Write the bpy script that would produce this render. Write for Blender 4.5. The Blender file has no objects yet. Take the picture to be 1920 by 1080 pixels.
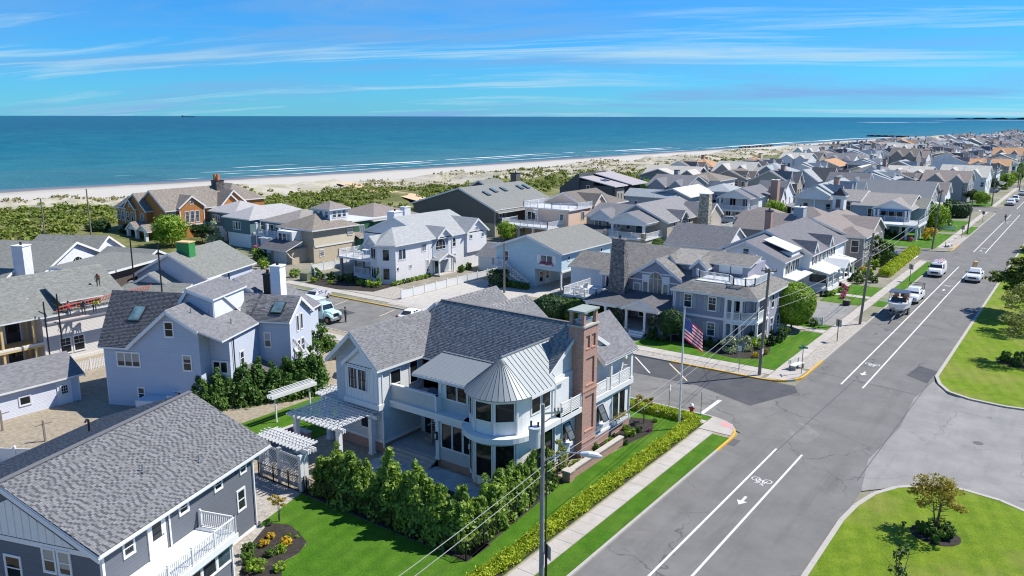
import bpy, math, random
import numpy as np
from mathutils import Vector, Matrix
R = math.radians
rnd = random.Random(7)
sc = bpy.context.scene
col = sc.collection

# ------------------------------------------------------------ camera, sky, sun
cam = bpy.data.objects.new('camera', bpy.data.cameras.new('camera'))
col.objects.link(cam)
cam.data.sensor_width = 36.0
cam.data.lens = 1493 / 1920 * 36
cam.data.clip_start = 0.5
cam.data.clip_end = 90000
cam.location = (0, 0, 24)
cam.rotation_euler = (Matrix.Rotation(R(36.2), 3, 'Z') @ Matrix.Rotation(R(90 - 12.17), 3, 'X') @ Matrix.Rotation(R(0.11), 3, 'Z')).to_euler()
sc.camera = cam
SUN_EL, SUN_AZ = R(51.5), R(39)
wd = bpy.data.worlds.new('World'); sc.world = wd; wd.use_nodes = True
sun = bpy.data.lights.new('sun', 'SUN'); sun.energy = 4.8; sun.angle = R(0.5); sun.color = (1.0, .95, .865)
so = bpy.data.objects.new('sun', sun); col.objects.link(so)
sd = Vector((math.sin(SUN_AZ) * math.cos(SUN_EL), math.cos(SUN_AZ) * math.cos(SUN_EL), math.sin(SUN_EL)))
so.rotation_euler = sd.to_track_quat('Z', 'Y').to_euler(); so.location = (0, 0, 80)
sc.view_settings.view_transform = 'Standard'; sc.view_settings.look = 'None'
sc.view_settings.exposure = 0.55; sc.view_settings.gamma = 1.0
sc.view_settings.use_curve_mapping = False
sc.cycles.filter_width = 1.15

class NT:
    """small node tree helper"""
    def __init__(s, nt): s.nt = nt; s.n = nt.nodes; s.l = nt.links
    def new(s, t, **k):
        n = s.n.new(t)
        for a, v in k.items():
            if a[0] == 'i' and a[1:].isdigit(): s.set(n.inputs[int(a[1:])], v)
            elif hasattr(n, a) and a not in n.inputs: setattr(n, a, v)
            else: s.set(n.inputs[a], v)
        return n
    def set(s, inp, v):
        if isinstance(v, bpy.types.NodeSocket): s.l.new(v, inp)
        elif isinstance(v, bpy.types.Node): s.l.new(v.outputs[0], inp)
        else: inp.default_value = v
    def math(s, op, a, b=0.0, c=0.0):
        n = s.n.new('ShaderNodeMath'); n.operation = op
        for i, v in enumerate((a, b, c)): s.set(n.inputs[i], v)
        return n.outputs[0]
    def mix(s, f, a, b, mode='MIX'):
        n = s.n.new('ShaderNodeMix'); n.data_type = 'RGBA'; n.blend_type = mode
        s.set(n.inputs[0], f); s.set(n.inputs[6], a); s.set(n.inputs[7], b)
        return n.outputs[2]
    def ramp(s, f, stops):
        n = s.n.new('ShaderNodeValToRGB'); s.set(n.inputs[0], f)
        e = n.color_ramp.elements
        while len(e) < len(stops): e.new(0.5)
        for q, (p, c) in zip(e, stops): q.position = p; q.color = (*c, 1) if len(c) == 3 else c
        return n.outputs[0]
    def noise(s, vec, scale, detail=4, rough=.55, dist=0.0):
        n = s.n.new('ShaderNodeTexNoise'); s.set(n.inputs['Vector'], vec)
        n.inputs['Scale'].default_value = scale; n.inputs['Detail'].default_value = detail
        n.inputs['Roughness'].default_value = rough; n.inputs['Distortion'].default_value = dist
        return n.outputs[0]
    def mapr(s, v, a, b, c=0.0, d=1.0):
        n = s.n.new('ShaderNodeMapRange'); s.set(n.inputs[0], v)
        for i, q in enumerate((a, b, c, d)): n.inputs[i + 1].default_value = q
        return n.outputs[0]
    def scale(s, vec, sx, sy, sz):
        n = s.n.new('ShaderNodeVectorMath'); n.operation = 'MULTIPLY'; s.set(n.inputs[0], vec)
        n.inputs[1].default_value = (sx, sy, sz); return n.outputs[0]
    def bump(s, h, strength=.3, dist=.02):
        n = s.n.new('ShaderNodeBump'); s.set(n.inputs['Height'], h)
        n.inputs['Strength'].default_value = strength; n.inputs['Distance'].default_value = dist
        return n.outputs[0]

# sky: Nishita, with thin cirrus laid over it as on a plane high above
W = NT(wd.node_tree); W.n.clear()
sky = W.new('ShaderNodeTexSky'); sky.sky_type = 'NISHITA'; sky.sun_disc = False
sky.sun_elevation = SUN_EL; sky.sun_rotation = SUN_AZ; sky.altitude = 0
sky.air_density = 1.0; sky.dust_density = 0.05; sky.ozone_density = 6.0
tc = W.new('ShaderNodeTexCoord'); sep = W.new('ShaderNodeSeparateXYZ', i0=tc.outputs['Generated'])
zz = W.math('ADD', W.math('MAXIMUM', sep.outputs[2], 0.0), 0.11)
px_ = W.math('DIVIDE', sep.outputs[0], zz); py_ = W.math('DIVIDE', sep.outputs[1], zz)
pv = W.new('ShaderNodeCombineXYZ', i0=px_, i1=py_, i2=0.0).outputs[0]
rot = W.new('ShaderNodeMapping', i0=pv); rot.inputs['Rotation'].default_value = (0, 0, R(-24))
cv = W.scale(rot.outputs[0], .42, 1.0, 1)
skc = W.mix(1.0, sky.outputs[0], (.165, .56, .93, 1), 'MULTIPLY')
warp = W.new('ShaderNodeVectorMath'); warp.operation = 'ADD'; W.set(warp.inputs[0], cv)
wv = W.new('ShaderNodeTexNoise', i0=cv, Scale=.5); wv.inputs['Detail'].default_value = 3; W.set(warp.inputs[1], W.scale(wv.outputs['Color'], 1.1, 1.1, 0))
c1 = W.noise(W.scale(warp.outputs[0], .55, 1.25, 1), 1.05, 9, .64, .5); c2 = W.noise(warp.outputs[0], .75, 8, .60, .3)
c3 = W.noise(warp.outputs[0], .38, 3, .5)
veil = W.math('MULTIPLY', W.mapr(c2, .45, .62, 0, .85), W.mapr(c3, .40, .56, .1, 1.0))
skc = W.mix(veil, skc, (1.35, 2.75, 5.0, 1))
streak = W.math('MULTIPLY', W.mapr(c1, .52, .645, 0, 1.0), W.mapr(c3, .60, .44, .05, 1.0))
skc = W.mix(W.math('MULTIPLY', streak, .92), skc, (3.0, 4.5, 5.5, 1))
bg = W.new('ShaderNodeBackground', i0=skc, i1=.11)
W.l.new(bg.outputs[0], W.new('ShaderNodeOutputWorld').inputs[0])

# ------------------------------------------------------------ materials
MATS = {}
def mat(key, f):
    if key not in MATS:
        m = bpy.data.materials.new(key if isinstance(key, str) else '_'.join(str(k) for k in key))
        m.use_nodes = True; t = NT(m.node_tree); f(t, m.node_tree.nodes['Principled BSDF'])
        MATS[key] = m
    return MATS[key]
def c4(c): return (c[0], c[1], c[2], 1)
def mul(c, k): return (c[0] * k, c[1] * k, c[2] * k, 1)
def geo_pos(t): return t.new('ShaderNodeNewGeometry').outputs['Position']
def plain(name, c, rough=.55, metal=0.0, var=.12, scale=1.3, bump=0.0, spec=.4):
    def f(t, b):
        p = t.new('ShaderNodeTexCoord').outputs['Object']
        n = t.noise(p, scale, 5, .6)
        t.set(b.inputs['Base Color'], t.mix(n, mul(c, 1 - var), mul(c, 1 + var)))
        b.inputs['Roughness'].default_value = rough; b.inputs['Metallic'].default_value = metal
        b.inputs['Specular IOR Level'].default_value = spec
        if bump: t.set(b.inputs['Normal'], t.bump(t.noise(p, scale * 12, 3), bump, .01))
    return mat(name, f)
def siding(name, c, pitch=.16, rough=.6):
    """lap boards: relief from height, faint board-to-board variation"""
    def f(t, b):
        p = geo_pos(t); s = t.new('ShaderNodeSeparateXYZ', i0=p)
        fr = t.math('FRACT', t.math('DIVIDE', s.outputs[2], pitch))
        row = t.math('FLOOR', t.math('DIVIDE', s.outputs[2], pitch))
        wn = t.new('ShaderNodeTexWhiteNoise', noise_dimensions='1D'); t.set(wn.inputs['W'], row)
        n = t.noise(p, .7, 5, .6)
        cc = t.mix(n, mul(c, .90), mul(c, 1.08))
        cc = t.mix(t.math('MULTIPLY', wn.outputs[0], .14), cc, mul(c, .8))
        t.set(b.inputs['Base Color'], cc); b.inputs['Roughness'].default_value = rough
        b.inputs['Specular IOR Level'].default_value = .25
        t.set(b.inputs['Normal'], t.bump(t.math('SUBTRACT', 1.0, fr), .9, .03))
    return mat(name, f)
def shake(name, c, v=.35):
    """cedar shingle wall"""
    def f(t, b):
        p = geo_pos(t); s = t.new('ShaderNodeSeparateXYZ', i0=p)
        v2 = t.new('ShaderNodeCombineXYZ', i0=t.math('ADD', s.outputs[0], s.outputs[1]), i1=s.outputs[2]).outputs[0]
        br = t.new('ShaderNodeTexBrick', i0=v2, Scale=1.0); br.inputs['Brick Width'].default_value = .17
        br.inputs['Row Height'].default_value = .15; br.inputs['Mortar Size'].default_value = .008
        br.inputs['Color1'].default_value = mul(c, 1 - v); br.inputs['Color2'].default_value = mul(c, 1 + v)
        br.inputs['Mortar'].default_value = mul(c, .6)
        t.set(b.inputs['Base Color'], t.mix(t.noise(p, .6, 4), br.outputs[0], c4(c))); b.inputs['Roughness'].default_value = .8
        t.set(b.inputs['Normal'], t.bump(br.outputs['Fac'], -.4, .015))
    return mat(name, f)
def brickm(name, c1, c2, mortar, w=.21, h=.075, ms=.012):
    def f(t, b):
        p = geo_pos(t); s = t.new('ShaderNodeSeparateXYZ', i0=p)
        v2 = t.new('ShaderNodeCombineXYZ', i0=t.math('ADD', s.outputs[0], s.outputs[1]), i1=s.outputs[2]).outputs[0]
        br = t.new('ShaderNodeTexBrick', i0=v2, Scale=1.0); br.inputs['Brick Width'].default_value = w
        br.inputs['Row Height'].default_value = h; br.inputs['Mortar Size'].default_value = ms
        br.inputs['Color1'].default_value = c4(c1); br.inputs['Color2'].default_value = c4(c2); br.inputs['Mortar'].default_value = c4(mortar)
        t.set(b.inputs['Base Color'], br.outputs[0]); b.inputs['Roughness'].default_value = .85
        t.set(b.inputs['Normal'], t.bump(br.outputs['Fac'], -.6, .012))
    return mat(name, f)
def stonem(name, c, sc_=3.5):
    def f(t, b):
        p = geo_pos(t); v = t.new('ShaderNodeTexVoronoi', i0=t.scale(p, 1, 1, 1.9), Scale=sc_)
        e = t.new('ShaderNodeTexVoronoi', i0=t.scale(p, 1, 1, 1.9), Scale=sc_, feature='DISTANCE_TO_EDGE')
        k = t.new('ShaderNodeSeparateColor', i0=v.outputs['Color'])
        cc = t.ramp(k.outputs[0], [(0, mul(c, .45)[:3]), (.5, c), (1, mul(c, 1.6)[:3])])
        t.set(b.inputs['Base Color'], cc); b.inputs['Roughness'].default_value = .85
        t.set(b.inputs['Normal'], t.bump(t.mapr(e.outputs['Distance'], 0, .06), .8, .05))
    return mat(name, f)
def roofm(name, c, v=.30, w=.34, h=.15, warm=0.0):
    """asphalt or cedar shingles in courses, from the roof's own uv in metres"""
    def f(t, b):
        uv = t.new('ShaderNodeTexCoord').outputs['UV']; p = geo_pos(t)
        br = t.new('ShaderNodeTexBrick', i0=uv, Scale=1.0); br.inputs['Brick Width'].default_value = w
        br.inputs['Row Height'].default_value = h; br.inputs['Mortar Size'].default_value = .007
        br.inputs['Color1'].default_value = mul(c, 1 - v); br.inputs['Color2'].default_value = mul(c, 1 + v)
        br.inputs['Mortar'].default_value = mul(c, .72)
        br.offset = .37; br.squash_frequency = 3; br.squash = .8
        n = t.noise(p, .45, 5, .65); n2 = t.noise(p, 9.0, 2)
        st = t.noise(t.scale(uv, 1.2, .12, 1), 1.0, 4, .6)
        cc = t.mix(t.mapr(n, .3, .7, 0, .45), br.outputs[0], mul((c[0] * (1 + warm), c[1], c[2] * (1 - warm)), .88))
        cc = t.mix(t.mapr(st, .45, .8, 0, .30), cc, mul(c, .68))
        cc = t.mix(t.math('MULTIPLY', n2, .35), cc, mul(c, 1.25))
        t.set(b.inputs['Base Color'], cc); b.inputs['Roughness'].default_value = .9; b.inputs['Specular IOR Level'].default_value = .2
        t.set(b.inputs['Normal'], t.bump(t.math('ADD', br.outputs['Fac'], t.math('MULTIPLY', n2, -.6)), -.5, .02))
    return mat(name, f)
def islandm(name, stops, rough=.7, spec=.25, sub=0.0, scale=.8, pw=.38):
    """colour varies piece by piece (leaf, tab, pebble)"""
    def f(t, b):
        g = t.new('ShaderNodeNewGeometry'); n = t.noise(g.outputs['Position'], scale, 3)
        k = t.math('ADD', t.math('MULTIPLY', g.outputs['Random Per Island'], 1 - pw), t.math('MULTIPLY', t.mapr(n, .3, .7), pw))
        t.set(b.inputs['Base Color'], t.ramp(k, stops)); b.inputs['Roughness'].default_value = rough
        b.inputs['Specular IOR Level'].default_value = spec
        if sub:
            tr = t.new('ShaderNodeBsdfTranslucent'); t.set(tr.inputs[0], t.ramp(k, [(p, (c[0] * 1.3, c[1] * 1.35, c[2] * .8)) for p, c in stops]))
            mx = t.new('ShaderNodeMixShader'); mx.inputs[0].default_value = sub
            o = t.n['Material Output']; t.l.new(b.outputs[0], mx.inputs[1]); t.l.new(tr.outputs[0], mx.inputs[2]); t.l.new(mx.outputs[0], o.inputs[0])
    return mat(name, f)
def glassm(name, c, rough=.04, spec=.55):
    def f(t, b):
        p = t.new('ShaderNodeNewGeometry').outputs['Position']
        n = t.noise(p, .9, 3, .5)
        t.set(b.inputs['Base Color'], t.mix(t.mapr(n, .35, .65), mul(c, .6), mul(c, 1.5)))
        b.inputs['Roughness'].default_value = rough; b.inputs['Specular IOR Level'].default_value = spec
        t.set(b.inputs['Normal'], t.bump(t.noise(p, 1.1, 2), .05, .02))
    return mat(name, f)

def blindm():
    def f(t, b):
        z = t.new('ShaderNodeSeparateXYZ', i0=t.new('ShaderNodeTexCoord').outputs['Generated']).outputs[2]; r = t.new('ShaderNodeObjectInfo').outputs['Random']
        t.set(b.inputs['Base Color'], t.mix(t.math('GREATER_THAN', z, t.math('MULTIPLY', r, .75)), (.02, .025, .03, 1), (.30, .30, .285, 1))); b.inputs['Roughness'].default_value = .12
    return mat('glass_blind', f)
WHITE = plain('white_paint', (.68, .685, .68), .5, var=.06)
OFFWHITE = plain('off_white', (.62, .60, .55), .6, var=.08)
SHADOWGLASS = [glassm('glass_dark', (.012, .015, .018), spec=.35), glassm('glass_deep', (.022, .028, .034), spec=.4), blindm(), glassm('glass_sky', (.05, .075, .10), .05, .6)]
DARK = plain('dark_frame', (.022, .023, .027), .45)
BLACK = plain('black_metal', (.012, .012, .013), .5)
GREYMETAL = plain('galvanised_metal', (.36, .38, .40), .38, .7)
SEAM = plain('standing_seam_metal', (.215, .24, .255), .5, .2, var=.07)
WOODGREY = plain('weathered_wood', (.22, .19, .16), .85, var=.3, scale=4)
POLEWOOD = plain('pole_wood', (.21, .18, .15), .9, var=.3, scale=3)
CONCRETE = plain('concrete', (.42, .39, .35), .85, var=.14, scale=2, bump=.2)
RUBBER = plain('rubber', (.015, .015, .016), .8)
BRICK = brickm('red_brick', (.31, .125, .085), (.43, .215, .16), (.40, .33, .29))
STUCCO = plain('stucco', (.47, .48, .48), .9, var=.12, scale=5, bump=.5)
YELLOWP = plain('yellow_paint', (.62, .36, .05), .6, var=.15)
REDP = plain('red_paint', (.40, .02, .025), .4)

# ------------------------------------------------------------ mesh building
class MB:
    def __init__(s, off=(0, 0)): s.v = []; s.f = []; s.mi = []; s.uv = []; s.o = off; s.smooth = set()
    def face(s, pts, mi=0, uv=None):
        i = len(s.v); s.v += [(p[0] - s.o[0], p[1] - s.o[1], p[2]) for p in pts]
        s.f.append(tuple(range(i, i + len(pts)))); s.mi.append(mi); s.uv.append(uv)
    def mesh(s, V, F, mi=0):
        i = len(s.v); s.v += [(p[0] - s.o[0], p[1] - s.o[1], p[2]) for p in V]
        for f in F: s.f.append(tuple(i + k for k in f)); s.mi.append(mi); s.uv.append(None)
    def box(s, x0, y0, z0, x1, y1, z1, mi=0):
        if x1 < x0: x0, x1 = x1, x0
        if y1 < y0: y0, y1 = y1, y0
        V = [(x, y, z) for z in (z0, z1) for x, y in ((x0, y0), (x1, y0), (x1, y1), (x0, y1))]
        s.mesh(V, [(3, 2, 1, 0), (4, 5, 6, 7), (0, 1, 5, 4), (1, 2, 6, 5), (2, 3, 7, 6), (3, 0, 4, 7)], mi)
    def prism(s, poly, z0, z1, mi=0, cap=True, top_mi=None):
        n = len(poly); V = [(*p[:2], z0) for p in poly] + [(*p[:2], z1) for p in poly]
        s.mesh(V, [(i, (i + 1) % n, n + (i + 1) % n, n + i) for i in range(n)], mi)
        if cap:
            s.mesh([(*p[:2], z1) for p in poly], [tuple(range(n))], mi if top_mi is None else top_mi)
            s.mesh([(*p[:2], z0) for p in poly], [tuple(reversed(range(n)))], mi)
    def bar(s, p, q, w, h, mi=0, up=(0, 0, 1)):
        """rectangular bar from p to q"""
        p, q = Vector(p), Vector(q); d = (q - p).normalized(); u = Vector(up)
        if abs(d.dot(u)) > .99: u = Vector((0, 1, 0))
        r = d.cross(u).normalized() * (w / 2); t = r.cross(d).normalized() * (h / 2)
        V = [p - r - t, p + r - t, p + r + t, p - r + t, q - r - t, q + r - t, q + r + t, q - r + t]
        s.mesh(V, [(0, 1, 2, 3), (7, 6, 5, 4), (4, 5, 1, 0), (5, 6, 2, 1), (6, 7, 3, 2), (7, 4, 0, 3)], mi)
    def tube(s, pts, rad, n=8, mi=0, cap=True):
        pts = [Vector(p) for p in pts]; m = len(pts); rads = rad if isinstance(rad, (list, tuple)) else [rad] * m
        V = []
        for i, p in enumerate(pts):
            d = (pts[min(i + 1, m - 1)] - pts[max(i - 1, 0)]).normalized()
            a = Vector((0, 0, 1)) if abs(d.z) < .9 else Vector((1, 0, 0))
            u = d.cross(a).normalized(); w = d.cross(u)
            V += [p + (u * math.cos(6.28318 * k / n) + w * math.sin(6.28318 * k / n)) * rads[i] for k in range(n)]
        F = [(i * n + k, (i + 1) * n + k, (i + 1) * n + (k + 1) % n, i * n + (k + 1) % n) for i in range(m - 1) for k in range(n)]
        if cap: F += [tuple(range(n)), tuple(reversed(range((m - 1) * n, m * n)))]
        s.mesh(V, F, mi)
    def cyl(s, x, y, z0, z1, r, n=12, r2=None, mi=0): s.tube([(x, y, z0), (x, y, z1)], [r, r if r2 is None else r2], n, mi)
    def ycyl(s, x, y0, y1, z, r, n=12, mi=0): s.tube([(x, y0, z), (x, y1, z)], r, n, mi)
    def slab(s, pts, th, mi_top=0, mi_side=1, uvs=None):
        """roof slab: planar polygon (counter-clockwise from above), thickness th upwards"""
        P = [Vector(p) for p in pts]; n = len(P)
        T = [p + Vector((0, 0, th)) for p in P]
        if uvs is None:
            nm = (P[1] - P[0]).cross(P[2] - P[0]).normalized()
            u = Vector((-nm.y, nm.x, 0)); u = u.normalized() if u.length > 1e-4 else Vector((1, 0, 0)); v = nm.cross(u)
            uvs = [((p).dot(u), (p).dot(v)) for p in P]
        s.face(T, mi_top, uvs); s.face(list(reversed(P)), mi_side)
        for i in range(n): s.face([P[i], P[(i + 1) % n], T[(i + 1) % n], T[i]], mi_side)
    def data(s, name, mats):
        me = bpy.data.meshes.new(name); me.from_pydata([tuple(p) for p in s.v], [], s.f)
        for m in mats: me.materials.append(m)
        if len(mats) > 1: me.polygons.foreach_set('material_index', s.mi)
        if any(u is not None for u in s.uv):
            L = me.uv_layers.new(name='UVMap'); k = 0
            for f, u in zip(s.f, s.uv):
                if u is not None:
                    for i in range(len(f)): L.data[k + i].uv = u[i]
                k += len(f)
        me.update(); return me
    def build(s, name, mats, parent=None, loc=(0, 0, 0), rz=0.0, kind=None, smooth=False):
        if not isinstance(mats, (list, tuple)): mats = [mats]
        me = s.data(name, mats)
        if smooth: me.polygons.foreach_set('use_smooth', [True] * len(me.polygons))
        return put(me, name, parent, loc, rz, kind)
def put(me, name, parent=None, loc=(0, 0, 0), rz=0.0, kind=None):
    o = bpy.data.objects.new(name, me); col.objects.link(o); o.location = loc
    if isinstance(rz, (tuple, list)): o.rotation_euler = rz
    elif rz: o.rotation_euler = (0, 0, rz)
    if parent: o.parent = parent
    if kind: o['kind'] = kind
    return o
def tag(o, label, cat, group=None):
    o['label'] = label; o['category'] = cat
    if group: o['group'] = group
    return o
def thing(name, label, cat, loc=(0, 0, 0), rz=0.0, group=None):
    return tag(put(None, name, None, loc, rz), label, cat, group)
def dup(o, loc, rz=0.0, label=None, scale=None):
    c = o.copy(); col.objects.link(c); c.location = loc; c.rotation_euler = (0, 0, rz)
    if label: c['label'] = label
    if scale: c.scale = scale if isinstance(scale, tuple) else (scale,) * 3
    for ch in o.children:
        d = ch.copy(); col.objects.link(d); d.parent = c
        for g in ch.children:
            e = g.copy(); col.objects.link(e); e.parent = d
    return c
def np_mesh(name, V, F, m):
    me = bpy.data.meshes.new(name); k = F.shape[1]
    me.vertices.add(len(V)); me.vertices.foreach_set('co', np.ascontiguousarray(V, dtype=np.float32).ravel())
    me.loops.add(F.size); me.loops.foreach_set('vertex_index', np.ascontiguousarray(F, dtype=np.int32).ravel())
    me.polygons.add(len(F)); me.polygons.foreach_set('loop_start', np.arange(0, F.size, k, dtype=np.int32))
    me.update(calc_edges=True); me.validate()
    for q in (m if isinstance(m, (list, tuple)) else [m]): me.materials.append(q)
    return me
def struct(o): o['kind'] = 'structure'; return o
# ------------------------------------------------------------ foliage
LEAF = {
 'laurel': islandm('laurel_leaf', [(0, (.055, .12, .02)), (.45, (.16, .265, .04)), (1, (.40, .50, .10))], .45, .35, .38),
 'cedar': islandm('cedar_leaf', [(0, (.030, .078, .018)), (.5, (.075, .155, .032)), (1, (.17, .28, .06))], .6, .25, .3),
 'privet': islandm('privet_leaf', [(0, (.15, .22, .012)), (.5, (.34, .42, .025)), (1, (.56, .60, .06))], .6, .25, .3),
 'green': islandm('green_leaf', [(0, (.028, .075, .012)), (.5, (.075, .155, .022)), (1, (.17, .27, .045))], .55, .3, .3),
 'lime': islandm('lime_leaf', [(0, (.08, .16, .014)), (.5, (.20, .33, .026)), (1, (.42, .52, .07))], .55, .3, .3),
 'dark': islandm('dark_leaf', [(0, (.012, .038, .012)), (.6, (.030, .075, .020)), (1, (.07, .13, .03))], .6, .25, .15),
 'pine': islandm('pine_needles', [(0, (.03, .06, .015)), (.5, (.10, .15, .03)), (1, (.26, .27, .06))], .7, .2, .2),
 'bronze': islandm('bronze_leaf', [(0, (.10, .10, .015)), (.45, (.26, .22, .03)), (1, (.46, .33, .07))], .6, .25, .3),
 'olive': islandm('olive_leaf', [(0, (.07, .10, .02)), (.5, (.20, .23, .06)), (1, (.42, .42, .16))], .6, .25, .3),
 'yellow': islandm('yellow_leaf', [(0, (.30, .20, .01)), (.5, (.60, .40, .02)), (1, (.75, .55, .06))], .6, .25, .2),
 'pink': islandm('pink_flower', [(0, (.08, .14, .03)), (.45, (.55, .10, .28)), (1, (.75, .30, .48))], .6, .25, .2),
 'white': islandm('white_flower', [(0, (.10, .16, .05)), (.45, (.35, .40, .22)), (1, (.70, .70, .58))], .6, .25, .2),
 'dune': islandm('dune_scrub_leaf', [(0, (.06, .095, .018)), (.5, (.155, .205, .035)), (1, (.30, .31, .09))], .8, .15, .15, scale=.05),
 'reed': islandm('beach_grass', [(0, (.14, .13, .05)), (.5, (.28, .25, .11)), (1, (.42, .37, .2))], .8, .15, .1, scale=.1),
}
BARK = plain('bark', (.13, .10, .075), .95, var=.35, scale=5)
def quads(P, N, size, rng, bias=.7, aspect=1.7):
    n = len(P); nr = N * bias + rng.normal(size=(n, 3)) * .6
    nr /= np.linalg.norm(nr, axis=1, keepdims=True) + 1e-9
    a = rng.normal(size=(n, 3)); t = np.cross(nr, a); t /= np.linalg.norm(t, axis=1, keepdims=True) + 1e-9
    b = np.cross(nr, t); s = size * (.6 + .8 * rng.random((n, 1)))
    t = t * s * aspect * .5; b = b * s * .5
    V = np.stack([P - t, P + b * .9, P + t, P - b * .9], 1).reshape(-1, 3)
    return V, np.arange(4 * n).reshape(n, 4)
def clumps(cs, rs, per, rng, flat=1.0):
    """points on the outside of each clump"""
    k = np.repeat(np.arange(len(cs)), per); d = rng.normal(size=(len(k), 3)); d /= np.linalg.norm(d, axis=1, keepdims=True)
    rad = np.asarray(rs)[k][:, None] * (.55 + .5 * rng.random((len(k), 1)))
    P = cs[k] + d * rad * np.array([1, 1, flat]); return P, d
def crown_mesh(name, kind, shape, h, r, z0, n, size, seed, bias=.7):
    """shape: round, cone, column, box(lx,ly), spread, tuft"""
    g = np.random.default_rng(seed)
    if shape == 'round':
        m = max(10, n // 60); d = g.normal(size=(m, 3)); d /= np.linalg.norm(d, axis=1, keepdims=True)
        cs = d * np.array([r, r, h / 2]) * (.62 + .25 * g.random((m, 1))); cs[:, 2] += z0 + h / 2
        P, N = clumps(cs, .30 * r * (.7 + .7 * g.random(m)), n // m, g); ctr = np.array([0, 0, z0 + h / 2]); N = N + (P - ctr) / r
    elif shape in ('cone', 'column'):
        m = max(14, n // 45); z = g.random(m) ** (1.25 if shape == 'cone' else 1.0); a = g.random(m) * 6.283
        rr = r * ((1 - z) ** .75 * .9 + .10) if shape == 'cone' else r * (1 - .55 * z ** 3)
        rr = rr * (.55 + .4 * g.random(m))
        cs = np.stack([np.cos(a) * rr, np.sin(a) * rr, z0 + z * h * (1 + .12 * g.normal(size=m))], 1)
        P, N = clumps(cs, (.12 + .24 * (1 - z)) * r * 1.35, n // m, g, 1.35); N = N + np.stack([P[:, 0], P[:, 1], 0 * P[:, 0] + .5 * r], 1) / r
    elif shape == 'ball':
        d = g.normal(size=(n, 3)); d /= np.linalg.norm(d, axis=1, keepdims=True)
        lump = 1 + .05 * np.sin(d[:, 0] * 5 + seed) * np.cos(d[:, 1] * 6 + d[:, 2] * 4) - .13 * g.random(n) ** 2
        P = d * lump[:, None] * np.array([r, r, h / 2]) * (1 - .10 * np.abs(d[:, 2:3]) ** 6); P[:, 2] += z0 + h / 2; N = d * 1.6
    elif shape == 'tiers':
        m = max(8, n // 160); a = g.random(m) * 6.283; t = g.random(m); rr = r * np.sqrt(g.random(m)) * (1.05 - .55 * t)
        cs = np.stack([np.cos(a) * rr, np.sin(a) * rr, z0 + h * t], 1); P, N = clumps(cs, r * .24 * (.7 + .6 * g.random(m)), n // m, g, .26); N = N * .5 + np.array([0, 0, 1.3])
    elif shape == 'spread':
        m = max(12, n // 55); d = g.normal(size=(m, 3)); d[:, 2] = np.abs(d[:, 2]) * .8 - .25; d /= np.linalg.norm(d, axis=1, keepdims=True)
        cs = d * np.array([r, r, h * .55]) * (.45 + .5 * g.random((m, 1))); cs[:, 2] += z0 + h * .4
        P, N = clumps(cs, .27 * r * (.6 + .7 * g.random(m)), n // m, g, .55); N = N + np.array([0, 0, .8])
    elif shape == 'tuft':
        a = g.random(n) * 6.283; t = g.random(n); q = g.random(n)
        P = np.stack([np.cos(a) * r * t * (.35 + .65 * q), np.sin(a) * r * t * (.35 + .65 * q), z0 + h * (1 - (t * .75) ** 2) * (.25 + .75 * q)], 1)
        N = np.stack([np.cos(a), np.sin(a), .6 + 0 * a], 1)
    else:
        lx, ly = shape
        pa = ly * h; pb = lx * h; pt = lx * ly; w = np.array([pa, pa, pb, pb, pt * 1.4]); k = g.choice(5, n, p=w / w.sum())
        u = g.random(n); v = g.random(n); x = (u - .5) * lx; y = (v - .5) * ly; z = v * h
        P = np.where((k < 2)[:, None], np.stack([np.where(k == 0, -lx / 2, lx / 2), (u - .5) * ly, z], 1),
            np.where((k < 4)[:, None], np.stack([(u - .5) * lx, np.where(k == 2, -ly / 2, ly / 2), z], 1), np.stack([x, y, 0 * x + h], 1)))
        N = np.where((k == 0)[:, None], [-1, 0, .2], np.where((k == 1)[:, None], [1, 0, .2], np.where((k == 2)[:, None], [0, -1, .2], np.where((k == 3)[:, None], [0, 1, .2], [0, 0, 1.]))))
        bl = np.sin(P[:, 0] * 2.9 + seed) * np.sin(P[:, 1] * 2.3 + seed * 2) * np.cos(P[:, 2] * 3.1)
        P = P + N * (bl * r)[:, None] + g.normal(size=P.shape) * r * .45 - N * (g.random(n) ** 2 * r)[:, None]
        P[:, 2] += z0
    P[:, 2] = np.maximum(P[:, 2], .02)
    V, F = quads(P, N, size, g, bias)
    return np_mesh(name, V, F, LEAF[kind])
def trunk_mesh(h, r, lean=.1, limbs=5, seed=0, spread=.9, multi=1, lz=(.5, .95)):
    g = random.Random(seed); b = MB()
    for k in range(multi):
        a0 = 6.283 * k / max(1, multi); dx, dy = (math.cos(a0) * lean, math.sin(a0) * lean)
        pts = [(dx * .12, dy * .12, -.05), (dx * .4, dy * .4, h * .4), (dx + g.uniform(-.1, .1), dy, h)]
        b.tube(pts, [r, r * .75, r * .3], 7)
        for i in range(limbs):
            t = g.uniform(*lz); a = g.uniform(0, 6.283); L = spread * g.uniform(.6, 1.1)
            p0 = (dx * t, dy * t, h * t); p1 = (p0[0] + math.cos(a) * L * .5, p0[1] + math.sin(a) * L * .5, p0[2] + L * .28); p2 = (p0[0] + math.cos(a) * L, p0[1] + math.sin(a) * L, p0[2] + L * .62)
            b.tube([p0, p1, p2], [r * .45, r * .3, r * .12], 5)
    return b.data('trunk', [BARK])
CR = {}
def crown(key, *a, **k):
    if key not in CR: CR[key] = crown_mesh('crown', *a, **k)
    return CR[key]
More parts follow.
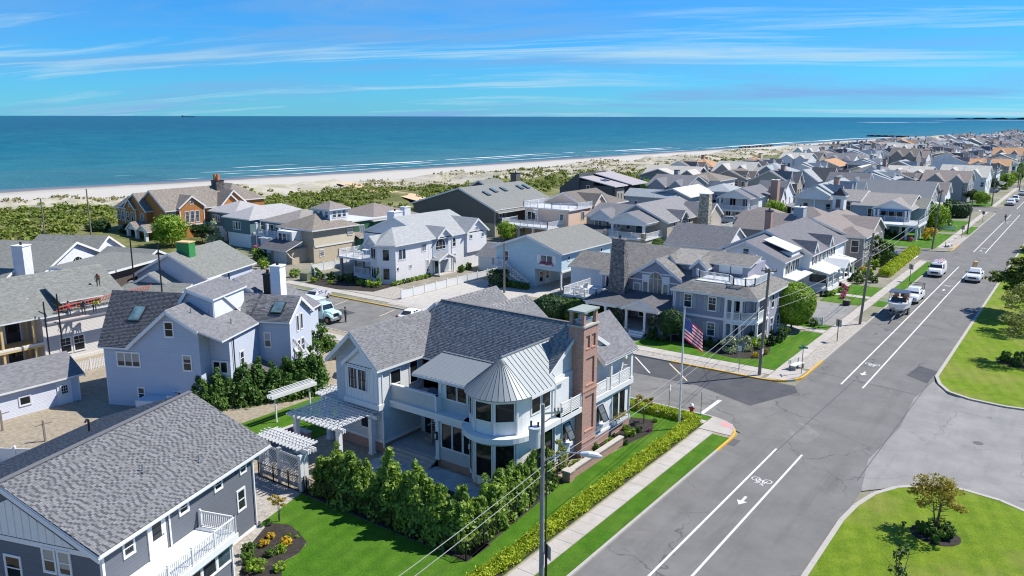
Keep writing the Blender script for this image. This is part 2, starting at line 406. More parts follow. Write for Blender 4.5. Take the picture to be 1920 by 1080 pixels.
def plant(name, label, cat, x, y, crown_me, trunk_me=None, s=1.0, rz=None, group=None, z=0.0, part='foliage'):
    """a plant is an Empty at its foot with a crown and, where one shows, a trunk"""
    rz = rnd.uniform(0, 6.28) if rz is None else rz
    if trunk_me is None:
        o = put(crown_me, name, None, (x, y, z), rz); tag(o, label, cat, group); o.scale = s if isinstance(s, tuple) else (s, s, s); return o
    o = thing(name, label, cat, (x, y, z), rz, group); o.scale = s if isinstance(s, tuple) else (s, s, s)
    put(crown_me, 'crown', o); put(trunk_me, 'trunk', o); return o
# ------------------------------------------------------------ ground, roads, shore and sea
def surf(name, stops, scale=1.0, rough=.9, bump=.3, bs=14, d2=.0, c2=(0, 0, 0), s2=.08, spec=.25):
    def f(t, b):
        p = geo_pos(t); n = t.noise(p, scale, 6, .65); m = t.noise(p, s2, 4, .6)
        cc = t.ramp(t.math('ADD', t.math('MULTIPLY', n, .75), t.math('MULTIPLY', t.noise(p, scale * 9, 3), .25)), stops)
        if d2: cc = t.mix(t.mapr(m, .45, .7, 0, d2), cc, c4(c2))
        t.set(b.inputs['Base Color'], cc); b.inputs['Roughness'].default_value = rough; b.inputs['Specular IOR Level'].default_value = spec
        if bump: t.set(b.inputs['Normal'], t.bump(t.noise(p, bs, 4, .7), bump, .04))
    return mat(name, f)
def lawnm(name, stops, dry, kd, stripe):
    def f(t, b):
        p = geo_pos(t); s_ = t.new('ShaderNodeSeparateXYZ', i0=p)
        fine = t.noise(p, 9.0, 4, .75); mid = t.noise(p, .9, 6, .7); big = t.noise(p, .16, 4, .6)
        cc = t.ramp(t.math('ADD', t.math('MULTIPLY', mid, .45), t.math('MULTIPLY', fine, .55)), stops)
        cc = t.mix(t.mapr(big, .48, .68, 0, kd), cc, c4(dry))
        mow = t.math('SINE', t.math('MULTIPLY', t.math('ADD', s_.outputs[0], t.math('MULTIPLY', s_.outputs[1], stripe)), 5.2))
        cc = t.mix(t.mapr(mow, -.4, .4, 0, .16), cc, mul(stops[0][1], .9))
        cc = t.mix(t.mapr(t.noise(p, 2.6, 3, .6), .64, .74, 0, .45), cc, c4(dry))
        t.set(b.inputs['Base Color'], cc); b.inputs['Roughness'].default_value = .95; b.inputs['Specular IOR Level'].default_value = .15
        t.set(b.inputs['Normal'], t.bump(t.noise(p, 16, 5, .8), 1.0, .07))
    return mat(name, f)
LAWN = lawnm('lawn', [(.32, (.026, .085, .005)), (.5, (.062, .165, .009)), (.68, (.12, .235, .022))], (.13, .20, .03), .45, .15)
PARK = lawnm('park_lawn', [(.32, (.062, .125, .007)), (.5, (.15, .235, .014)), (.68, (.27, .33, .035))], (.27, .25, .07), .6, .35)
GRAVEL = surf('pebble_yard', [(.3, (.19, .155, .115)), (.5, (.30, .255, .19)), (.7, (.42, .37, .29))], 3.5, .95, .8, 30, .3, (.30, .26, .2), .3)
PEBW = surf('white_pebble', [(.3, (.33, .31, .28)), (.5, (.42, .40, .365)), (.7, (.52, .50, .46))], 3.0, .95, .6, 26)
PEBG = surf('grey_pebble', [(.3, (.18, .165, .14)), (.5, (.36, .33, .29)), (.7, (.54, .51, .46))], 5.0, .95, .9, 20)
MULCH = surf('mulch', [(.3, (.022, .018, .016)), (.55, (.045, .038, .034)), (.75, (.09, .075, .065))], 4, .95, .8, 25)
ASPH = surf('asphalt', [(.25, (.138, .134, .129)), (.5, (.168, .163, .157)), (.75, (.203, .197, .190))], .35, .85, .35, 40, .35, (.205, .203, .20), .12)
ASPHW = surf('worn_asphalt', [(.25, (.125, .122, .116)), (.5, (.175, .17, .16)), (.75, (.24, .235, .22))], .5, .9, .35, 40, .4, (.22, .205, .18), .2)
ASPHD = surf('new_asphalt', [(.25, (.05, .052, .056)), (.5, (.072, .074, .08)), (.75, (.10, .10, .105))], .6, .85, .3, 40)
ROADC = surf('pale_road', [(.25, (.19, .187, .18)), (.5, (.25, .245, .235)), (.75, (.31, .30, .29))], .45, .9, .35, 36, .4, (.22, .215, .205), .1)
def roadm(name, stops, crack=.5, patch=(.22, .215, .205)):
    def f(t, b):
        p = geo_pos(t); s_ = t.new('ShaderNodeSeparateXYZ', i0=p); n = t.noise(p, .35, 7, .68); f_ = t.noise(p, 14, 3, .7)
        cc = t.ramp(t.math('ADD', t.math('MULTIPLY', n, .7), t.math('MULTIPLY', f_, .3)), stops)
        cc = t.mix(t.mapr(t.noise(t.scale(p, 1.0, .12, 1), .7, 5, .65), .52, .72, 0, .45), cc, mul(stops[0][1], .80))
        cc = t.mix(t.mapr(t.noise(p, .22, 5, .7, 1.5), .56, .66, 0, .55), cc, c4(patch))
        d = t.new('ShaderNodeTexNoise', i0=p, Scale=.8); d.inputs['Detail'].default_value = 5
        wv_ = t.new('ShaderNodeVectorMath'); wv_.operation = 'ADD'; t.set(wv_.inputs[0], p); t.set(wv_.inputs[1], t.scale(d.outputs['Color'], 2.2, 2.2, 0))
        vo = t.new('ShaderNodeTexVoronoi', i0=wv_.outputs[0], Scale=.16, feature='DISTANCE_TO_EDGE')
        ck = t.math('MULTIPLY', t.mapr(vo.outputs['Distance'], .004, .012, 1, 0), t.mapr(t.noise(p, .10, 3), .44, .58, 0, crack))
        cc = t.mix(ck, cc, (.045, .045, .045, 1))
        cc = t.mix(t.mapr(t.noise(p, .55, 3, .5), .70, .78, 0, .5), cc, mul(stops[0][1], .55))
        t.set(b.inputs['Base Color'], cc); b.inputs['Roughness'].default_value = .88; b.inputs['Specular IOR Level'].default_value = .2
        t.set(b.inputs['Normal'], t.bump(t.noise(p, 45, 3, .7), .35, .03))
    return mat(name, f)
ASPH = roadm('asphalt_main', [(.28, (.128, .125, .120)), (.5, (.162, .158, .152)), (.72, (.205, .20, .192))], .55, (.195, .19, .18)); ASPHW = roadm('asphalt_worn', [(.28, (.125, .122, .116)), (.5, (.175, .17, .16)), (.72, (.24, .235, .22))], .5, (.25, .235, .21)); ROADC = roadm('road_pale', [(.28, (.185, .182, .175)), (.5, (.245, .24, .23)), (.72, (.315, .305, .29))], .3, (.20, .195, .185))
WALK = surf('sidewalk_concrete', [(.3, (.34, .31, .275)), (.5, (.41, .38, .345)), (.7, (.47, .445, .41))], .8, .9, .25, 30, .3, (.32, .29, .255), .35)
LINE = surf('road_paint', [(.3, (.50, .50, .49)), (.6, (.62, .62, .60))], 2, .7, .1)
PAVER = surf('bluestone', [(.3, (.24, .27, .29)), (.5, (.36, .385, .40)), (.7, (.50, .505, .50))], .9, .8, .2, 20)

def sheet(name, pts, z, m, kind='structure', parent=None):
    b = MB(); b.face([(p[0], p[1], z) for p in pts]); return b.build(name, m, parent, kind=kind)
def rect(x0, y0, x1, y1): return [(x0, y0), (x1, y0), (x1, y1), (x0, y1)]

# sea
def water(t, b):
    p = geo_pos(t); s = t.new('ShaderNodeSeparateXYZ', i0=p)
    n = t.noise(t.scale(p, .004, .0012, 1), 1.0, 5, .6)
    off = t.math('ADD', t.math('MULTIPLY', s.outputs[0], -1.0), t.math('MULTIPLY', t.math('SUBTRACT', n, .5), 420.0))
    off = t.math('SUBTRACT', off, t.math('MULTIPLY', s.outputs[1], -.10))
    cc = t.ramp(t.mapr(off, 330, 1900), [(0, (.050, .150, .165)), (.08, (.018, .130, .160)), (.25, (.000, .100, .145)), (1, (.000, .055, .105))])
    m = t.noise(t.scale(p, .05, .025, 1), 1.0, 5, .6)
    t.set(b.inputs['Base Color'], t.mix(t.mapr(m, .42, .70, 0, .5), t.mix(t.mapr(t.noise(t.scale(p, .012, .02, 1), 1.0, 4, .6), .4, .65, 0, .45), cc, (.0, .065, .105, 1)), (.03, .18, .215, 1)))
    b.inputs['Roughness'].default_value = .35; b.inputs['Specular IOR Level'].default_value = .10
    w1 = t.noise(t.scale(p, .30, .11, 1), 1.0, 6, .62); w2 = t.noise(p, .9, 4, .6)
    t.set(b.inputs['Normal'], t.bump(t.math('ADD', w1, t.math('MULTIPLY', w2, .35)), 1.0, 1.6))
WATER = mat('sea_water', water)
b = MB(); b.face([(-60000, -3000, -1.25), (60000, -3000, -1.25), (60000, 60000, -1.25), (-60000, 60000, -1.25)])
b.build('sea', WATER, kind='structure')

# shore: heights on a grid, split into beach, dunes and scrub ground
NG = np.random.default_rng(3)
_ph = NG.random((40, 3)) * 6.283; _dr = NG.normal(size=(40, 2))
_dr /= np.linalg.norm(_dr, axis=1, keepdims=True)
def fbm(x, y, base, octs=5):
    s = 0; a = 1.0; tot = 0
    for o in range(octs):
        for k in range(4):
            i = (o * 4 + k) % 40; f = base * 2 ** o * (.8 + .1 * k)
            s = s + a * np.sin((x * _dr[i, 0] + y * _dr[i, 1]) * f + _ph[i, 0] + 1.5 * np.sin((x * _dr[i, 1] - y * _dr[i, 0]) * f * .6 + _ph[i, 1]))
            tot += a
        a *= .6
    return s / tot * 2
WL = ([-400, 100, 150, 200, 240, 325, 450, 660, 900, 1020, 1130, 1215], [-430, -312, -301, -292, -283, -273, -267, -243, -231, -219, -205, -150])
DL = ([-400, 0, 100, 165, 275, 360, 420, 540, 690, 900, 1130, 1215], [-320, -252, -230, -221, -211, -206, -198, -195, -194, -180, -165, -120])
VL = ([-400, 60, 100, 150, 180, 215, 255, 300, 350, 600, 1215], [-250, -212, -204, -194, -182, -168, -162, -158, -157, -165, -118])
xs = np.arange(-440, -126, 2.0); ys = np.concatenate([np.arange(-300, 40, 10.), np.arange(40, 460, 2.5), np.arange(460, 1235, 9.)])
X, Y = np.meshgrid(xs, ys); wl = np.interp(Y, *WL); dl = np.interp(Y, *DL) + 4 * fbm(X, Y, .05, 3); vl = np.interp(Y, *VL) + 7 * fbm(X + 50, Y, .035, 4)
tt = np.clip((X - wl) / np.maximum(dl - wl, 1), -1, 1)
Zh = -1.25 + 1.9 * tt
du = np.clip((X - dl) / 8, 0, 1) * np.clip((-134 - X) / 30, 0, 1)
Zh = Zh + du * (1.4 + (2.3 * fbm(X, Y, .07, 5) + .6 * fbm(X, Y, .4, 3)) * np.where(X < vl + 3, 1.0, .35))
Zh = np.where(X > -150, np.minimum(Zh, .05 + (Zh - .05) * np.clip((-130 - X) / 20, 0, 1)), Zh)
zone = np.where(X < dl, 0, np.where(X < vl, 1, 2))
def sand(t, b):
    p = geo_pos(t); s = t.new('ShaderNodeSeparateXYZ', i0=p); n = t.noise(p, .05, 5, .6)
    k = t.mapr(t.math('ADD', s.outputs[2], t.math('MULTIPLY', t.math('SUBTRACT', n, .5), .5)), -1.15, -.1)
    t.set(b.inputs['Base Color'], t.ramp(k, [(0, (.13, .125, .12)), (.28, (.19, .17, .15)), (.40, (.36, .335, .295)), (.75, (.45, .42, .37))]))
    t.set(b.inputs['Roughness'], t.mapr(k, .1, .45, .35, .95)); t.set(b.inputs['Normal'], t.bump(t.noise(p, .8, 5), .3, .2))
SAND = mat('sand', sand)
DUNE = surf('dune_sand', [(.34, (.17, .16, .08)), (.45, (.33, .305, .22)), (.60, (.44, .41, .35))], .16, .95, .4, 3)
SCRUBG = surf('scrub_soil', [(.35, (.06, .075, .02)), (.5, (.12, .13, .04)), (.68, (.27, .24, .12))], .09, .95, .5, 2)
V = np.stack([X, Y, Zh], -1).reshape(-1, 3); nx = len(xs); ny = len(ys)
ii = (np.arange(ny - 1)[:, None] * nx + np.arange(nx - 1)[None, :]).ravel()
F = np.stack([ii, ii + 1, ii + nx + 1, ii + nx], 1); zf = zone[:-1, :-1].ravel()
for k, (nm, m) in enumerate((('beach', SAND), ('dunes', DUNE), ('scrub_ground', SCRUBG))):
    f = F[zf == k]; u, inv = np.unique(f, return_inverse=True)
    me = np_mesh(nm, V[u], inv.reshape(-1, 4), m); me.polygons.foreach_set('use_smooth', [True] * len(me.polygons)); struct(put(me, nm))
def hz(x, y):
    i = np.clip(np.searchsorted(ys, y) - 1, 0, ny - 2); j = np.clip(((x - xs[0]) / 2).astype(int), 0, nx - 2); return Zh[i, j]
# scrub thicket: nobody could count the bushes
n = 7000; cx = NG.uniform(-215, -128, n); cy = 40 + 400 * NG.random(n) ** 1.35
vlc = np.interp(cy, *VL); keep = (cx > vlc + NG.normal(size=n) * 5) & (fbm(cx, cy, .06, 3) > -.42) & ~((np.abs(cx + 160 - (cy - 166) * -.93) < 5) & (cy > 150) & (cy < 176)) & ~((cx > -142) & (NG.random(n) < .5))
cx, cy = cx[keep], cy[keep]; cr = NG.uniform(.5, 1.35, len(cx)); cz = hz(cx, cy) + cr * .2
P, N = clumps(np.stack([cx, cy, cz], 1), cr, 26, NG, .7); N = N + np.array([0, 0, .7])
Vq, Fq = quads(P, N, .55, NG, .9, 1.2); o = put(np_mesh('dune_scrub', Vq, Fq, LEAF['dune']), 'dune_scrub', kind='stuff')
tag(o, 'low green bayberry scrub covering the ground behind the dunes', 'scrub')
n = 11000; cx = NG.uniform(-250, -160, n); cy = 60 + 700 * NG.random(n) ** 1.3; dlc = np.interp(cy, *DL); vlc = np.interp(cy, *VL)
keep = (cx > dlc + 1) & (cx < vlc + 12) & (fbm(cx, cy, .10, 4) > -.05); cx, cy = cx[keep], cy[keep]
P = np.stack([cx, cy, hz(cx, cy) + .25], 1); P = np.repeat(P, 4, 0) + NG.normal(size=(len(P) * 4, 3)) * [.5, .5, .12]
Vq, Fq = quads(P, np.tile([0, 0, .3], (len(P), 1)), .7, NG, .5, 1.1); o = put(np_mesh('beach_grass', Vq, Fq, LEAF['reed']), 'beach_grass', kind='stuff')
tag(o, 'dry tan beach grass in tufts on the pale dunes', 'grass')
# breakers and swash: foam lines along the water's edge
FOAM = plain('foam', (.80, .83, .84), .8, var=.05)
def foam(off, y0, y1, wmax, seed, thr, z=-1.16, step=1.5):
    yy = np.arange(y0, y1, step); xx = np.interp(yy, *WL) - off + 5 * fbm(yy * 0 + seed * 31., yy, .02, 3)
    w = np.clip((fbm(yy * 0 + seed * 17., yy, .045, 5) - thr) * wmax * 1.6, 0, wmax); b = MB()
    for i in range(len(yy) - 1):
        if w[i] > .05 or w[i + 1] > .05:
            b.face([(xx[i] - w[i] * .3, yy[i], z), (xx[i] + w[i] * .7, yy[i], z), (xx[i + 1] + w[i + 1] * .7, yy[i + 1], z), (xx[i + 1] - w[i + 1] * .3, yy[i + 1], z)])
    o = b.build('sea_foam', FOAM, kind='stuff'); return o
for lab, a in (('long white breaker rolling in parallel to the beach', (42, 175, 620, 4.2, 1, -.25)), ('second thinner line of foam inside the breaker', (27, 60, 760, 2.4, 2, -.05)),
               ('white swash fringe where the sea meets the sand', (8, 40, 1100, 1.8, 3, -.2)), ('broken foam patches farther out along the shore', (64, 90, 480, 2.0, 4, .3)), ('foam line off the far end of the beach', (18, 600, 1190, 5.0, 5, -.5)),
               ('scattered short whitecaps well off the beach', (130, 80, 900, 1.3, 6, .42))):
    tag(foam(*a), lab, 'foam')
b = MB()
for (px, py, L, w) in ((-890, 4150, 420, 60), (-760, 4500, 300, 40), (-820, 8200, 900, 160), (-1100, 7600, 500, 90)):
    b.face([(px - L * .25, py, -1.1), (px, py - w, -1.1), (px + L * .3, py - w * .5, -1.1), (px + L * .35, py + w, -1.1), (px, py + w * 1.2, -1.1)])
tag(b.build('shoal_foam', FOAM, kind='stuff'), 'pale surf breaking over far sandbars near the headland', 'foam')
# land: one sheet under the town
SOIL = surf('town_ground', [(.3, (.17, .155, .12)), (.5, (.24, .22, .175)), (.7, (.32, .295, .245))], .5, .95, .4, 12, .75, (.085, .145, .03), .05)
sheet('ground', [(-128, -300), (400, -300), (400, 1215), (-60, 1235), (-128, 1225)], -.06, SOIL)
GR = (-20.0, -10.0)
# streets
sheet('road', rect(-20, -120, -10, 1210), 0, ASPH)
CROSS = [(59.1, 71.0), (150, 161.5), (238.5, 250), (326, 337), (412, 423), (500, 511), (588, 599), (676, 687), (764, 775), (852, 863), (940, 951), (1028, 1039)]
for i, (y0, y1) in enumerate(CROSS):
    sheet('road' if i else 'cross_street', rect(-122, y0, -20.0, y1), .004 if i else .002, ASPHW if i == 0 else ASPH)
sheet('road', [(-38, 65.6), (-27.3, 65.9), (-21.5, 63.6), (-19.2, 69.3), (-20, 71), (-38, 71)], .007, ASPHD)
sheet('road', [(-19.4, 57), (-15.2, 58.2), (-14.9, 60.7), (-17.3, 63.2), (-21, 64.5), (-26, 61)], .006, ASPHW)
b = MB()
b.face([(-10.0, 52.5, .003), (-8, 54.8, .003), (-3.9, 56.2, .003), (60, 46, .003), (60, 84, .003), (-2.6, 77, .003), (-8.2, 76.4, .003), (-10.0, 80, .003), (-10.6, 74, .003), (-10.2, 66, .003), (-10.8, 58, .003)])
b.build('side_street', ROADC, kind='structure')
for q in (((-78.5, 62.2), (-74.5, 61.6), (-73.6, 63.6), (-77.5, 64.2)), ((-76, 65.2), (-72.8, 64.8), (-72.6, 66.3), (-75.6, 66.6))): sheet('road_patch', q, .010, ASPHD)
sheet('road_patch', [(-12.4, 80.5), (-10.4, 79), (-10.2, 83.5), (-12.0, 84.5)], .006, ASPHD)
# city blocks: a raised pad each, kerb round it
def rounded(x0, y0, x1, y1, r, corners='ne se', n=7):
    P = []
    for nm, cx, cy, a0 in (('sw', x0, y0, 180), ('se', x1, y0, 270), ('ne', x1, y1, 0), ('nw', x0, y1, 90)):
        if nm in corners:
            ox = cx + (r if cx == x0 else -r); oy = cy + (r if cy == y0 else -r)
            P += [(ox + r * math.cos(R(a0 + 90 * k / n)), oy + r * math.sin(R(a0 + 90 * k / n))) for k in range(n + 1)]
        else: P.append((cx, cy))
    return P
def pad(name, poly, z, m): b = MB(); b.prism(poly, -.05, z, 0); return b.build(name, m, kind='structure')
blocks = [(-120, 59.1)] + [(CROSS[i][1], CROSS[i + 1][0]) for i in range(len(CROSS) - 1)] + [(1039, 1210)]
for i, (y0, y1) in enumerate(blocks):
    pad('block_ground', rounded(-127.9, y0, -20.18, y1, 3.2), .09, GRAVEL if i == 0 else SOIL)
KERB = plain('kerb_concrete', (.38, .355, .32), .85, var=.12, scale=3)
def kerbline(pts, name='kerb', mats=None, w=.18, step=3.0, yel=()):
    """kerb laid in stones along a polyline; the stones are its parts"""
    e = put(None, name, None, (pts[0][0], pts[0][1], 0)); e['kind'] = 'structure'
    P = [Vector((p[0], p[1], 0)) for p in pts]; run = 0.0
    for a, c in zip(P, P[1:]):
        L = (c - a).length; k = max(1, round(L / step)); d = (c - a).normalized()
        for i in range(k):
            p = a + (c - a) * (i / k) + d * .008; q = a + (c - a) * ((i + 1) / k) - d * .008; mid = (p + q) / 2
            yl = any(r[0] <= mid.x <= r[1] and r[2] <= mid.y <= r[3] for r in yel)
            b = MB((pts[0][0], pts[0][1])); b.bar(p + Vector((0, 0, .035)), q + Vector((0, 0, .035)), w, .19)
            b.build('kerb_stone', YELLOWP if yl else KERB, e)
    return e
YEL = [(-20.6, -19, 51.5, 58), (-20.6, -19, 70, 79), (-33, -20, 70.5, 72.2), (-84, -72, 70.5, 71.3)]
def corner(cx, cy, r, a0, a1, n=6): return [(cx + r * math.cos(R(a0 + (a1 - a0) * k / n)), cy + r * math.sin(R(a0 + (a1 - a0) * k / n))) for k in range(n + 1)]
kerbline([(-20.09, 14), (-20.09, 55.9)] + corner(-23.29, 55.9, 3.2, 0, 90, 6) + [(-122, 59.1)], yel=YEL)
kerbline([(-122, 71.0), (-23.29, 71.0)] + corner(-23.29, 74.2, 3.2, -90, 0, 6) + [(-20.09, 146.8)] + corner(-23.29, 146.8, 3.2, 0, 90, 4) + [(-60, 150)], yel=YEL)
kerbline([(-60, 161.5), (-23.29, 161.5)] + corner(-23.29, 164.7, 3.2, -90, 0, 4) + [(-20.09, 235.3)] + corner(-23.29, 235.3, 3.2, 0, 90, 3) + [(-50, 238.5)], step=4, yel=[(-20.6, -19, 161, 174)])
# the green islands east of the street
isl1 = [(-9.9, -120)] + [(-9.9, 47.5), (-9.75, 50), (-9.2, 52.4), (-8.2, 54.3), (-6.6, 55.8), (-4.6, 56.5), (-2.5, 56.2), (-.8, 55.3), (1.5, 53.4), (9, 49), (60, 38), (60, -120)]
isl2 = [(-9.9, 1200), (-9.9, 81.5), (-9.4, 79.3), (-8.4, 77.4), (-6.6, 76.4), (-4.0, 76.1), (0, 76.8), (10, 78.6), (60, 86), (60, 1200)]
pad('lawn', isl1, .11, PARK); pad('lawn', isl2, .11, PARK)
kerbline([(-9.99, 18), (-9.99, 47.5)] + isl1[2:10], w=.30); kerbline([(-9.99, 300), (-9.99, 81.5)] + isl2[2:9], w=.30)
# sidewalks of separate slabs
def slabs(name, x0, y0, x1, y1, n, axis='y', z=.125, m=None):
    e = put(None, name, None, (x0, y0, 0)); e['kind'] = 'structure'; L = (y1 - y0 if axis == 'y' else x1 - x0) / n; g = .012
    me = None
    for i in range(n):
        if me is None:
            b = MB()
            if axis == 'y': b.box(0, g, -.1, x1 - x0, L - g, 0)
            else: b.box(g, 0, -.1, L - g, y1 - y0, 0)
            me = b.data('slab', [m or WALK])
        put(me, 'slab', e, (0, i * L, z + rnd.uniform(-.004, .004)) if axis == 'y' else (i * L, 0, z + rnd.uniform(-.004, .004)))
    return e
slabs('sidewalk', -22.75, 20, -21.6, 56.0, 28); slabs('sidewalk', -22.85, 74.3, -21.75, 149, 56)
slabs('sidewalk', -40, 72.6, -22.9, 74.1, 12, 'x'); slabs('sidewalk', -95, 72.4, -40.2, 73.9, 36, 'x'); slabs('sidewalk', -60, 57.2, -23, 57.95, 26, 'x')
slabs('sidewalk', -80, 56.2, -60.2, 57.8, 12, 'x'); slabs('sidewalk', -22.9, 166, -21.8, 238, 48); slabs('sidewalk', -22.9, 253, -21.8, 326, 30)
sheet('sidewalk', [(-22.9, 56.1), (-21.6, 56.1), (-20.3, 56.1), (-20.5, 57.3), (-21.5, 58.6), (-22.9, 59.0)], .12, WALK)
sheet('sidewalk', [(-22.8, 71.2), (-21.2, 71.9), (-20.4, 73.4), (-20.3, 75.6), (-21.7, 76.3), (-22.8, 74.2)], .12, WALK)
sheet('kerb_ramp', [(-21.75, 57.75), (-20.75, 57.55), (-20.95, 58.35), (-21.9, 58.75)], .126, plain('tactile_pink', (.60, .27, .27), .8))
# lawns, beds, pebble strips
for pts in (rect(-21.55, 20, -20.2, 55.6), [(-31, 58.05), (-22.95, 58.05), (-22.95, 58.98), (-31, 58.98)],
            [(-39.1, 30.35), (-37.9, 26.2), (-35.4, 27.1), (-33.9, 26.5), (-33.4, 25.3), (-33.4, 24.2), (-32.4, 23.6), (-32, 18), (-22.9, 18), (-22.9, 30.35)],
            [(-26.3, 30.36), (-22.9, 30.36), (-22.9, 57.1), (-31, 57.1), (-30.5, 54.2), (-27.2, 54.2), (-25.9, 49.5), (-26.4, 42)],
            [(-38.2, 74.2), (-22.9, 74.2), (-22.9, 90.6), (-25, 90.6), (-26.2, 84), (-26.6, 80), (-29, 78), (-38.2, 79)], rect(-28.5, 92.6, -23, 94.6), rect(-28, 107.6, -22.95, 112.3),
            rect(-28, 114, -22.95, 121), rect(-21.6, 108.5, -20.2, 112), rect(-21.6, 119, -20.2, 148), rect(-38, 164.3, -23, 187), rect(-32, 191, -23, 213), rect(-21.6, 189, -20.2, 203),
            rect(-31, 252.5, -23, 262), rect(-47.5, 36.5, -45.4, 50), [(-52.5, 33.4), (-47.5, 33.4), (-47.5, 50), (-52.5, 50)], rect(-69.5, 126.5, -60, 138), rect(-55, 76, -51.2, 82)):
    sheet('lawn', pts, .118, LAWN)
for pts in (rect(-21.7, 76.4, -20.2, 99), rect(-40, 71.15, -23.2, 72.55), rect(-21.7, 167, -20.2, 185)): sheet('pebble_strip', pts, .112, PEBG)
for pts in (rect(-37, 77.6, -30.8, 80.2), [(-31, 76), (-27.5, 75.6), (-25.4, 76.8), (-25.2, 79.5), (-26.2, 83), (-26, 89), (-28.5, 90.5), (-30.8, 80)], [(-27.6, 46), (-26.3, 47), (-25.4, 53), (-26.4, 55.6), (-28.2, 55), (-27.6, 52)],
            [(-37.6, 26.7), (-36.4, 27.3), (-35.2, 27.0), (-34.0, 26.6), (-33.45, 25.6), (-33.45, 24.5), (-32.4, 23.6), (-32.6, 22), (-34.3, 22.3), (-36.2, 24.2)],
            rect(-39.2, 30.4, -25.3, 32.6), [(-27.2, 31), (-25.3, 31), (-26.4, 42.4), (-27.9, 42.4)], [(-92, 74.3), (-85, 74), (-79.4, 75.8), (-79.8, 81), (-92, 84)], rect(-38, 188, -30, 190)): sheet('planting_bed', pts, .122, MULCH)
sheet('driveway', rect(-73, 72, -61.5, 91.5), .108, PEBW); sheet('driveway', rect(-63.5, 86.5, -58.5, 102), .109, CONCRETE)
sheet('driveway', rect(-59, 60, -47, 62), .1, ROADC); sheet('forecourt', [(-90, 74.2), (-73.3, 74.2), (-73.3, 80), (-80, 80)], .105, PEBG)
slabs('paver_driveway', -29.5, 95.0, -23.1, 107, 9, z=.115, m=ROADC)
slabs('path', -30, 90.9, -22.95, 92.4, 6, 'x', z=.119, m=WALK); slabs('path', -28.5, 112.4, -22.95, 113.9, 5, 'x', z=.119, m=WALK)
sheet('pebble_strip', [(-38.4, 26.1), (-37.2, 26.9), (-39.0, 30.3), (-43.8, 30.6), (-45, 28.2)], .105, PEBG)
sheet('pebble_strip', [(-37.9, 26.0), (-36.6, 27.0), (-34.4, 22.4), (-33, 19), (-34.2, 18.6)], .110, PEBG)
sheet('sand_path', [(-205, 181), (-182, 168.5), (-160, 163), (-133, 149), (-128, 146), (-128, 151), (-134, 155), (-158, 169), (-181, 175), (-204, 187)], 2.1, plain('path_sand', (.58, .42, .26), .95))
# painted markings
def line(x0, y0, x1, y1, w=.12, name='road_marking', z=.013, m=None):
    d = Vector((x1 - x0, y1 - y0, 0)).normalized(); r = Vector((-d.y, d.x, 0)) * w / 2; p, q = Vector((x0, y0, z)), Vector((x1, y1, z))
    b = MB(); b.face([p - r, q - r, q + r, p + r]); return b.build(name, m or LINE, kind='structure')
for x in (-16.72, -14.86):
    for y0, y1 in ((15, 56), (74, 147), (165, 236), (252, 324), (339, 410), (425, 498)): line(x, y0, x, y1, .15)
line(-24.05, 59.4, -24.05, 63.4, .35); line(-24.15, 150.2, -24.15, 154.5, .35); line(-24.2, 239, -24.2, 243, .35)
for x in (-35.9, -32.1): line(x, 70.4, x + 3.6, 66.5, .14, m=LINE if x < -34 else plain('cream_paint', (.62, .50, .34), .7))
for x in (-88, -78.6, -69.9): line(x, 70.4, x + .9, 66.8, .14, m=plain('cream_paint', (.62, .50, .34), .7))
ASPHC = plain('tar_seal', (.055, .055, .058), .6)
for p, q in (((-16.6, 55), (-16.0, 76)), ((-19.9, 76.5), (-10.1, 75)), ((-10.3, 79), (-10.6, 54))): line(*p, *q, .05, 'road_seam', .009, ASPHC)
def bike(y):
    b = MB()
    def ring(cx, cy, r):
        for k in range(14):
            a, c = 6.283 * k / 14, 6.283 * (k + 1) / 14
            b.face([(cx + r * math.cos(a), cy + r * math.sin(a), .013), (cx + r * math.cos(c), cy + r * math.sin(c), .013), (cx + (r - .07) * math.cos(c), cy + (r - .07) * math.sin(c), .013), (cx + (r - .07) * math.cos(a), cy + (r - .07) * math.sin(a), .013)])
    X0 = -15.8; ring(X0 - .40, y, .31); ring(X0 + .40, y, .31)
    for (ax, ay, bx, by) in ((-.4, 0, -.15, -.5), (-.15, -.5, .25, -.5), (.25, -.5, .4, 0), (-.15, -.5, .02, 0), (.02, 0, .25, -.5), (-.4, 0, .02, 0), (.25, -.5, .22, -.75), (.10, -.75, .36, -.75), (-.28, -.62, -.05, -.62)):
        d = Vector((bx - ax, by - ay, 0)).normalized(); r = Vector((-d.y, d.x, 0)) * .04; p, q = Vector((X0 + ax, y + ay, .0135)), Vector((X0 + bx, y + by, .0135)); b.face([p - r, q - r, q + r, p + r])
    b.build('bicycle_symbol', LINE, kind='structure')
    b = MB(); Y = y - 3.7
    b.face([(X0 - .09, Y + .75, .013), (X0 - .09, Y, .013), (X0 + .09, Y, .013), (X0 + .09, Y + .75, .013)]); b.face([(X0 - .34, Y + .02, .0135), (X0, Y - .6, .0135), (X0 + .34, Y + .02, .0135)])
    b.build('arrow_marking', LINE, kind='structure')
for y in (50.2, 82.2, 129, 171, 220): bike(y)
b = MB(); b.cyl(-4.83, 66.07, .005, .012, .36, 20); b.build('manhole_cover', plain('cast_iron', (.10, .095, .09), .6), kind='structure')
b = MB(); b.box(-20.0, 54.6, .004, -19.4, 55.9, .012); b.build('storm_drain', plain('cast_iron', (.10, .095, .09), .6), kind='structure')
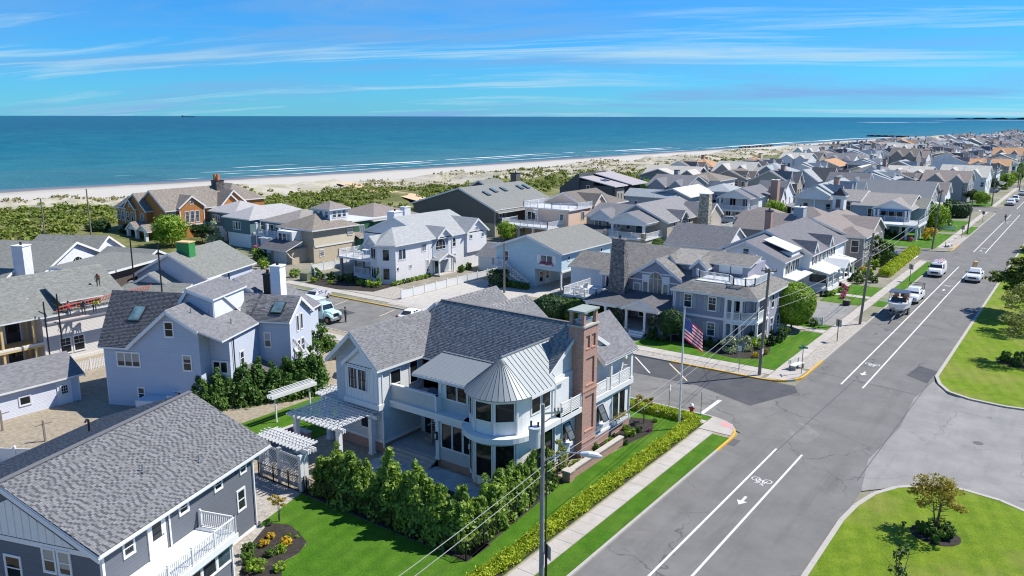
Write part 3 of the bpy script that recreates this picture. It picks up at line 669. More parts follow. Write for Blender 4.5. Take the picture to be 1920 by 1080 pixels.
# grooves of far headland
b = MB(); g = np.random.default_rng(5); pr = [(-1750 + 70 * i, 11500 - 60 * i) for i in range(26)]
for i in range(25):
    a, c = pr[i], pr[i + 1]; h0, h1 = (min(1, i / 6) * (14 + 8 * math.sin(i * 1.9)), min(1, (i + 1) / 6) * (14 + 8 * math.sin((i + 1) * 1.9)))
    b.face([(a[0], a[1], -2), (c[0], c[1], -2), (c[0], c[1], h1), (a[0], a[1], h0)]); b.face([(a[0], a[1], h0), (c[0], c[1], h1), (c[0] + 60, c[1] + 500, -2), (a[0] + 60, a[1] + 500, -2)])
b.build('headland', plain('far_woods', (.045, .07, .07), .95, var=.3, scale=.01), kind='structure')
b = MB()
for i in range(9): b.box(-237 + i * .9, 633 + 6 * i, -2, -234 + i * .9, 638.2 + 6 * i, .3 + .3 * (i % 3))
tag(b.build('rock_jetty', stonem('jetty_rock', (.10, .095, .085), 1.2)), 'dark low rock groyne crossing the beach into the surf', 'jetty')
b = MB()
for i in range(12): b.box(-256 + i * 4.6, 1146 - 2.4 * i, -2, -250.5 + i * 4.6, 1150 - 2.4 * i, .5 + .4 * (i % 2))
tag(b.build('rock_jetty', stonem('jetty_rock', (.10, .095, .085), 1.2)), 'farther dark rock groyne beyond the end of the beach', 'jetty')
b = MB((-13550, 8500)); b.prism([(-13610, 8410), (-13500, 8570), (-13480, 8590), (-13515, 8595), (-13630, 8420)], -1, 11); b.box(-13620, 8412, 11, -13600, 8430, 30)
tag(b.build('cargo_ship', plain('ship_hull', (.08, .05, .06), .6), loc=(-13550, 8500, 0)), 'tiny dark cargo ship on the horizon', 'ship')
# ------------------------------------------------------------ houses
FACE = {'S': 0.0, 'E': R(90), 'N': R(180), 'W': R(-90)}
WCACHE = {}
def win_mesh(w, h, style, fr, sash):
    k = (round(w, 2), round(h, 2), style, fr.name, sash.name)
    if k in WCACHE: return WCACHE[k]
    t = .085 if w > .5 else .06; b = MB(); x = w / 2
    b.box(-x - t, -.055, -t * 1.2, x + t, 0, 0); b.box(-x - t, -.05, h, x + t, 0, h + t * 1.2)
    b.box(-x - t, -.05, .001, -x, 0, h - .001); b.box(x, -.05, .001, x + t, 0, h - .001)
    s = .035
    b.box(-x, -.038, .001, x, -.004, s, 1); b.box(-x, -.038, h - s, x, -.004, h - .001, 1); b.box(-x + .001, -.038, s, -x + s, -.004, h - s, 1); b.box(x - s, -.038, s, x - .001, -.004, h - s, 1)
    def vb(a, lo=s, hi=None, ww=.022): b.box(a - ww, -.036, lo, a + ww, -.006, (h - s) if hi is None else hi, 1)
    def hb(z, a=-x + s, c=x - s, ww=.022): b.box(a, -.034, z - ww, c, -.008, z + ww, 1)
    if 'p' in style: b.box(-.06, -.046, .002, .06, -.002, h - .002)
    if 't' in style:
        for q in (-x / 3, x / 3): b.box(q - .05, -.046, .002, q + .05, -.002, h - .002)
    if 'd' in style: hb(h * .5, ww=.03)
    if 'g' in style:
        for q in ((-.5, .5) if 'p' in style else (0,)): vb(q * x, h * .5, ww=.014)
        hb(h * .75, ww=.014)
    if 'G' in style:
        for q in (-x / 3, x / 3): vb(q, ww=.014)
        for q in (1, 2): hb(h * q / 3, ww=.014)
    WCACHE[k] = b.data('window', [fr, sash]); return WCACHE[k]
def pane_mesh(w, h, m):
    k = ('pane', round(w, 2), round(h, 2), m.name)
    if k not in WCACHE:
        b = MB(); x = w / 2; b.box(-x + .02, -.016, .02, x - .02, -.002, h - .02); WCACHE[k] = b.data('pane', [m])
    return WCACHE[k]
class House:
    def __init__(s, name, label, cat='house', at=(0, 0), rot=0.0, group=None, wall=None, roof=None, trim=WHITE, sash=WHITE, z=0.0):
        s.e = thing(name, label, cat, (at[0], at[1], z), rot, group); s.off = at if rot == 0 else (0, 0)
        s.w, s.r, s.t, s.s = wall, roof, trim, sash
    def mb(s): return MB(s.off)
    def put(s, b, name, m, kind=None): return b.build(name, m, s.e, kind=kind)
    def box(s, x0, y0, x1, y1, z0, z1, m=None, name='wall', corners=False):
        b = s.mb(); b.box(x0, y0, z0, x1, y1, z1); o = s.put(b, name, m or s.w)
        if corners: s.corners(x0, y0, x1, y1, z0, z1)
        return o
    def corners(s, x0, y0, x1, y1, z0, z1, w=.13, p=.018):
        b = s.mb()
        for x, sx in ((x0, -1), (x1, 1)):
            for y, sy in ((y0, -1), (y1, 1)):
                b.prism([(x - sx * w, y - sy * w), (x + sx * p, y - sy * w), (x + sx * p, y + sy * p), (x - sx * w, y + sy * p)][::(1 if sx * sy > 0 else -1)], z0 + .002, z1 - .004)
        s.put(b, 'corner_board', s.t)
    def gable(s, x0, y0, x1, y1, z0, ze, zr, ax='y', c=None, ov=.3, rk=.3, roof=None, wall=None, th=.14, ze2=None, corners=False, walls=True, rk2=None):
        """walls with gable ends and the pitched roof on them; the ridge runs along ax"""
        a0, a1, e0, e1 = (x0, x1, y0, y1) if ax == 'y' else (y0, y1, x0, x1)
        c = (a0 + a1) / 2 if c is None else c; ze2 = ze if ze2 is None else ze2; rk2 = rk if rk2 is None else rk2
        P = (lambda a, e, z: (a, e, z)) if ax == 'y' else (lambda a, e, z: (e, a, z))
        if walls:
            b = s.mb(); prof = [(a0, z0), (a1, z0), (a1, ze2), (c, zr), (a0, ze)]
            for e, f in ((e0, 1), (e1, -1)):
                q = [P(a, e, z) for a, z in prof]; b.face(q if (f > 0) == (ax == 'y') else q[::-1])
            for a, z in ((a0, ze), (a1, ze2)):
                q = [P(a, e0, z0), P(a, e0, z), P(a, e1, z), P(a, e1, z0)]; b.face(q if (a == a0) == (ax == 'y') else q[::-1])
            s.put(b, 'wall', wall or s.w)
            if corners: s.corners(x0, y0, x1, y1, z0, min(ze, ze2))
        b = s.mb(); E0, E1 = e0 - rk, e1 + rk2
        for a, z, sg in ((a0, ze, -1), (a1, ze2, 1)):
            sl = (zr - z) / abs(c - a); ae = a + sg * ov; zz_ = z - sl * ov; L = math.hypot(c - ae, zr - zz_); nd = th / math.cos(math.atan(sl))
            q = [P(ae, E0, zz_), P(c, E0, zr), P(c, E1, zr), P(ae, E1, zz_)]; uv = [(E0, 0), (E0, L), (E1, L), (E1, 0)]
            if (ax == 'y') == (sg > 0): q = q[::-1]; uv = uv[::-1]
            b.slab(q, nd, 0, 1, uv)
        s.put(b, 'roof', [roof or s.r, s.t])
        if th > .18: return
        for e in (e0 - rk - .005, e1 + rk2 + .005):     # barge boards on the rakes
            for a, z, sg in ((a0, ze, -1), (a1, ze2, 1)):
                sl = (zr - z) / abs(c - a); ae = a + sg * ov
                b = s.mb(); b.bar(P(ae, e, z - sl * ov - .04), P(c + sg * .004, e, zr - .04), .045, .24); s.put(b, 'barge_board', s.t)
    def hip(s, x0, y0, x1, y1, z0, ze, zr, ov=.35, roof=None, wall=None, th=.14, walls=True, corners=False, top=None):
        if walls: s.box(x0, y0, x1, y1, z0, ze, wall, corners=corners)
        X0, Y0, X1, Y1 = x0 - ov, y0 - ov, x1 + ov, y1 + ov; w, d = X1 - X0, Y1 - Y0; r = min(w, d) / 2 - .001
        if top: r = top
        A = [(X0, Y0), (X1, Y0), (X1, Y1), (X0, Y1)]; B = [(X0 + r, Y0 + r), (X1 - r, Y0 + r), (X1 - r, Y1 - r), (X0 + r, Y1 - r)]
        b = s.mb(); z1 = ze + th
        for i in range(4):
            j = (i + 1) % 4; p = [(*A[i], z1), (*A[j], z1), (*B[j], zr), (*B[i], zr)]
            u = Vector(p[1]) - Vector(p[0]); L = u.length; u.normalize(); v = (Vector(p[3]) - Vector(p[0])); v = (v - u * v.dot(u)).normalized()
            b.face(p, 0, [((Vector(q) - Vector(p[0])).dot(u), (Vector(q) - Vector(p[0])).dot(v)) for q in p])
            b.face([(*A[i], ze - .06), (*A[j], ze - .06), (*A[j], z1), (*A[i], z1)], 1)
        b.face([(*q, ze - .06) for q in reversed(A)], 1)
        if top: b.face([(*q, zr) for q in B], 0, B)
        s.put(b, 'roof', [roof or s.r, s.t])
    def slab(s, pts, th=.12, m=None, name='roof'):
        b = s.mb(); b.slab(pts, th); return s.put(b, name, [m or s.r, s.t])
    def win(s, f, a, pl, z, w, h, style='d', fr=None, sash=None, glass=None, name='window'):
        rz = FACE[f] if isinstance(f, str) else f
        if isinstance(f, str): x, y = (a, pl) if f in 'SN' else (pl, a)
        else: x, y = a, pl
        g = SHADOWGLASS[rnd.choice((0, 0, 1, 1, 3, 3, 2))] if glass is None else glass
        o = put(win_mesh(w, h, style, fr or s.t, sash or s.s), name, s.e, (x - s.off[0], y - s.off[1], z), rz)
        put(pane_mesh(w, h, g), 'pane', o); return o
    def wins(s, f, pl, z, w, h, aa, style='d', **k):
        for a in aa: s.win(f, a, pl, z, w, h, style, **k)
    def arch(s, f, a, pl, z, r, h=0.0, glass=None):
        """half-round window on a straight part of height h"""
        n = 12; x, y = (a, pl) if f in 'SN' else (pl, a)
        O = [(-r - .1, 0, 0), (r + .1, 0, 0)] + [((r + .1) * math.cos(R(180 * k / n)), 0, h + (r + .1) * math.sin(R(180 * k / n))) for k in range(n + 1)]
        I = [(-r, 0, .08), (r, 0, .08)] + [(r * math.cos(R(180 * k / n)), 0, h + r * math.sin(R(180 * k / n))) for k in range(n + 1)]
        b = MB(); m = len(O)
        for i in range(m):
            j = (i + 1) % m
            b.face([(O[i][0], -.05, O[i][2]), (O[j][0], -.05, O[j][2]), (I[j][0], -.05, I[j][2]), (I[i][0], -.05, I[i][2])])
            b.face([(O[i][0], 0, O[i][2]), (O[j][0], 0, O[j][2]), (O[j][0], -.05, O[j][2]), (O[i][0], -.05, O[i][2])]); b.face([(I[i][0], -.05, I[i][2]), (I[j][0], -.05, I[j][2]), (I[j][0], 0, I[j][2]), (I[i][0], 0, I[i][2])])
        for q in (-.33, .33): b.box(q * r - .02, -.04, .08, q * r + .02, -.01, h + r * .94)
        b.box(-r, -.04, h - .02, r, -.01, h + .02)
        o = b.build('arched_window', s.t, s.e, (x - s.off[0], y - s.off[1], z), FACE[f])
        b = MB(); b.face([(p[0], -.012, p[2]) for p in I]); b.build('pane', glass or SHADOWGLASS[1], o)
    def door(s, f, a, pl, z, w=.95, h=2.05, m=None, glass=True):
        x, y = (a, pl) if f in 'SN' else (pl, a); rz = FACE[f] if isinstance(f, str) else f
        b = MB(); b.box(-w / 2, -.05, 0, w / 2, 0, h, 0); b.box(-w / 2 - .11, -.06, 0, -w / 2, 0, h + .11, 1); b.box(w / 2, -.06, 0, w / 2 + .11, 0, h + .11, 1); b.box(-w / 2, -.06, h, w / 2, 0, h + .11, 1)
        o = b.build('door', [m or s.t, s.t], s.e, (x - s.off[0], y - s.off[1], z), rz)
        if glass: b = MB(); b.box(-w * .3, -.062, h * .45, w * .3, -.051, h * .92); b.build('pane', SHADOWGLASS[0], o)
        b = MB(); b.box(w * .36, -.10, h * .46, w * .42, -.05, h * .50); b.build('handle', GREYMETAL, o)
    def rail(s, pts, z, h=.95, step=.13, post=1.6, m=None, sep=False, top=True, horiz=0, closed=False):
        """balcony railing; sep: each baluster its own part"""
        b = s.mb(); m = m or s.t; PP = [Vector((p[0], p[1], 0)) for p in pts]; bal = []
        if closed: PP.append(PP[0])
        for a, c in zip(PP, PP[1:]):
            L = (c - a).length; d = (c - a).normalized(); up = Vector((0, 0, 1)); zv = Vector((0, 0, z))
            b.bar(a + zv + up * h, c + zv + up * h, .07, .06); b.bar(a + zv + up * .1, c + zv + up * .1, .05, .05)
            k = max(1, round(L / post))
            for i in range(k + 1): p = a + (c - a) * (i / k) + zv; b.bar(p, p + up * (h + .1), .10, .10)
            if horiz:
                for i in range(1, horiz + 1): q = up * (.1 + (h - .1) * i / (horiz + 1)); b.bar(a + zv + q, c + zv + q, .04, .07)
            else:
                n = max(2, round(L / step))
                for i in range(1, n): bal.append(a + (c - a) * (i / n) + zv)
        if not sep:
            for p in bal: b.bar(p + Vector((0, 0, .1)), p + Vector((0, 0, h)), .035, .035)
        o = s.put(b, 'railing', m)
        if sep:
            q = MB(); q.bar((0, 0, .1), (0, 0, h), .035, .035); me = q.data('baluster', [m])
            for p in bal: put(me, 'baluster', o, (p.x - s.off[0], p.y - s.off[1], p.z))
        return o
    def col(s, x, y, z0, z1, r=.13, sq=True, m=None, cap=True):
        b = s.mb()
        if sq: b.box(x - r, y - r, z0, x + r, y + r, z1)
        else: b.cyl(x, y, z0, z1, r, 10, r * .85)
        if cap: b.box(x - r * 1.35, y - r * 1.35, z0, x + r * 1.35, y + r * 1.35, z0 + .14); b.box(x - r * 1.35, y - r * 1.35, z1 - .12, x + r * 1.35, y + r * 1.35, z1 - .001)
        return s.put(b, 'column', m or s.t)
    def chimney(s, x0, y0, x1, y1, z0, z1, m=None, capm=None, pots=1, taper=0):
        b = s.mb(); t = taper
        b.mesh([(x0, y0, z0), (x1, y0, z0), (x1, y1, z0), (x0, y1, z0), (x0 + t, y0 + t, z1), (x1 - t, y0 + t, z1), (x1 - t, y1 - t, z1), (x0 + t, y1 - t, z1)], [(0, 1, 5, 4), (1, 2, 6, 5), (2, 3, 7, 6), (3, 0, 4, 7), (4, 5, 6, 7)])
        o = s.put(b, 'chimney', m or s.w); b = s.mb(); b.box(x0 + t - .07, y0 + t - .07, z1 + .001, x1 - t + .07, y1 - t + .07, z1 + .14); b.build('chimney_cap', capm or s.t, o)
        if pots: b = s.mb(); b.cyl((x0 + x1) / 2, (y0 + y1) / 2, z1 + .14, z1 + .5, .14, 10); b.build('flue', DARK, o)
    def deck(s, x0, y0, x1, y1, z, th=.3, m=None, name='deck', floor=None):
        b = s.mb(); b.box(x0, y0, z - th, x1, y1, z); s.put(b, name, m or s.t)
        if floor: b = s.mb(); b.box(x0 + .08, y0 + .08, z + .001, x1 - .08, y1 - .08, z + .02); s.put(b, 'deck_floor', floor)
    def steps(s, x0, y0, x1, y1, z0, z1, n, d='S', m=None):
        """straight steps rising away from side d"""
        for i in range(n):
            b = s.mb(); zt = z0 + (z1 - z0) * (i + 1) / n; f = i / n
            if d == 'S': b.box(x0, y0 + (y1 - y0) * f, z0, x1, y1 - i * .0015, zt)
            elif d == 'E': b.box(x0 + i * .0015, y0, z0, x1 + (x0 - x1) * f, y1, zt)
            s.put(b, 'step', m or CONCRETE)
    def skylight(s, p, u, v, w, h):
        """frame and pane lying on a slope; u along eave, v up the slope"""
        p, u, v = Vector(p), Vector(u).normalized(), Vector(v).normalized(); n = u.cross(v); o3 = Vector((s.off[0], s.off[1], 0)); b = MB(); g = MB()
        for bb, e, lo, hi in ((b, .07, 0, .14), (g, 0, .10, .155)):
            C = [p + u * a + v * c + n * k - o3 for k in (lo, hi) for a, c in ((-w / 2 - e, -e), (w / 2 + e, -e), (w / 2 + e, h + e), (-w / 2 - e, h + e))]
            bb.mesh(C, [(3, 2, 1, 0), (4, 5, 6, 7), (0, 1, 5, 4), (1, 2, 6, 5), (2, 3, 7, 6), (3, 0, 4, 7)])
        o = b.build('skylight', DARK, s.e); g.build('pane', glassm('sky_glass', (.10, .17, .20), .05, .6), o)
    def shingles(s, pts, m, w=.36, h=.145, seed=1, lift=.012):
        """real shingle tabs over a planar slope (first two points are the eave)"""
        g = np.random.default_rng(seed); P = np.array([[p[0] - s.off[0], p[1] - s.off[1], p[2]] for p in pts]); u = P[1] - P[0]; u /= np.linalg.norm(u)
        nrm = np.cross(P[1] - P[0], P[-1] - P[0]); nrm /= np.linalg.norm(nrm); nrm = nrm if nrm[2] > 0 else -nrm; v = np.cross(nrm, u)
        q = np.stack([(P - P[0]) @ u, (P - P[0]) @ v], 1); us, vs, ws, dk = [], [], [], []
        r = 0; y = 0.0
        while y < q[:, 1].max():
            n = 2 * int((q[:, 0].max() - q[:, 0].min()) / w * .75 + 2); ww = np.where(np.arange(n) % 2 == 0, w * g.uniform(.7, 1.15, n), w * g.uniform(.32, .62, n)); xx = q[:, 0].min() - g.random() * w * 1.4 + np.concatenate([[0], np.cumsum(ww)[:-1]])
            us.append(xx); ws.append(ww); vs.append(np.full(n, y)); dk.append(np.arange(n) % 2 == 1); y += h
        us, vs, ws, dk = map(np.concatenate, (us, vs, ws, dk)); mx, my = us + ws / 2, vs + h / 2; ins = np.ones(len(us), bool)
        inside = np.zeros(len(us), bool); j = len(q) - 1; lo = np.full(len(us), 1e9); hi = np.full(len(us), -1e9)
        for i in range(len(q)):
            for yy in (my,):
                cross = (q[i, 1] > yy) != (q[j, 1] > yy); xc = (q[j, 0] - q[i, 0]) * (yy - q[i, 1]) / (q[j, 1] - q[i, 1] + 1e-9) + q[i, 0]
                lo = np.where(cross, np.minimum(lo, xc), lo); hi = np.where(cross, np.maximum(hi, xc), hi)
            j = i
        e1 = np.minimum(us + ws, hi); us = np.maximum(us, lo); ws = e1 - us; inside = ws > .03
        us, vs, ws, dk = us[inside], vs[inside], ws[inside], dk[inside]; k = len(us); th = lift + .010 * g.random(k); gp = .006
        def pt(a, c, l): return P[0] + a[:, None] * u + c[:, None] * v + l[:, None] * nrm
        z0 = np.full(k, .002); A = pt(us + gp, vs, th); B = pt(us + ws - gp, vs, th); C = pt(us + ws - gp, vs + h * 1.12, z0 + .004); D = pt(us + gp, vs + h * 1.12, z0 + .004); E = pt(us + gp, vs, z0 - .004); Fq = pt(us + ws - gp, vs, z0 - .004)
        V = np.stack([A, B, C, D, E, Fq], 1).reshape(-1, 3); b0 = np.arange(k)[:, None] * 6; F = np.concatenate([b0 + [0, 1, 2, 3], b0 + [4, 5, 1, 0]]); me = np_mesh('shingles', V, F, m); mi = (dk & (g.random(k) < .8)).astype(np.int32); me.polygons.foreach_set('material_index', np.concatenate([mi, mi])); put(me, 'shingles', s.e, kind='stuff')
    def pipe(s, x, y, z0, z1, m=None):
        b = s.mb(); b.box(x - .045, y - .045, z0, x + .045, y + .045, z1); s.put(b, 'downpipe', m or s.t)
# ---- materials of the houses
def tabs(n, c, d): return [islandm(n + '_light', [(0, tuple(v * .84 for v in c)), (.5, c), (1, tuple(v * 1.2 for v in c))], .9, .2, pw=.12), islandm(n + '_dark', [(0, tuple(v * .8 for v in d)), (1, tuple(v * 1.25 for v in d))], .9, .2, pw=.12)]
SHIN_A = tabs('tab_grey', (.255, .25, .25), (.155, .152, .158))
SHIN_B = tabs('tab_slate', (.172, .175, .183), (.085, .087, .099))
SHIN_C = tabs('tab_brown', (.165, .158, .158), (.105, .10, .102))
RGREY = roofm('roof_grey', (.17, .17, .18)); RDARK = roofm('roof_charcoal', (.105, .105, .112)); RBROWN = roofm('roof_brown', (.17, .15, .135), warm=.05)
RGREEN = roofm('roof_greygreen', (.185, .19, .175)); RCEDAR = roofm('roof_cedar', (.21, .185, .16), .45, .2, .16, .05); RPALE = roofm('roof_pale', (.42, .41, .37)); RLIGHT = roofm('roof_lightgrey', (.30, .325, .34)); ROAK = roofm('roof_weathered', (.26, .24, .22), .3)
RORANGE = roofm('roof_orange', (.42, .25, .14), .25); RWHITE = plain('white_metal_roof', (.55, .565, .565), .5)
RTAUPE = roofm('roof_taupe', (.23, .20, .185), .25)
S = siding
SA = S('siding_mist', (.56, .575, .58), .13); SB = S('siding_slate_blue', (.122, .134, .158), .19); SC = S('siding_lilac_grey', (.45, .49, .57), .14); SD = S('siding_shed', (.55, .57, .63), .12)
SE_ = S('siding_shell', (.57, .55, .53), .14); SHK_K = shake('shake_silver', (.70, .69, .69), .12); SN = S('siding_sky_blue', (.46, .60, .66), .2)
SO = S('siding_lavender', (.30, .295, .36), .13); SP = S('siding_white', (.72, .74, .76), .15); SQ = shake('shake_taupe', (.27, .245, .225), .25); SS = S('siding_taupe', (.40, .36, .31), .14)
SL1 = shake('shake_olive', (.125, .115, .095), .2); SL2 = S('siding_khaki', (.40, .36, .24), .18); SM = plain('stucco_peach', (.68, .50, .38), .85, scale=3); SH = shake('shake_cedar_red', (.44, .175, .045), .35)
SI = S('siding_teal', (.115, .185, .20), .15); SIW = plain('white_render', (.66, .68, .70), .8); SJ = S('siding_sand', (.45, .385, .29), .13); SJG = S('siding_forest', (.035, .115, .06), .3)
SV = S('siding_steel', (.33, .38, .43), .14); SX = S('siding_pewter', (.32, .32, .33), .14); SW_ = S('siding_cream', (.68, .58, .37), .2); SRD = S('siding_graphite', (.095, .10, .105), .25)
STONE = stonem('chimney_stone', (.17, .16, .155), 4.0); STONEL = stonem('tan_stone', (.42, .36, .28), 3.0)
DOORB = plain('teal_door', (.03, .085, .11), .4); BATTEN = S('batten_white', (.72, .73, .74), .001 + 9.0)
SCREEN = glassm('porch_screen', (.05, .055, .055), .35, .3)

# ============ A: the corner house with the turret (world axes)
A = House('corner_house', 'large pale grey house with round metal-roofed turret and tall brick chimney', 'house', (-34, 46), wall=SA, roof=RGREY, sash=DARK)
A.gable(-44.0, 38.0, -39.2, 45.5, .9, 6.7, 8.85, 'y', ov=.3, rk=.75, rk2=0)
A.box(-43.95, 38.05, -39.25, 44.9, 0, .9, BRICK, 'plinth'); A.box(-44.06, 37.94, -39.14, 45.4, .9, 1.12, WHITE, 'water_table')
A.shingles([(-38.92, 37.25, 6.62), (-38.92, 43.2, 6.62), (-41.6, 45.0, 9.02), (-41.6, 37.25, 9.02)], SHIN_A, seed=2)
A.box(-42.55, 37.55, -39.12, 37.995, 3.95, 6.55, WHITE, 'bay'); A.box(-42.7, 37.45, -39.05, 37.998, 3.55, 3.95, WHITE, 'bay_sill')
A.gable(-42.55, 37.55, -39.12, 38.6, 6.5, 6.55, 7.95, 'y', ov=.15, rk=.2, rk2=0, wall=WHITE, th=.1)
for i in range(9): b = A.mb(); x = -42.4 + i * .39; b.box(x, 37.525, 3.97, x + .05, 37.555, 6.5); A.put(b, 'batten', WHITE)
for x in (-41.72, -40.72): A.win('S', x, 37.55, 4.75, .82, 1.5, 'dg', sash=DARK, glass=SHADOWGLASS[1])
A.win('E', 39.3, -39.2, 5.15, .95, .95, '', sash=DARK); A.win('E', 41.2, -39.2, 4.75, .75, 1.6, 'd', sash=DARK)
A.win('S', -41.1, 38.0, 1.75, .75, 1.1, 'g', sash=DARK)
# porch, terrace and sun rooms between wing and turret
A.box(-39.2, 38.85, -31.9, 43.2, 0, .58, BRICK, 'plinth'); A.deck(-39.2, 38.8, -34.75, 43.2, .64, .06, PAVER, 'porch_floor')
A.steps(-39.15, 37.45, -34.8, 38.8, 0, .6, 4, 'S', CONCRETE)
A.box(-39.2, 41.9, -31, 43.4, .6, 3.5, WHITE); A.box(-41.3, 42.3, -28.2, 47.0, 3.9, 6.55, A.w); A.box(-34.6, 38.85, -31.5, 43.2, .6, 1.55, STUCCO, 'wall'); A.box(-34.6, 38.87, -31.5, 43.2, 1.55, 3.5, WHITE, 'wall')
A.deck(-39.2, 38.7, -31.4, 43.3, 3.98, .48, WHITE, 'terrace'); A.deck(-39.35, 38.62, -31.5, 38.7, 4.02, .2, WHITE, 'cornice')
A.box(-39.2, 38.86, -34.9, 39.0, 3.98, 5.12, STUCCO, 'parapet'); A.box(-39.2, 38.8, -34.85, 39.06, 5.12, 5.2, WHITE, 'parapet_cap'); A.box(-34.99, 38.82, -34.85, 39.5, 3.98, 5.2, WHITE, 'parapet_end')
A.box(-35.15, 39.45, -31.5, 42.5, 3.98, 4.85, STUCCO, 'wall'); A.box(-35.15, 39.47, -31.5, 42.5, 4.85, 6.25, WHITE, 'wall'); A.col(-35.0, 39.5, 4.0, 6.3, .13); A.col(-34.75, 38.85, .62, 3.5, .14)
for x in (-34.0, -33.0, -32.15): A.win('S', x, 39.45, 4.95, .84 if x > -32.5 else .86, 1.3, '', sash=DARK, glass=SHADOWGLASS[0])
for x in (-33.95, -32.95, -32.08): A.win('S', x, 38.85, 1.62, .86, 1.72, '', sash=DARK, glass=SHADOWGLASS[0])
for x in (-34.75, -31.75):
    b = A.mb(); b.box(x - .09, 38.55, 2.1, x + .09, 38.72, 2.65); o = A.put(b, 'wall_lantern', BLACK); b = A.mb(); b.box(x - .06, 38.535, 2.2, x + .06, 38.549, 2.55); b.build('lantern_glass', OFFWHITE, o)
A.win('S', -35.4, 41.9, 1.4, .7, 1.3, '', sash=DARK); A.door('S', -38.2, 41.9, .65, 1.1, 2.1, DARK); b = A.mb(); b.box(-38.5, 42.2, 5.1, -38.3, 42.3, 5.65); A.put(b, 'wall_lantern', BLACK)
# spiral stair
for i in range(15):
    a = R(150 - i * 20); b = A.mb(); c, s_ = math.cos(a), math.sin(a); c2, s2 = math.cos(a + .32), math.sin(a + .32); z = .85 + i * .21; x, y = -36.7, 40.35
    b.mesh([(x, y, z), (x + c * 1.0, y + s_ * 1.0, z), (x + c2 * 1.0, y + s2 * 1.0, z), (x, y, z - .05), (x + c * 1.0, y + s_ * 1.0, z - .05), (x + c2 * 1.0, y + s2 * 1.0, z - .05)], [(0, 1, 2), (5, 4, 3), (0, 3, 4, 1), (1, 4, 5, 2), (2, 5, 3, 0)]); A.put(b, 'stair_tread', CONCRETE)
b = A.mb(); b.cyl(-36.7, 40.35, .6, 4.6, .07); b.tube([(-36.7 + 1.0 * math.cos(R(150 - i * 20)), 40.35 + 1.0 * math.sin(R(150 - i * 20)), 1.75 + i * .21) for i in range(15)], .035, 6); A.put(b, 'stair_rail', GREYMETAL)
# patio of separate stones round a covered pool
e = put(None, 'patio'); e['kind'] = 'structure'; me_ = {}
for r_ in range(8):
    y = 32.75 + r_ * .72; x = -39.1 + (r_ % 2) * -.0
    while x < -27.6:
        L = rnd.choice((.7, 1.0, 1.3)); L = min(L, -27.4 - x)
        if not (-37.6 < x + L / 2 < -29.6 and 33.4 < y + .36 < 36.7):
            if L not in me_: b = MB(); b.box(.01, .01, -.05, L - .01, .71, 0); me_[L] = b.data('paving_stone', [PAVER])
            put(me_[L], 'paving_stone', e, (x, y, .15 + rnd.uniform(-.006, .006)))
        x += L
sheet('pool_cover', rect(-37.5, 33.5, -29.7, 36.6), .13, plain('pool_cover_black', (.012, .014, .018), .5))
# shed roof of standing seam panels
n = 11
for i in range(n):
    x0 = -37.3 + i * 4.9 / n; x1 = x0 + 4.9 / n; b = A.mb(); b.slab([(x0, 40.35 - 1.25, 6.28), (x1 - .01, 40.35 - 1.25, 6.28), (x1 - .01, 42.4, 6.98), (x0, 42.4, 6.98)], .05); b.bar((x0 + .012, 39.1, 6.345), (x0 + .012, 42.4, 7.045), .022, .045); A.put(b, 'roof_panel', SEAM)
b = A.mb(); b.box(-37.34, 39.06, 6.1, -32.4, 39.2, 6.3); A.put(b, 'fascia', WHITE); b = A.mb(); b.bar((-37.3, 42.42, 7.06), (-32.4, 42.42, 7.06), .12, .08); A.put(b, 'flashing', SEAM)
# turret
CX, CY = -30.0, 39.8
def arcp(r, a0=-90, a1=90, n=20): return [(CX + r * math.sin(R(a0 + (a1 - a0) * k / n)), CY - r * math.cos(R(a0 + (a1 - a0) * k / n))) for k in range(n + 1)]
def tur(r, z0, z1, m, name, ye=45.0):
    b = A.mb(); P = arcp(r); b.prism(P + [(CX + r, ye), (CX - r, ye if r < 2.3 else 42.5)], z0, z1); return A.put(b, name, m)
tur(2.04, 0, .35, BRICK, 'plinth'); tur(2.0, .35, 3.55, WHITE, 'turret_wall'); tur(2.0, 4.0, 6.3, WHITE, 'turret_wall'); tur(2.34, 3.42, 3.62, STUCCO, 'frieze', 45.4); tur(2.62, 3.62, 3.98, WHITE, 'cornice', 45.5); tur(2.22, 6.22, 6.42, WHITE, 'frieze', 44.2)
for z, h in ((4.95, 1.2), (1.05, 2.3)):
    for a, w in ((-40, .62), (4, 1.18), (44, 1.18)):
        A.win(R(a), CX + 2.0 * math.sin(R(a)), CY - 2.0 * math.cos(R(a)) - .03, z, w, h, '', sash=DARK, glass=SHADOWGLASS[0])
for a in (-62, -21, 24, 66):
    for z0, z1 in ((.4, 3.4), (4.02, 6.2)):
        b = A.mb(); x, y = CX + 2.05 * math.sin(R(a)), CY - 2.05 * math.cos(R(a)); b.cyl(x, y, z0, z1, .11, 8); A.put(b, 'pilaster', WHITE)
for y in (40.9, 42.1): A.win('E', y, CX + 2.0, 4.95, .92, 1.2, '', sash=DARK, glass=SHADOWGLASS[0])
for y in (41.0, 42.4): A.win('E', y, CX + 2.0, 1.1, 1.0, 2.2, '', sash=DARK, glass=SHADOWGLASS[0])
AP = (CX, CY, 8.55); RE = 2.45; n = 20
for i in range(n):
    a0, a1 = -100 + i * 190 / n, -100 + (i + 1) * 190 / n
    p, q = [(CX + RE * math.sin(R(a)), CY - RE * math.cos(R(a)), 6.42) for a in (a0, a1 - .25)]
    b = A.mb(); b.slab([p, q, AP], .05); pa, ap = Vector(p), Vector(AP); b.bar(pa + Vector((0, 0, .07)), pa + (ap - pa) * .94 + Vector((0, 0, .07)), .02, .04); A.put(b, 'roof_panel', SEAM)
n = 12
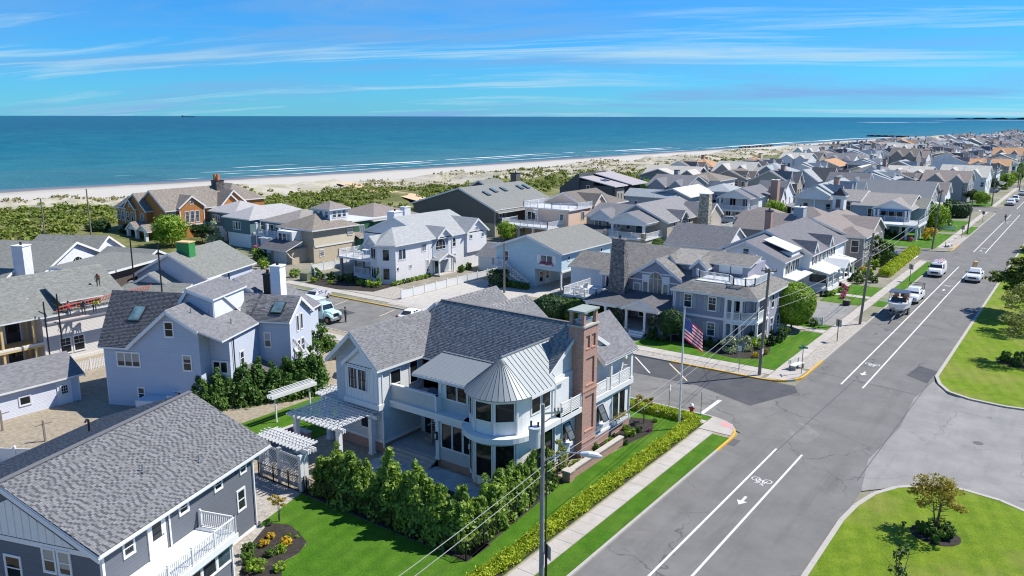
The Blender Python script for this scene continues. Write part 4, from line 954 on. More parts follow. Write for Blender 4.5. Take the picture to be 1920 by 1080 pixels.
for i in range(n):
    f0, f1 = i / n, (i + 1) / n; y0, y1 = CY + f0 * 5.6, CY + f1 * 5.6 - .01
    def yl(y): return (CX + RE * max(0, min(1, 1 - max(0, (y - 42.5)) / 2.9)), 8.55 - 2.13 * max(0, min(1, 1 - max(0, (y - 42.5)) / 2.9)))
    (x0, z0), (x1, z1) = [(CX + RE, 6.42) if y < 42.6 else (CX + RE * (45.5 - y) / 2.9, 8.55 - 2.13 * (45.5 - y) / 2.9) for y in (y0, y1)]
    b = A.mb(); b.slab([(x0, y0, z0), (x1, y1, z1), (CX, y1, 8.55), (CX, y0, 8.55)], .05); b.bar((x0, y0 + .015, z0 + .07), (CX, y0 + .015, 8.62), .022, .045); A.put(b, 'roof_panel', SEAM)
    b = A.mb(); xw0, xw1 = 2 * CX - x0, 2 * CX - x1; b.slab([(xw0, y0, z0), (CX, y0, 8.55), (CX, y1, 8.55), (xw1, y1, z1)], .05); A.put(b, 'roof_panel', SEAM)
b = A.mb(); b.bar((CX, CY, 8.63), (CX, 45.5, 8.63), .16, .09); A.put(b, 'ridge_cap', SEAM)
b = A.mb(); b.box(CX + RE - .04, CY, 6.25, CX + RE + .04, 42.5, 6.45); A.put(b, 'fascia', WHITE)
# main roof
A.gable(-41.3, 42.3, -28.3, 53.5, 3.9, 6.55, 9.4, 'x', c=47.0, ov=.35, rk=.15, ze2=5.7, rk2=.12)
A.shingles([(-41.4, 41.95, 6.52), (-28.2, 41.95, 6.52), (-28.2, 47.0, 9.57), (-41.4, 47.0, 9.57)], SHIN_A, seed=1)
b = A.mb(); b.bar((-41.4, 47, 9.60), (-28.4, 47, 9.60), .28, .05); A.put(b, 'ridge_cap', RGREY)
A.box(-41.2, 43.2, -28.05, 53.6, .6, 3.9, A.w); A.box(-41.15, 43.3, -28.1, 53.55, 0, .6, BRICK, 'plinth')
# east side: juliet balcony, awning windows, porch wing
A.win('E', 44.35, -28.3, 4.35, 1.15, 1.95, '', sash=DARK, glass=SHADOWGLASS[1]); A.deck(-28.3, 43.1, -27.35, 45.75, 3.98, .36); A.rail([(-27.45, 43.2), (-27.45, 45.7)], 3.98, .95, horiz=6)
A.box(-28.2, 43.0, -27.9, 45.7, .6, 3.62, S('siding_aqua', (.43, .50, .51), .13)); A.box(-28.2, 47.7, -27.75, 53.6, .75, 3.5, A.w, corners=True); A.box(-28.2, 47.7, -27.7, 53.64, 0, .75, BRICK, 'plinth'); A.box(-28.2, 47.7, -27.66, 53.68, .75, .95, WHITE, 'water_table')
for y, x in ((44.5, -27.9), (48.9, -27.75)):
    A.win('E', y, x, 1.75, .85, 1.35, 'p', sash=DARK, glass=SHADOWGLASS[1]); b = A.mb(); c0 = (x + .06, y, 3.1); b.bar((x + .07, y - .38, 3.08), (x + .62, y - .38, 2.0), .05, .06); b.bar((x + .07, y + .38, 3.08), (x + .62, y + .38, 2.0), .05, .06); b.bar((x + .07, y - .4, 3.08), (x + .07, y + .4, 3.08), .05, .05); b.bar((x + .62, y - .4, 2.0), (x + .62, y + .4, 2.0), .05, .05); b.bar((x + .34, y - .4, 2.55), (x + .34, y + .4, 2.55), .03, .03); o = A.put(b, 'awning_sash', BLACK)
    b = A.mb(); b.face([(x + .07, y - .37, 3.06), (x + .07, y + .37, 3.06), (x + .61, y + .37, 2.01), (x + .61, y - .37, 2.01)]); b.build('pane', glassm('awning_glass', (.12, .125, .12), .15, .5), o); b = A.mb(); b.box(x + .01, y - .5, 1.35, x + .3, y + .5, 1.62); A.put(b, 'window_box', WHITE)
for y in (51.3, 52.35): A.win('E', y, -27.75, 1.35, .85, 1.95, 'g', sash=DARK)
b = A.mb(); b.box(-27.74, 50.75, .95, -27.4, 52.9, 1.25); o = A.put(b, 'window_box', WHITE); put(crown('wbox', 'bronze', (2.0, .3), .3, .12, 1.2, 260, .10, 44), 'flowers', o, (-27.57 + 34, 51.85 - 46, 0), R(90))
A.deck(-32, 47.7, -27.5, 53.75, 3.98, .4); A.box(-32, 49.5, -29.6, 53.6, 3.98, 6.5, A.w); A.win('E', 50.3, -29.6, 4.1, 1.0, 2.1, '', sash=DARK); A.win('E', 52.2, -29.6, 4.1, 1.0, 2.1, '', sash=DARK)
A.rail([(-27.62, 47.8), (-27.62, 53.6), (-30, 53.6)], 3.98, .95, horiz=6, post=2.0); A.col(-27.65, 50.3, 3.98, 6.4, .10); A.col(-27.7, 53.5, 3.98, 6.5, .15)
b = A.mb(); b.box(-32, 49.6, 6.3, -27.5, 53.65, 6.55); A.put(b, 'porch_beam', WHITE)
A.gable(-32.4, 49.5, -27.6, 53.5, 6.4, 6.45, 8.85, 'y', ov=.25, rk=.55, walls=True); A.shingles([(-27.33, 48.95, 6.32), (-27.33, 54.05, 6.32), (-30, 54.05, 9.02), (-30, 48.95, 9.02)], SHIN_A, seed=3)
b = A.mb(); b.box(-28.8, 53.6, 3.0, -27.8, 53.9, 3.4)
# rear garage wing
for (xr, y0, y1, zr, wd_) in ((-46.9, 52.5, 61.2, 7.4, 3.2), (-42.3, 52.5, 59.9, 7.4, 3.4)):
    A.gable(xr - wd_, y0, xr + wd_, y1, 0, zr - 2.6, zr, 'y', ov=.3, rk=.25); A.shingles([(xr + wd_ + .28, y0, zr - 2.68), (xr + wd_ + .28, y1 + .2, zr - 2.68), (xr, y1 + .2, zr + .17), (xr, y0, zr + .17)], SHIN_A, seed=5)
A.gable(-54, 49, -45, 53.5, 0, 2.5, 4.4, 'x', ov=.25, rk=.25)
# chimney with recessed brick panels on its street face
b = A.mb(); x0, x1, y0, y1 = -28.6, -27.45, 45.8, 47.72; b.box(x0, y0, 0, x1, y1, 9.7)
F_ = [(1.25, 1.12, .0), ]
xf = x1 + .10
def cf(ya, yb, za, zb): b.box(x1 + .001, ya, za, xf, yb, zb)
cf(y0, y1, 0, 1.9); cf(y0, y0 + .35, 1.9, 4.6); cf(y1 - .35, y1, 1.9, 4.6); cf(y0, y1, 4.6, 5.35); cf(y0, y0 + .4, 5.35, 7.4); cf(y1 - .4, y1, 5.35, 7.4); cf(y0, y1, 7.4, 8.05); cf(y0, y0 + .3, 8.05, 9.05); cf(y1 - .3, y1, 8.05, 9.05); cf(y0 + .84, y1 - .84, 8.05, 9.05); cf(y0, y1, 9.05, 9.7)
ch = A.put(b, 'chimney', BRICK)
BRT = plain('terracotta', (.42, .23, .16), .8)
for z, p in ((1.15, .05), (4.98, .05), (9.7, .09)): b = A.mb(); b.box(x0 - p, y0 - p, z, xf + p, y1 + p, z + .12); b.build('brick_course', BRT if z < 9 else CONCRETE, ch)
for ya, yb, z in ((y0 + .35, y1 - .35, 1.9), (y0 + .4, y1 - .4, 5.35), (y0 + .3, y0 + .84, 8.05), (y1 - .84, y1 - .3, 8.05)): b = A.mb(); b.box(x1 + .001, ya + .01, z, xf + .04, yb - .01, z + .09); b.build('panel_sill', BRT, ch)
for x in (x0, xf - .3):
    for y in (y0, y1 - .3): b = A.mb(); b.box(x + .03, y + .03, 9.83, x + .27, y + .27, 10.75); b.build('cap_post', BRICK, ch)
b = A.mb(); b.box(x0 + .2, y0 + .3, 9.82, x1 - .1, y1 - .3, 10.1); b.cyl(-28, 46.4, 10.1, 10.5, .16); b.build('flue', GREYMETAL, ch)
b = A.mb(); b.box(x0 - .07, y0 - .07, 10.75, xf + .07, y1 + .07, 10.87); b.build('cap_slab', plain('cap_stone', (.27, .31, .29), .85), ch)

# grill on the terrace, garden wall, pergolas, lattice screen
g = thing('barbecue_grill', 'dark gas barbecue grill standing on the upper terrace behind the parapet', 'grill', (-36.1, 40.2, 3.99))
b = MB(); b.box(-.55, -.3, .1, .55, .3, .75); b.build('cabinet', BLACK, g); b = MB(); b.tube([(-.5, 0, .8), (.5, 0, .8)], .32, 10); b.build('lid', plain('grill_blue', (.05, .08, .14), .4), g)
g = thing('lounge_chair', 'grey garden chair on the upper terrace beside the grill', 'chair', (-36.6, 41.4, 3.99)); b = MB(); b.box(-.4, -.4, .3, .4, .4, .42); b.build('seat', WOODGREY, g); b = MB(); b.bar((0, .38, .4), (0, .6, 1.0), .8, .06); b.build('backrest', WOODGREY, g)
g = thing('garden_wall', 'low red brick garden wall with pale stone coping in front of the turret', 'wall', (-26.2, 42.3, 0))
b = MB(); b.box(-.15, 0, 0, .15, 7.3, .72); b.box(-.3, -.35, 0, .3, .25, .78); b.build('brickwork', BRICK, g)
for i in range(6): b = MB(); b.box(-.21, .26 + i * 1.18, .721, .21, .26 + (i + 1) * 1.18 - .015, .82); b.build('coping_stone', CONCRETE, g)
b = MB(); b.box(-.36, -.41, .781, .36, .25, .88); b.build('coping_stone', CONCRETE, g)
g = thing('garden_wall', 'short red brick wall by the lawn behind the lattice screen', 'wall', (-47.5, 33.2, 0)); b = MB(); b.box(0, 0, 0, .35, 3.2, .8); b.box(.351, 2.85, 0, 2.2, 3.2, .8); b.build('brickwork', BRICK, g); b = MB(); b.box(-.06, -.06, .801, .41, 3.26, .88); b.box(.412, 2.79, .801, 2.26, 3.26, .88); b.build('coping', CONCRETE, g)
def pergola(name, label, x0, y0, x1, y1, h, nr, posts, ax='x', pw=.16, n2=0):
    g = thing(name, label, 'pergola', (x0, y0, 0)); b = None
    for (x, y) in posts:
        b = MB(); b.box(x - x0 - pw, y - y0 - pw, 0, x - x0 + pw, y - y0 + pw, h - .45); b.build('post', WHITE, g); b = MB(); b.box(x - x0 - pw * 1.3, y - y0 - pw * 1.3, 0, x - x0 + pw * 1.3, y - y0 + pw * 1.3, .25); b.build('post_base', WHITE, g)
    W_, D_ = x1 - x0, y1 - y0
    for e in ((.25, D_ - .25) if ax == 'x' else (.25, W_ - .25)):
        for dd in (-.09, .09):
            b = MB()
            if ax == 'x': b.box(-.35, e + dd - .03, h - .45, W_ + .35, e + dd + .03, h - .18)
            else: b.box(e + dd - .03, -.35, h - .45, e + dd + .03, D_ + .35, h - .18)
            b.build('beam', WHITE, g)
    for i in range(nr):
        b = MB(); f = (i + .5) / nr
        if ax == 'x': b.bar((W_ * f, -.4, h - .08), (W_ * f, D_ + .4, h - .06), .05, .13)
        else: b.bar((-.4, D_ * f, h - .08), (W_ + .4, D_ * f, h - .06), .05, .13)
        b.build('rafter', WHITE, g)
    for i in range(n2):
        b = MB(); f = (i + .5) / n2
        if ax == 'x': b.bar((-.2, D_ * f, h + .035), (W_ + .2, D_ * f, h + .035), .05, .045)
        else: b.bar((W_ * f, -.2, h + .035), (W_ * f, D_ + .2, h + .035), .05, .045)
        b.build('slat', WHITE, g)
    return g
pergola('pergola', 'large white wooden pergola with close rafters against the corner house', -44.9, 34.2, -39.7, 37.85, 3.25, 13, [(-44.5, 34.5), (-40.0, 34.5), (-44.5, 37.5), (-39.95, 37.5)], 'x', n2=9)
pergola('pergola', 'small white pergola over the side entry behind the large pergola', -47.2, 38.8, -44.3, 41.6, 3.0, 9, [(-46.9, 39.1), (-46.9, 41.3)], 'x', n2=6)
pergola('pergola', 'narrow white slatted arbor beam standing before the tall evergreen row', -50.9, 37.0, -50.0, 40.8, 2.65, 0, [(-50.45, 37.2), (-50.45, 40.6)], 'y', .05, n2=3)
pergola('arbor', 'white slatted arbor top over the two lattice panels', -43.6, 30.75, -39.2, 31.7, 3.1, 13, [(-43.4, 30.9), (-39.4, 31.0)], 'x', n2=3)
g = thing('lattice_screen', 'white lattice screen of two panels beside the slate blue house', 'fence', (-43.4, 30.6, 0))
for x in (0, 1.95, 4.1): b = MB(); b.box(x - .13, -.13, 0, x + .13, .13, 2.6); b.build('post', WHITE, g)
for x0, x1 in ((.13, 1.82), (2.08, 3.97)):
    b = MB(); b.box(x0, -.04, .25, x1, .04, .55); b.box(x0, -.04, 2.3, x1, .04, 2.45); k = 0
    for sgn in (1, -1):
        for i in range(-9, 12):
            xa = x0 + i * .19; xb = xa + sgn * 1.75; za, zb = .55, 2.3
            pts = []
            lo, hi = max(min(xa, xb), x0), min(max(xa, xb), x1)
            if hi - lo > .1: q = lambda x: za + (x - xa) / (xb - xa) * (zb - za); b.bar((lo, .012 * sgn, q(lo)), (hi, .012 * sgn, q(hi)), .012, .045)
    b.build('lattice_panel', WHITE, g)

# ============ B: slate blue house, lower left (turned 18.6 degrees)
B = House('slate_house', 'slate blue house with wide grey shingle roof and white balcony, lower left corner', 'house', (-37.9, 26.1), R(18.6), wall=SB, roof=RGREY)
B.gable(-11.9, -11.3, 0, 0, 0, 4.9, 7.3, 'y', c=-5.15, ov=.35, rk=.45, th=.16, corners=True, rk2=1.35, ze2=4.75)
B.shingles([(.36, -11.75, 4.83), (.36, 1.35, 4.83), (-5.15, 1.35, 7.49), (-5.15, -11.75, 7.49)], SHIN_B, w=.265, h=.135, seed=6, lift=.02); B.shingles([(-12.25, 1.35, 4.96), (-12.25, -11.75, 4.96), (-5.15, -11.75, 7.48), (-5.15, 1.35, 7.48)], SHIN_B, w=.265, h=.135, seed=7, lift=.02)
b = MB(); b.bar((-5.15, -11.75, 7.52), (-5.15, 1.35, 7.52), .30, .05); B.put(b, 'ridge_cap', RGREY)
b = MB(); b.prism([(-10.2, -11.33), (0, -11.33), (0, -11.31), (-10.2, -11.31)], 4.3, 4.55); B.put(b, 'frieze', WHITE)
b = MB(); b.mesh([(-8.9, -11.32, 4.62), (-1.4, -11.32, 4.62), (-5.15, -11.32, 6.5), (-8.9, -11.36, 4.62), (-1.4, -11.36, 4.62), (-5.15, -11.36, 6.5)], [(3, 4, 5), (0, 3, 5, 2), (1, 2, 5, 4), (0, 1, 4, 3)]); B.put(b, 'gable_panel', WHITE)
for i in range(16): x = -8.6 + i * .46; h = 1.85 - abs(x + 5.15) * .5; b = MB(); b.box(x, -11.39, 4.63, x + .05, -11.362, 4.60 + h); B.put(b, 'batten', WHITE)
for x in (-2.75, -1.85): B.win('S', x - .35, -11.3, 3.15, .66, 1.15, 'd', glass=SHADOWGLASS[2])
B.win('S', -5.4, -11.3, 2.3, .9, 1.2, 'd')
for y, z, w, h in ((-.95, 3.95, .5, .55), (-3.15, 3.95, .55, .55), (-5.9, 3.95, .6, .55), (-9.7, 3.7, .6, .75)): B.win('E', y, 0, z, w, h, 'd')
B.win('E', -1.3, 0, 1.85, .62, 1.15, 'd'); B.box(.0, -11.3, 2.0, -4.9, 0, 2.2, name='wall', corners=True); B.win('E', -10.2, 2.0, 1.2, 1.0, .85, ''); 
B.wins('E', 2.0, 1.15, 1.0, .8, (-5.6, -6.75, -7.9, -9.05), '')
B.deck(0, -11.6, 2.4, -4.8, 2.62, .34, floor=plain('white_deck', (.76, .77, .76), .6)); B.rail([(.15, -4.9), (2.3, -4.9), (2.3, -11.5)], 2.62, .92, .125, 1.65, sep=True); B.door('E', -7.9, 0, 2.66, 1.0, 1.95); B.box(.02, -7.05, .06, -6.95, 2.66, 4.6, WHITE, 'trim_board')
B.box(-.06, -4.75, .06, .04, 0, .25, WHITE, 'water_table')
for p in ((-2.1, -6.2), (-1.0, -3.3)): b = MB(); z = 4.83 + (.36 - p[0]) * .483; b.cyl(p[0], p[1], z, z + .42, .045, 8); b.box(p[0] - .14, p[1] - .14, z - .02, p[0] + .14, p[1] + .14, z + .07); B.put(b, 'vent_pipe', GREYMETAL)
b = MB(); b.cyl(-8.2, -3.5, 6.2, 7.1, .06, 8); b.tube([(-8.2, -3.5, 7.1), (-8.1, -3.7, 7.22), (-8.0, -3.9, 7.15)], .06); B.put(b, 'vent_pipe', BLACK); b = MB(); b.cyl(-8.6, -9.9, 5.7, 6.4, .07); B.put(b, 'vent_pipe', WHITE)

# ============ C: lilac grey house with skylights (turned 26 degrees)
C = House('lilac_house', 'tall lilac grey house with brown shingle roofs and two skylights', 'house', (-65.17, 31.43), R(26), wall=SC, roof=RGREY)
C.box(0, 0, 8.7, 9.2, 0, 5.25); b = MB(); b.mesh([(0, 0, 5.25), (0, 9.2, 5.25), (0, 4.5, 8.75), (.2, 0, 5.25), (.2, 9.2, 5.25), (.2, 4.5, 8.75)], [(0, 1, 2), (5, 4, 3), (0, 2, 5, 3), (1, 4, 5, 2)]); C.put(b, 'gable_wall', SC)
C.slab([(-.35, -.3, 5.1), (2.45, -.3, 5.1), (6.2, 4.5, 8.75), (-2.1, 4.5, 8.75)], .14); C.slab([(-2.1, 4.5, 8.75), (8.6, 4.5, 8.75), (8.6, 9.5, 5.0), (-.35, 9.5, 5.0)], .14); C.shingles([(-.35, -.3, 5.27), (2.45, -.3, 5.27), (6.2, 4.5, 8.92), (-2.1, 4.5, 8.92)], SHIN_C, seed=8)
C.gable(2.4, -.02, 8.72, 5.0, 0, 5.3, 8.45, 'y', c=6.15, ov=.12, rk=.3, ze2=6.9, rk2=0)
C.box(8.7, 1.5, 10.5, 6.5, 0, 6.2); C.slab([(8.5, -.3, 7.0), (10.8, .0, 6.05), (10.8, 6.6, 6.05), (8.5, 6.6, 7.0)], .14); C.slab([(6.15, 4.8, 8.45), (8.5, 4.8, 7.0), (8.5, 9, 7.0), (6.15, 9, 8.45)], .14)
C.box(8.75, 1.46, 10.52, 1.499, 0, 3.9, S('siding_shell_w', (.62, .63, .66), .14), 'wall')
C.gable(9.9, 6.5, 13.4, 11.1, 0, 6.35, 7.95, 'x', ov=.3, rk=.25, wall=SC); C.gable(4, 6.5, 9.9, 11.1, 5, 6.35, 7.95, 'x', ov=.3, rk=0)
C.shingles([(9.6, 6.2, 6.30), (13.65, 6.2, 6.30), (13.65, 8.8, 8.1), (8.2, 8.8, 8.1)], SHIN_C, seed=9)
C.gable(5.6, 3.0, 8.4, 8.2, 7.0, 8.75, 9.6, 'y', c=6.2, ov=.2, rk=.25, ze2=8.85, wall=SC); b = MB(); b.box(8.402, 3.1, 7.2, 8.44, 8.1, 8.8); C.put(b, 'dormer_wall', WHITE)
C.gable(3.0, 12.8, 7.0, 17.5, 0, 7.2, 8.5, 'y', ov=.25, rk=.25); C.gable(5.5, 11.1, 11.5, 17, 0, 5.4, 7.0, 'y', ov=.3, rk=.2); C.chimney(8.9, 12.4, 9.9, 13.6, 0, 9.9, S('siding_white', (.72, .74, .76), .15), WHITE); C.chimney(7.6, 13.4, 8.3, 14.1, 6, 8.9, DARK, DARK)
C.skylight((1.6, 1.9, 6.95), (1, 0, 0), (0, .796, .605), 1.0, 1.5); C.skylight((12.1, 6.9, 6.90), (1, 0, 0), (0, .82, .57), .95, 1.2)
C.win('S', 6.15, -.02, 6.35, .72, 1.2, 'd', glass=SHADOWGLASS[0]); C.win('S', 2.2, -.02, 3.6, 2.05, 1.15, 't', glass=SHADOWGLASS[2]); C.win('S', 7.55, -.02, 3.55, .7, 1.25, 'd', glass=SHADOWGLASS[2]); C.win('S', 3.1, -.02, .75, .55, 1.0, 'd', glass=SHADOWGLASS[1]); C.win('S', 6.4, -.02, .35, .7, 1.25, 'd', glass=SHADOWGLASS[1]); C.win('S', 9.6, 1.46, 3.0, 1.25, .95, 'p', glass=SHADOWGLASS[0])
C.win('E', 3.4, 10.5, 3.2, .55, 1.1, 'd'); C.win('E', 4.6, 10.5, .8, .6, 1.2, 'd'); C.win('S', 11.35, 6.5, 3.9, .55, 1.25, 'd', glass=SHADOWGLASS[2]); C.wins('E', 13.4, 5.0, .4, 1.4, (8.3, 9.1), ''); C.wins('E', 13.4, 2.9, .5, 1.2, (8.3, 9.1), 'd'); C.wins('E', 13.4, .6, .5, 1.3, (8.0, 8.8, 9.6), 'd')
C.box(10.0, 4.2, 11.9, 6.4, 0, 1.9, WHITE, 'entry_bay'); C.slab([(10.2, 3.9, 2.9), (12.1, 3.9, 1.95), (12.1, 6.45, 1.95), (10.2, 6.45, 2.9)], .1, RDARK); C.wins('E', 11.9, .5, .55, 1.2, (4.7, 5.5), 'd'); C.win('S', 11.0, 4.2, .5, .7, 1.2, 'd')
C.box(3.6, -1.6, 6.0, -.05, 0, 1.25, SD, 'enclosure'); b = MB(); b.box(6.001, -1.0, .2, 6.6, -.2, 1.6); C.put(b, 'utility_box', SD)
for x, y in ((7.2, 1.6), (8.0, 3.0), (9.6, 3.6)): z = 8.64 - (x - 6.1) * .53; b = MB(); b.cyl(x, y, z - .1, z + .35, .05); C.put(b, 'vent_pipe', GREYMETAL)
b = MB(); b.tube([(10.62, 2.0, 6.2), (10.62, 2.0, .2)], .05, 6); C.put(b, 'downpipe', DARK)
# stair on the far corner
for i in range(12): b = MB(); b.box(13.5, 10.6 - i * .3, .2 + i * .28, 14.5, 10.9 - i * .3, .26 + i * .28); C.put(b, 'step', WHITE)
for x in (13.5, 14.5): b = MB(); b.bar((x, 10.9, 1.2), (x, 7.2, 4.6), .06, .10); b.bar((x, 10.9, .3), (x, 7.2, 3.7), .06, .25); [b.bar((x, 10.9 - i * .31, .35 + i * .28), (x, 10.9 - i * .31, 1.2 + i * .28), .05, .05) for i in range(13)]; C.put(b, 'stair_rail', WHITE)

# ============ D: shed, E: house under repair, F, G: houses behind (left edge)
D = House('shed', 'long low shed with grey gable roof and white glazed door', 'shed', (-71, 25), wall=SD, roof=RGREY)
D.gable(-73.4, 16, -68.35, 30.6, 0, 2.45, 3.75, 'y', ov=.35, rk=.35, wall=SD); D.door('E', 29.3, -68.35, .05, .95, 1.95, WHITE, False); D.win('E', 29.3, -68.30, .98, .55, .75, 'G', glass=SHADOWGLASS[0]); D.win('E', 26.2, -68.35, .95, .8, .65, ''); D.win('E', 20, -68.35, .95, .75, .65, '')
E_ = House('house_under_repair', 'shell pink sided house under repair with grey roof and half-built side porch', 'house', (-85, 36), wall=SE_, roof=RGREEN)
E_.gable(-90.5, 33.2, -80.6, 42, 0, 5.15, 8.1, 'y', c=-86.2, ov=.5, rk=.2); E_.gable(-90.5, 22, -83.2, 33.2, 0, 6.6, 8.1, 'y', c=-86.2, ov=.4, rk=.2, rk2=0); E_.slab([(-83.3, 22, 6.75), (-80.1, 22, 4.95), (-80.1, 33.0, 4.95), (-83.3, 33.0, 6.75)], .14)
E_.slab([(-80.2, 35.0, 6.05), (-80.2, 39.2, 6.05), (-83.6, 39.2, 7.35), (-83.6, 35.0, 7.35)], .12); E_.box(-83.6, 35.1, -80.62, 39.1, 5.2, 6.05, plain('green_sheathing', (.10, .13, .025), .7), 'dormer_wall'); E_.wins('E', -80.62, 5.35, 1.2, .5, (36.0, 37.8), 'p')
E_.wins('E', -80.6, 3.4, .9, 1.0, (40.0, 41.1), 'd', glass=SHADOWGLASS[0]); E_.wins('E', -80.6, .95, 1.0, 1.5, (35.2, 36.5), 'dg'); E_.wins('E', -80.6, .95, .9, 1.5, (39.9, 41.0), 'dg'); E_.box(-80.62, 33.25, -80.52, 41.95, 0, .4, OFFWHITE, 'water_table'); E_.box(-80.6, 33.22, -80.53, 33.4, .4, 5.0, WHITE, 'corner_board')
RAW = plain('raw_lumber', (.58, .42, .20), .8)
for x, y in ((-80.5, 32.4), (-82.8, 32.7), (-80.5, 29.6), (-80.5, 26.8)): b = E_.mb(); b.box(x - .1, y - .1, 0, x + .1, y + .1, 4.95); E_.put(b, 'bare_post', RAW)
E_.deck(-83.2, 24, -80.3, 33.1, 2.35, .2, RAW); E_.door('E', 31.6, -83.2, 2.4, 1.3, 2.2, DARK); E_.door('E', 31.6, -83.2, .1, 1.3, 1.9, DARK); E_.door('E', 28.6, -83.2, 2.4, 1.3, 2.2, DARK); E_.box(-80.45, 28, -80.3, 33.1, 2.36, 2.55, WHITE, 'ledger')
E_.gable(-88, 42.2, -80.9, 46.5, 0, 3.0, 3.9, 'y', ov=.4, rk=.25)
F = House('arched_house', 'pale house with grey roof, arched gable window and two square chimneys', 'house', (-113, 51), R(29), wall=S('siding_shell_w', (.62, .63, .66), .14), roof=RGREEN)
F.gable(-16, -6.4, 1.2, 6.4, 0, 4.3, 7.0, 'x', ov=.5, rk=.4); F.gable(-10, 4.4, .4, 12, 0, 4.3, 6.6, 'x', ov=.4, rk=.4); F.arch('E', .2, 1.2, 3.6, 1.3, .1); F.chimney(.4, -10.6, 1.9, -9.1, 2.5, 8.1, F.w, WHITE); F.chimney(-12.3, -6.5, -10.6, -4.8, 3.5, 8.9, F.w, WHITE); F.hip(-26, -12, -13, 0, 0, 4, 7.5, roof=RPALE); F.gable(-10, -14, 0.2, -7, 0, 3.4, 5.2, 'x', ov=.4, rk=.3); F.win('E', -3.4, 1.2, 1.5, .9, 1.3, 'd'); F.win('E', 8.5, .4, 1.5, .9, 1.3, 'd')
G = House('box_roof_house', 'low house with broad grey-green gable roof carrying a green plywood box', 'house', (-93, 54), R(23), wall=SC, roof=RGREEN)
G.gable(-4.6, -.2, 5.2, 10.5, 0, 4.4, 7.05, 'y', c=.3, ov=.5, rk=.4); G.gable(-3.8, -2.3, 1.6, 0, 0, 3.4, 4.9, 'y', ov=.4, rk=.3); G.box(-3.4, -3.9, 4.0, -2.3, 0, 3.0, OFFWHITE); G.slab([(-4.2, -4.4, 3.05), (4.6, -4.4, 3.05), (4.6, -2.0, 3.75), (-4.2, -2.0, 3.75)], .12); G.wins('S', -3.9, 1.4, 1.0, 1.3, (.4, 1.8), 'dg'); G.wins('S', -3.9, .9, 1.0, 1.4, (3.2,), 'dg'); G.chimney(.1, 1.6, 1.9, 2.9, 5.6, 8.2, plain('green_plywood', (.035, .22, .06), .7), RAW, 0)
U_ = House('brown_annex', 'flat-walled dark brown annex with low grey roof behind the house under repair', 'house', (-96.6, 48.2), R(17), wall=plain('brown_sheathing', (.10, .082, .07), .85, var=.2, scale=.6), roof=RGREEN)
U_.box(-8.5, 0, -.3, 9, 0, 4.9); U_.slab([(-9.3, -.7, 5.0), (.4, -.7, 5.0), (.4, 9.8, 5.4), (-9.3, 9.8, 5.4)], .3); U_.box(-9, -3, -5.5, 0, 0, 4.4, DARK); U_.gable(-12, 9, -4, 15, 0, 4.4, 5.8, 'x', ov=.4, rk=.4)
b = MB(); b.tube([(-.9, 0, 0), (.9, 0, .5)], .28, 12); o = b.build('foam_roll', plain('foam_yellow', (.55, .58, .02), .6), loc=(-95.8, 45.2, 3.3), rz=R(30)); tag(o, 'bright yellow green roll of sheet lying on the dark roof valley', 'roll')

for x, y in ((-39.12, 37.9), (-27.85, 43.05), (-27.68, 53.5)): A.pipe(x, y, .6, 6.4)
for x, y in ((.06, -.12), (2.06, -5.0)): B.pipe(x, y, .1, 4.6 if x < 1 else 2.2)
C.pipe(-.06, .1, .1, 5.0); C.pipe(13.46, 6.55, .1, 6.2); D.pipe(-68.3, 30.5, .1, 2.3); E_.pipe(-80.5, 41.9, .1, 5.0)
b = MB(); b.box(.05, -11.7, 4.62, .12 + .25, 1.3, 4.78); B.put(b, 'gutter', WHITE)
for i, (x, y, lab) in enumerate(((-47.6, 47.0, 'grey air conditioner unit behind the side pergola'), (-56.4, 55.6, 'grey air conditioner unit behind the garage wing'))):
    g = thing('air_conditioner', lab, 'air conditioner', (x, y, .1)); b = MB(); b.box(-.4, -.4, 0, .4, .4, .8); b.build('casing', GREYMETAL, g); b = MB(); b.cyl(0, 0, .801, .84, .33, 14); b.build('fan_guard', DARK, g)
# ============ H, I, J: the three houses in front of the dunes
H = House('cedar_mansion', 'red cedar shingled mansion with white trimmed gables and orange chimney pots', 'house', (-148, 90), wall=SH, roof=RCEDAR)
H.gable(-153.5, 83.5, -143.4, 99, 0, 6.3, 9.7, 'y', c=-148.3, ov=.5, rk=.3); H.gable(-148, 86.1, -142.8, 91.4, 0, 6.6, 8.6, 'x', ov=.3, rk=.3); H.gable(-148, 95.5, -143, 101, 4.5, 6.6, 9.0, 'x', ov=.3, rk=.4); H.gable(-149, 94.5, -142.2, 99.6, 0, 6.0, 8.4, 'x', ov=.3, rk=.3); H.hip(-158, 99, -146, 108, 0, 6.5, 9.8)
H.gable(-157.5, 82.2, -148, 90, 0, 6.0, 9.0, 'y', c=-151.8, ov=.4, rk=.3); H.gable(-155.4, 81.9, -151.4, 86, 0, 6.1, 7.9, 'y', ov=.2, rk=.25); H.hip(-158.6, 82, -155, 86, 0, 6.0, 8.2)
H.wins('E', -142.8, 3.5, .75, 2.2, (87.6, 88.7, 89.8), 'G'); H.win('E', 88.75, -142.8, 7.1, .6, .5, ''); H.win('E', 84.9, -143.4, 4.2, .9, 1.4, 'dg'); H.box(-143.38, 84.3, -143.33, 84.45, 4.1, 5.7, WHITE, 'shutter'); H.box(-143.38, 85.4, -143.33, 85.55, 4.1, 5.7, WHITE, 'shutter'); H.arch('S', -149.5, 82.2, 4.0, .45, .9); H.wins('S', 81.9, 3.6, .7, 1.7, (-154.3, -152.6), 'dg'); H.wins('S', 82.0, 3.6, .8, 1.9, (-157.8, -156.3), 'd'); H.wins('S', 82.0, .5, .8, 1.9, (-157.8, -156.5), 'd'); H.win('S', -153.4, 81.9, 6.5, .5, .45, '')
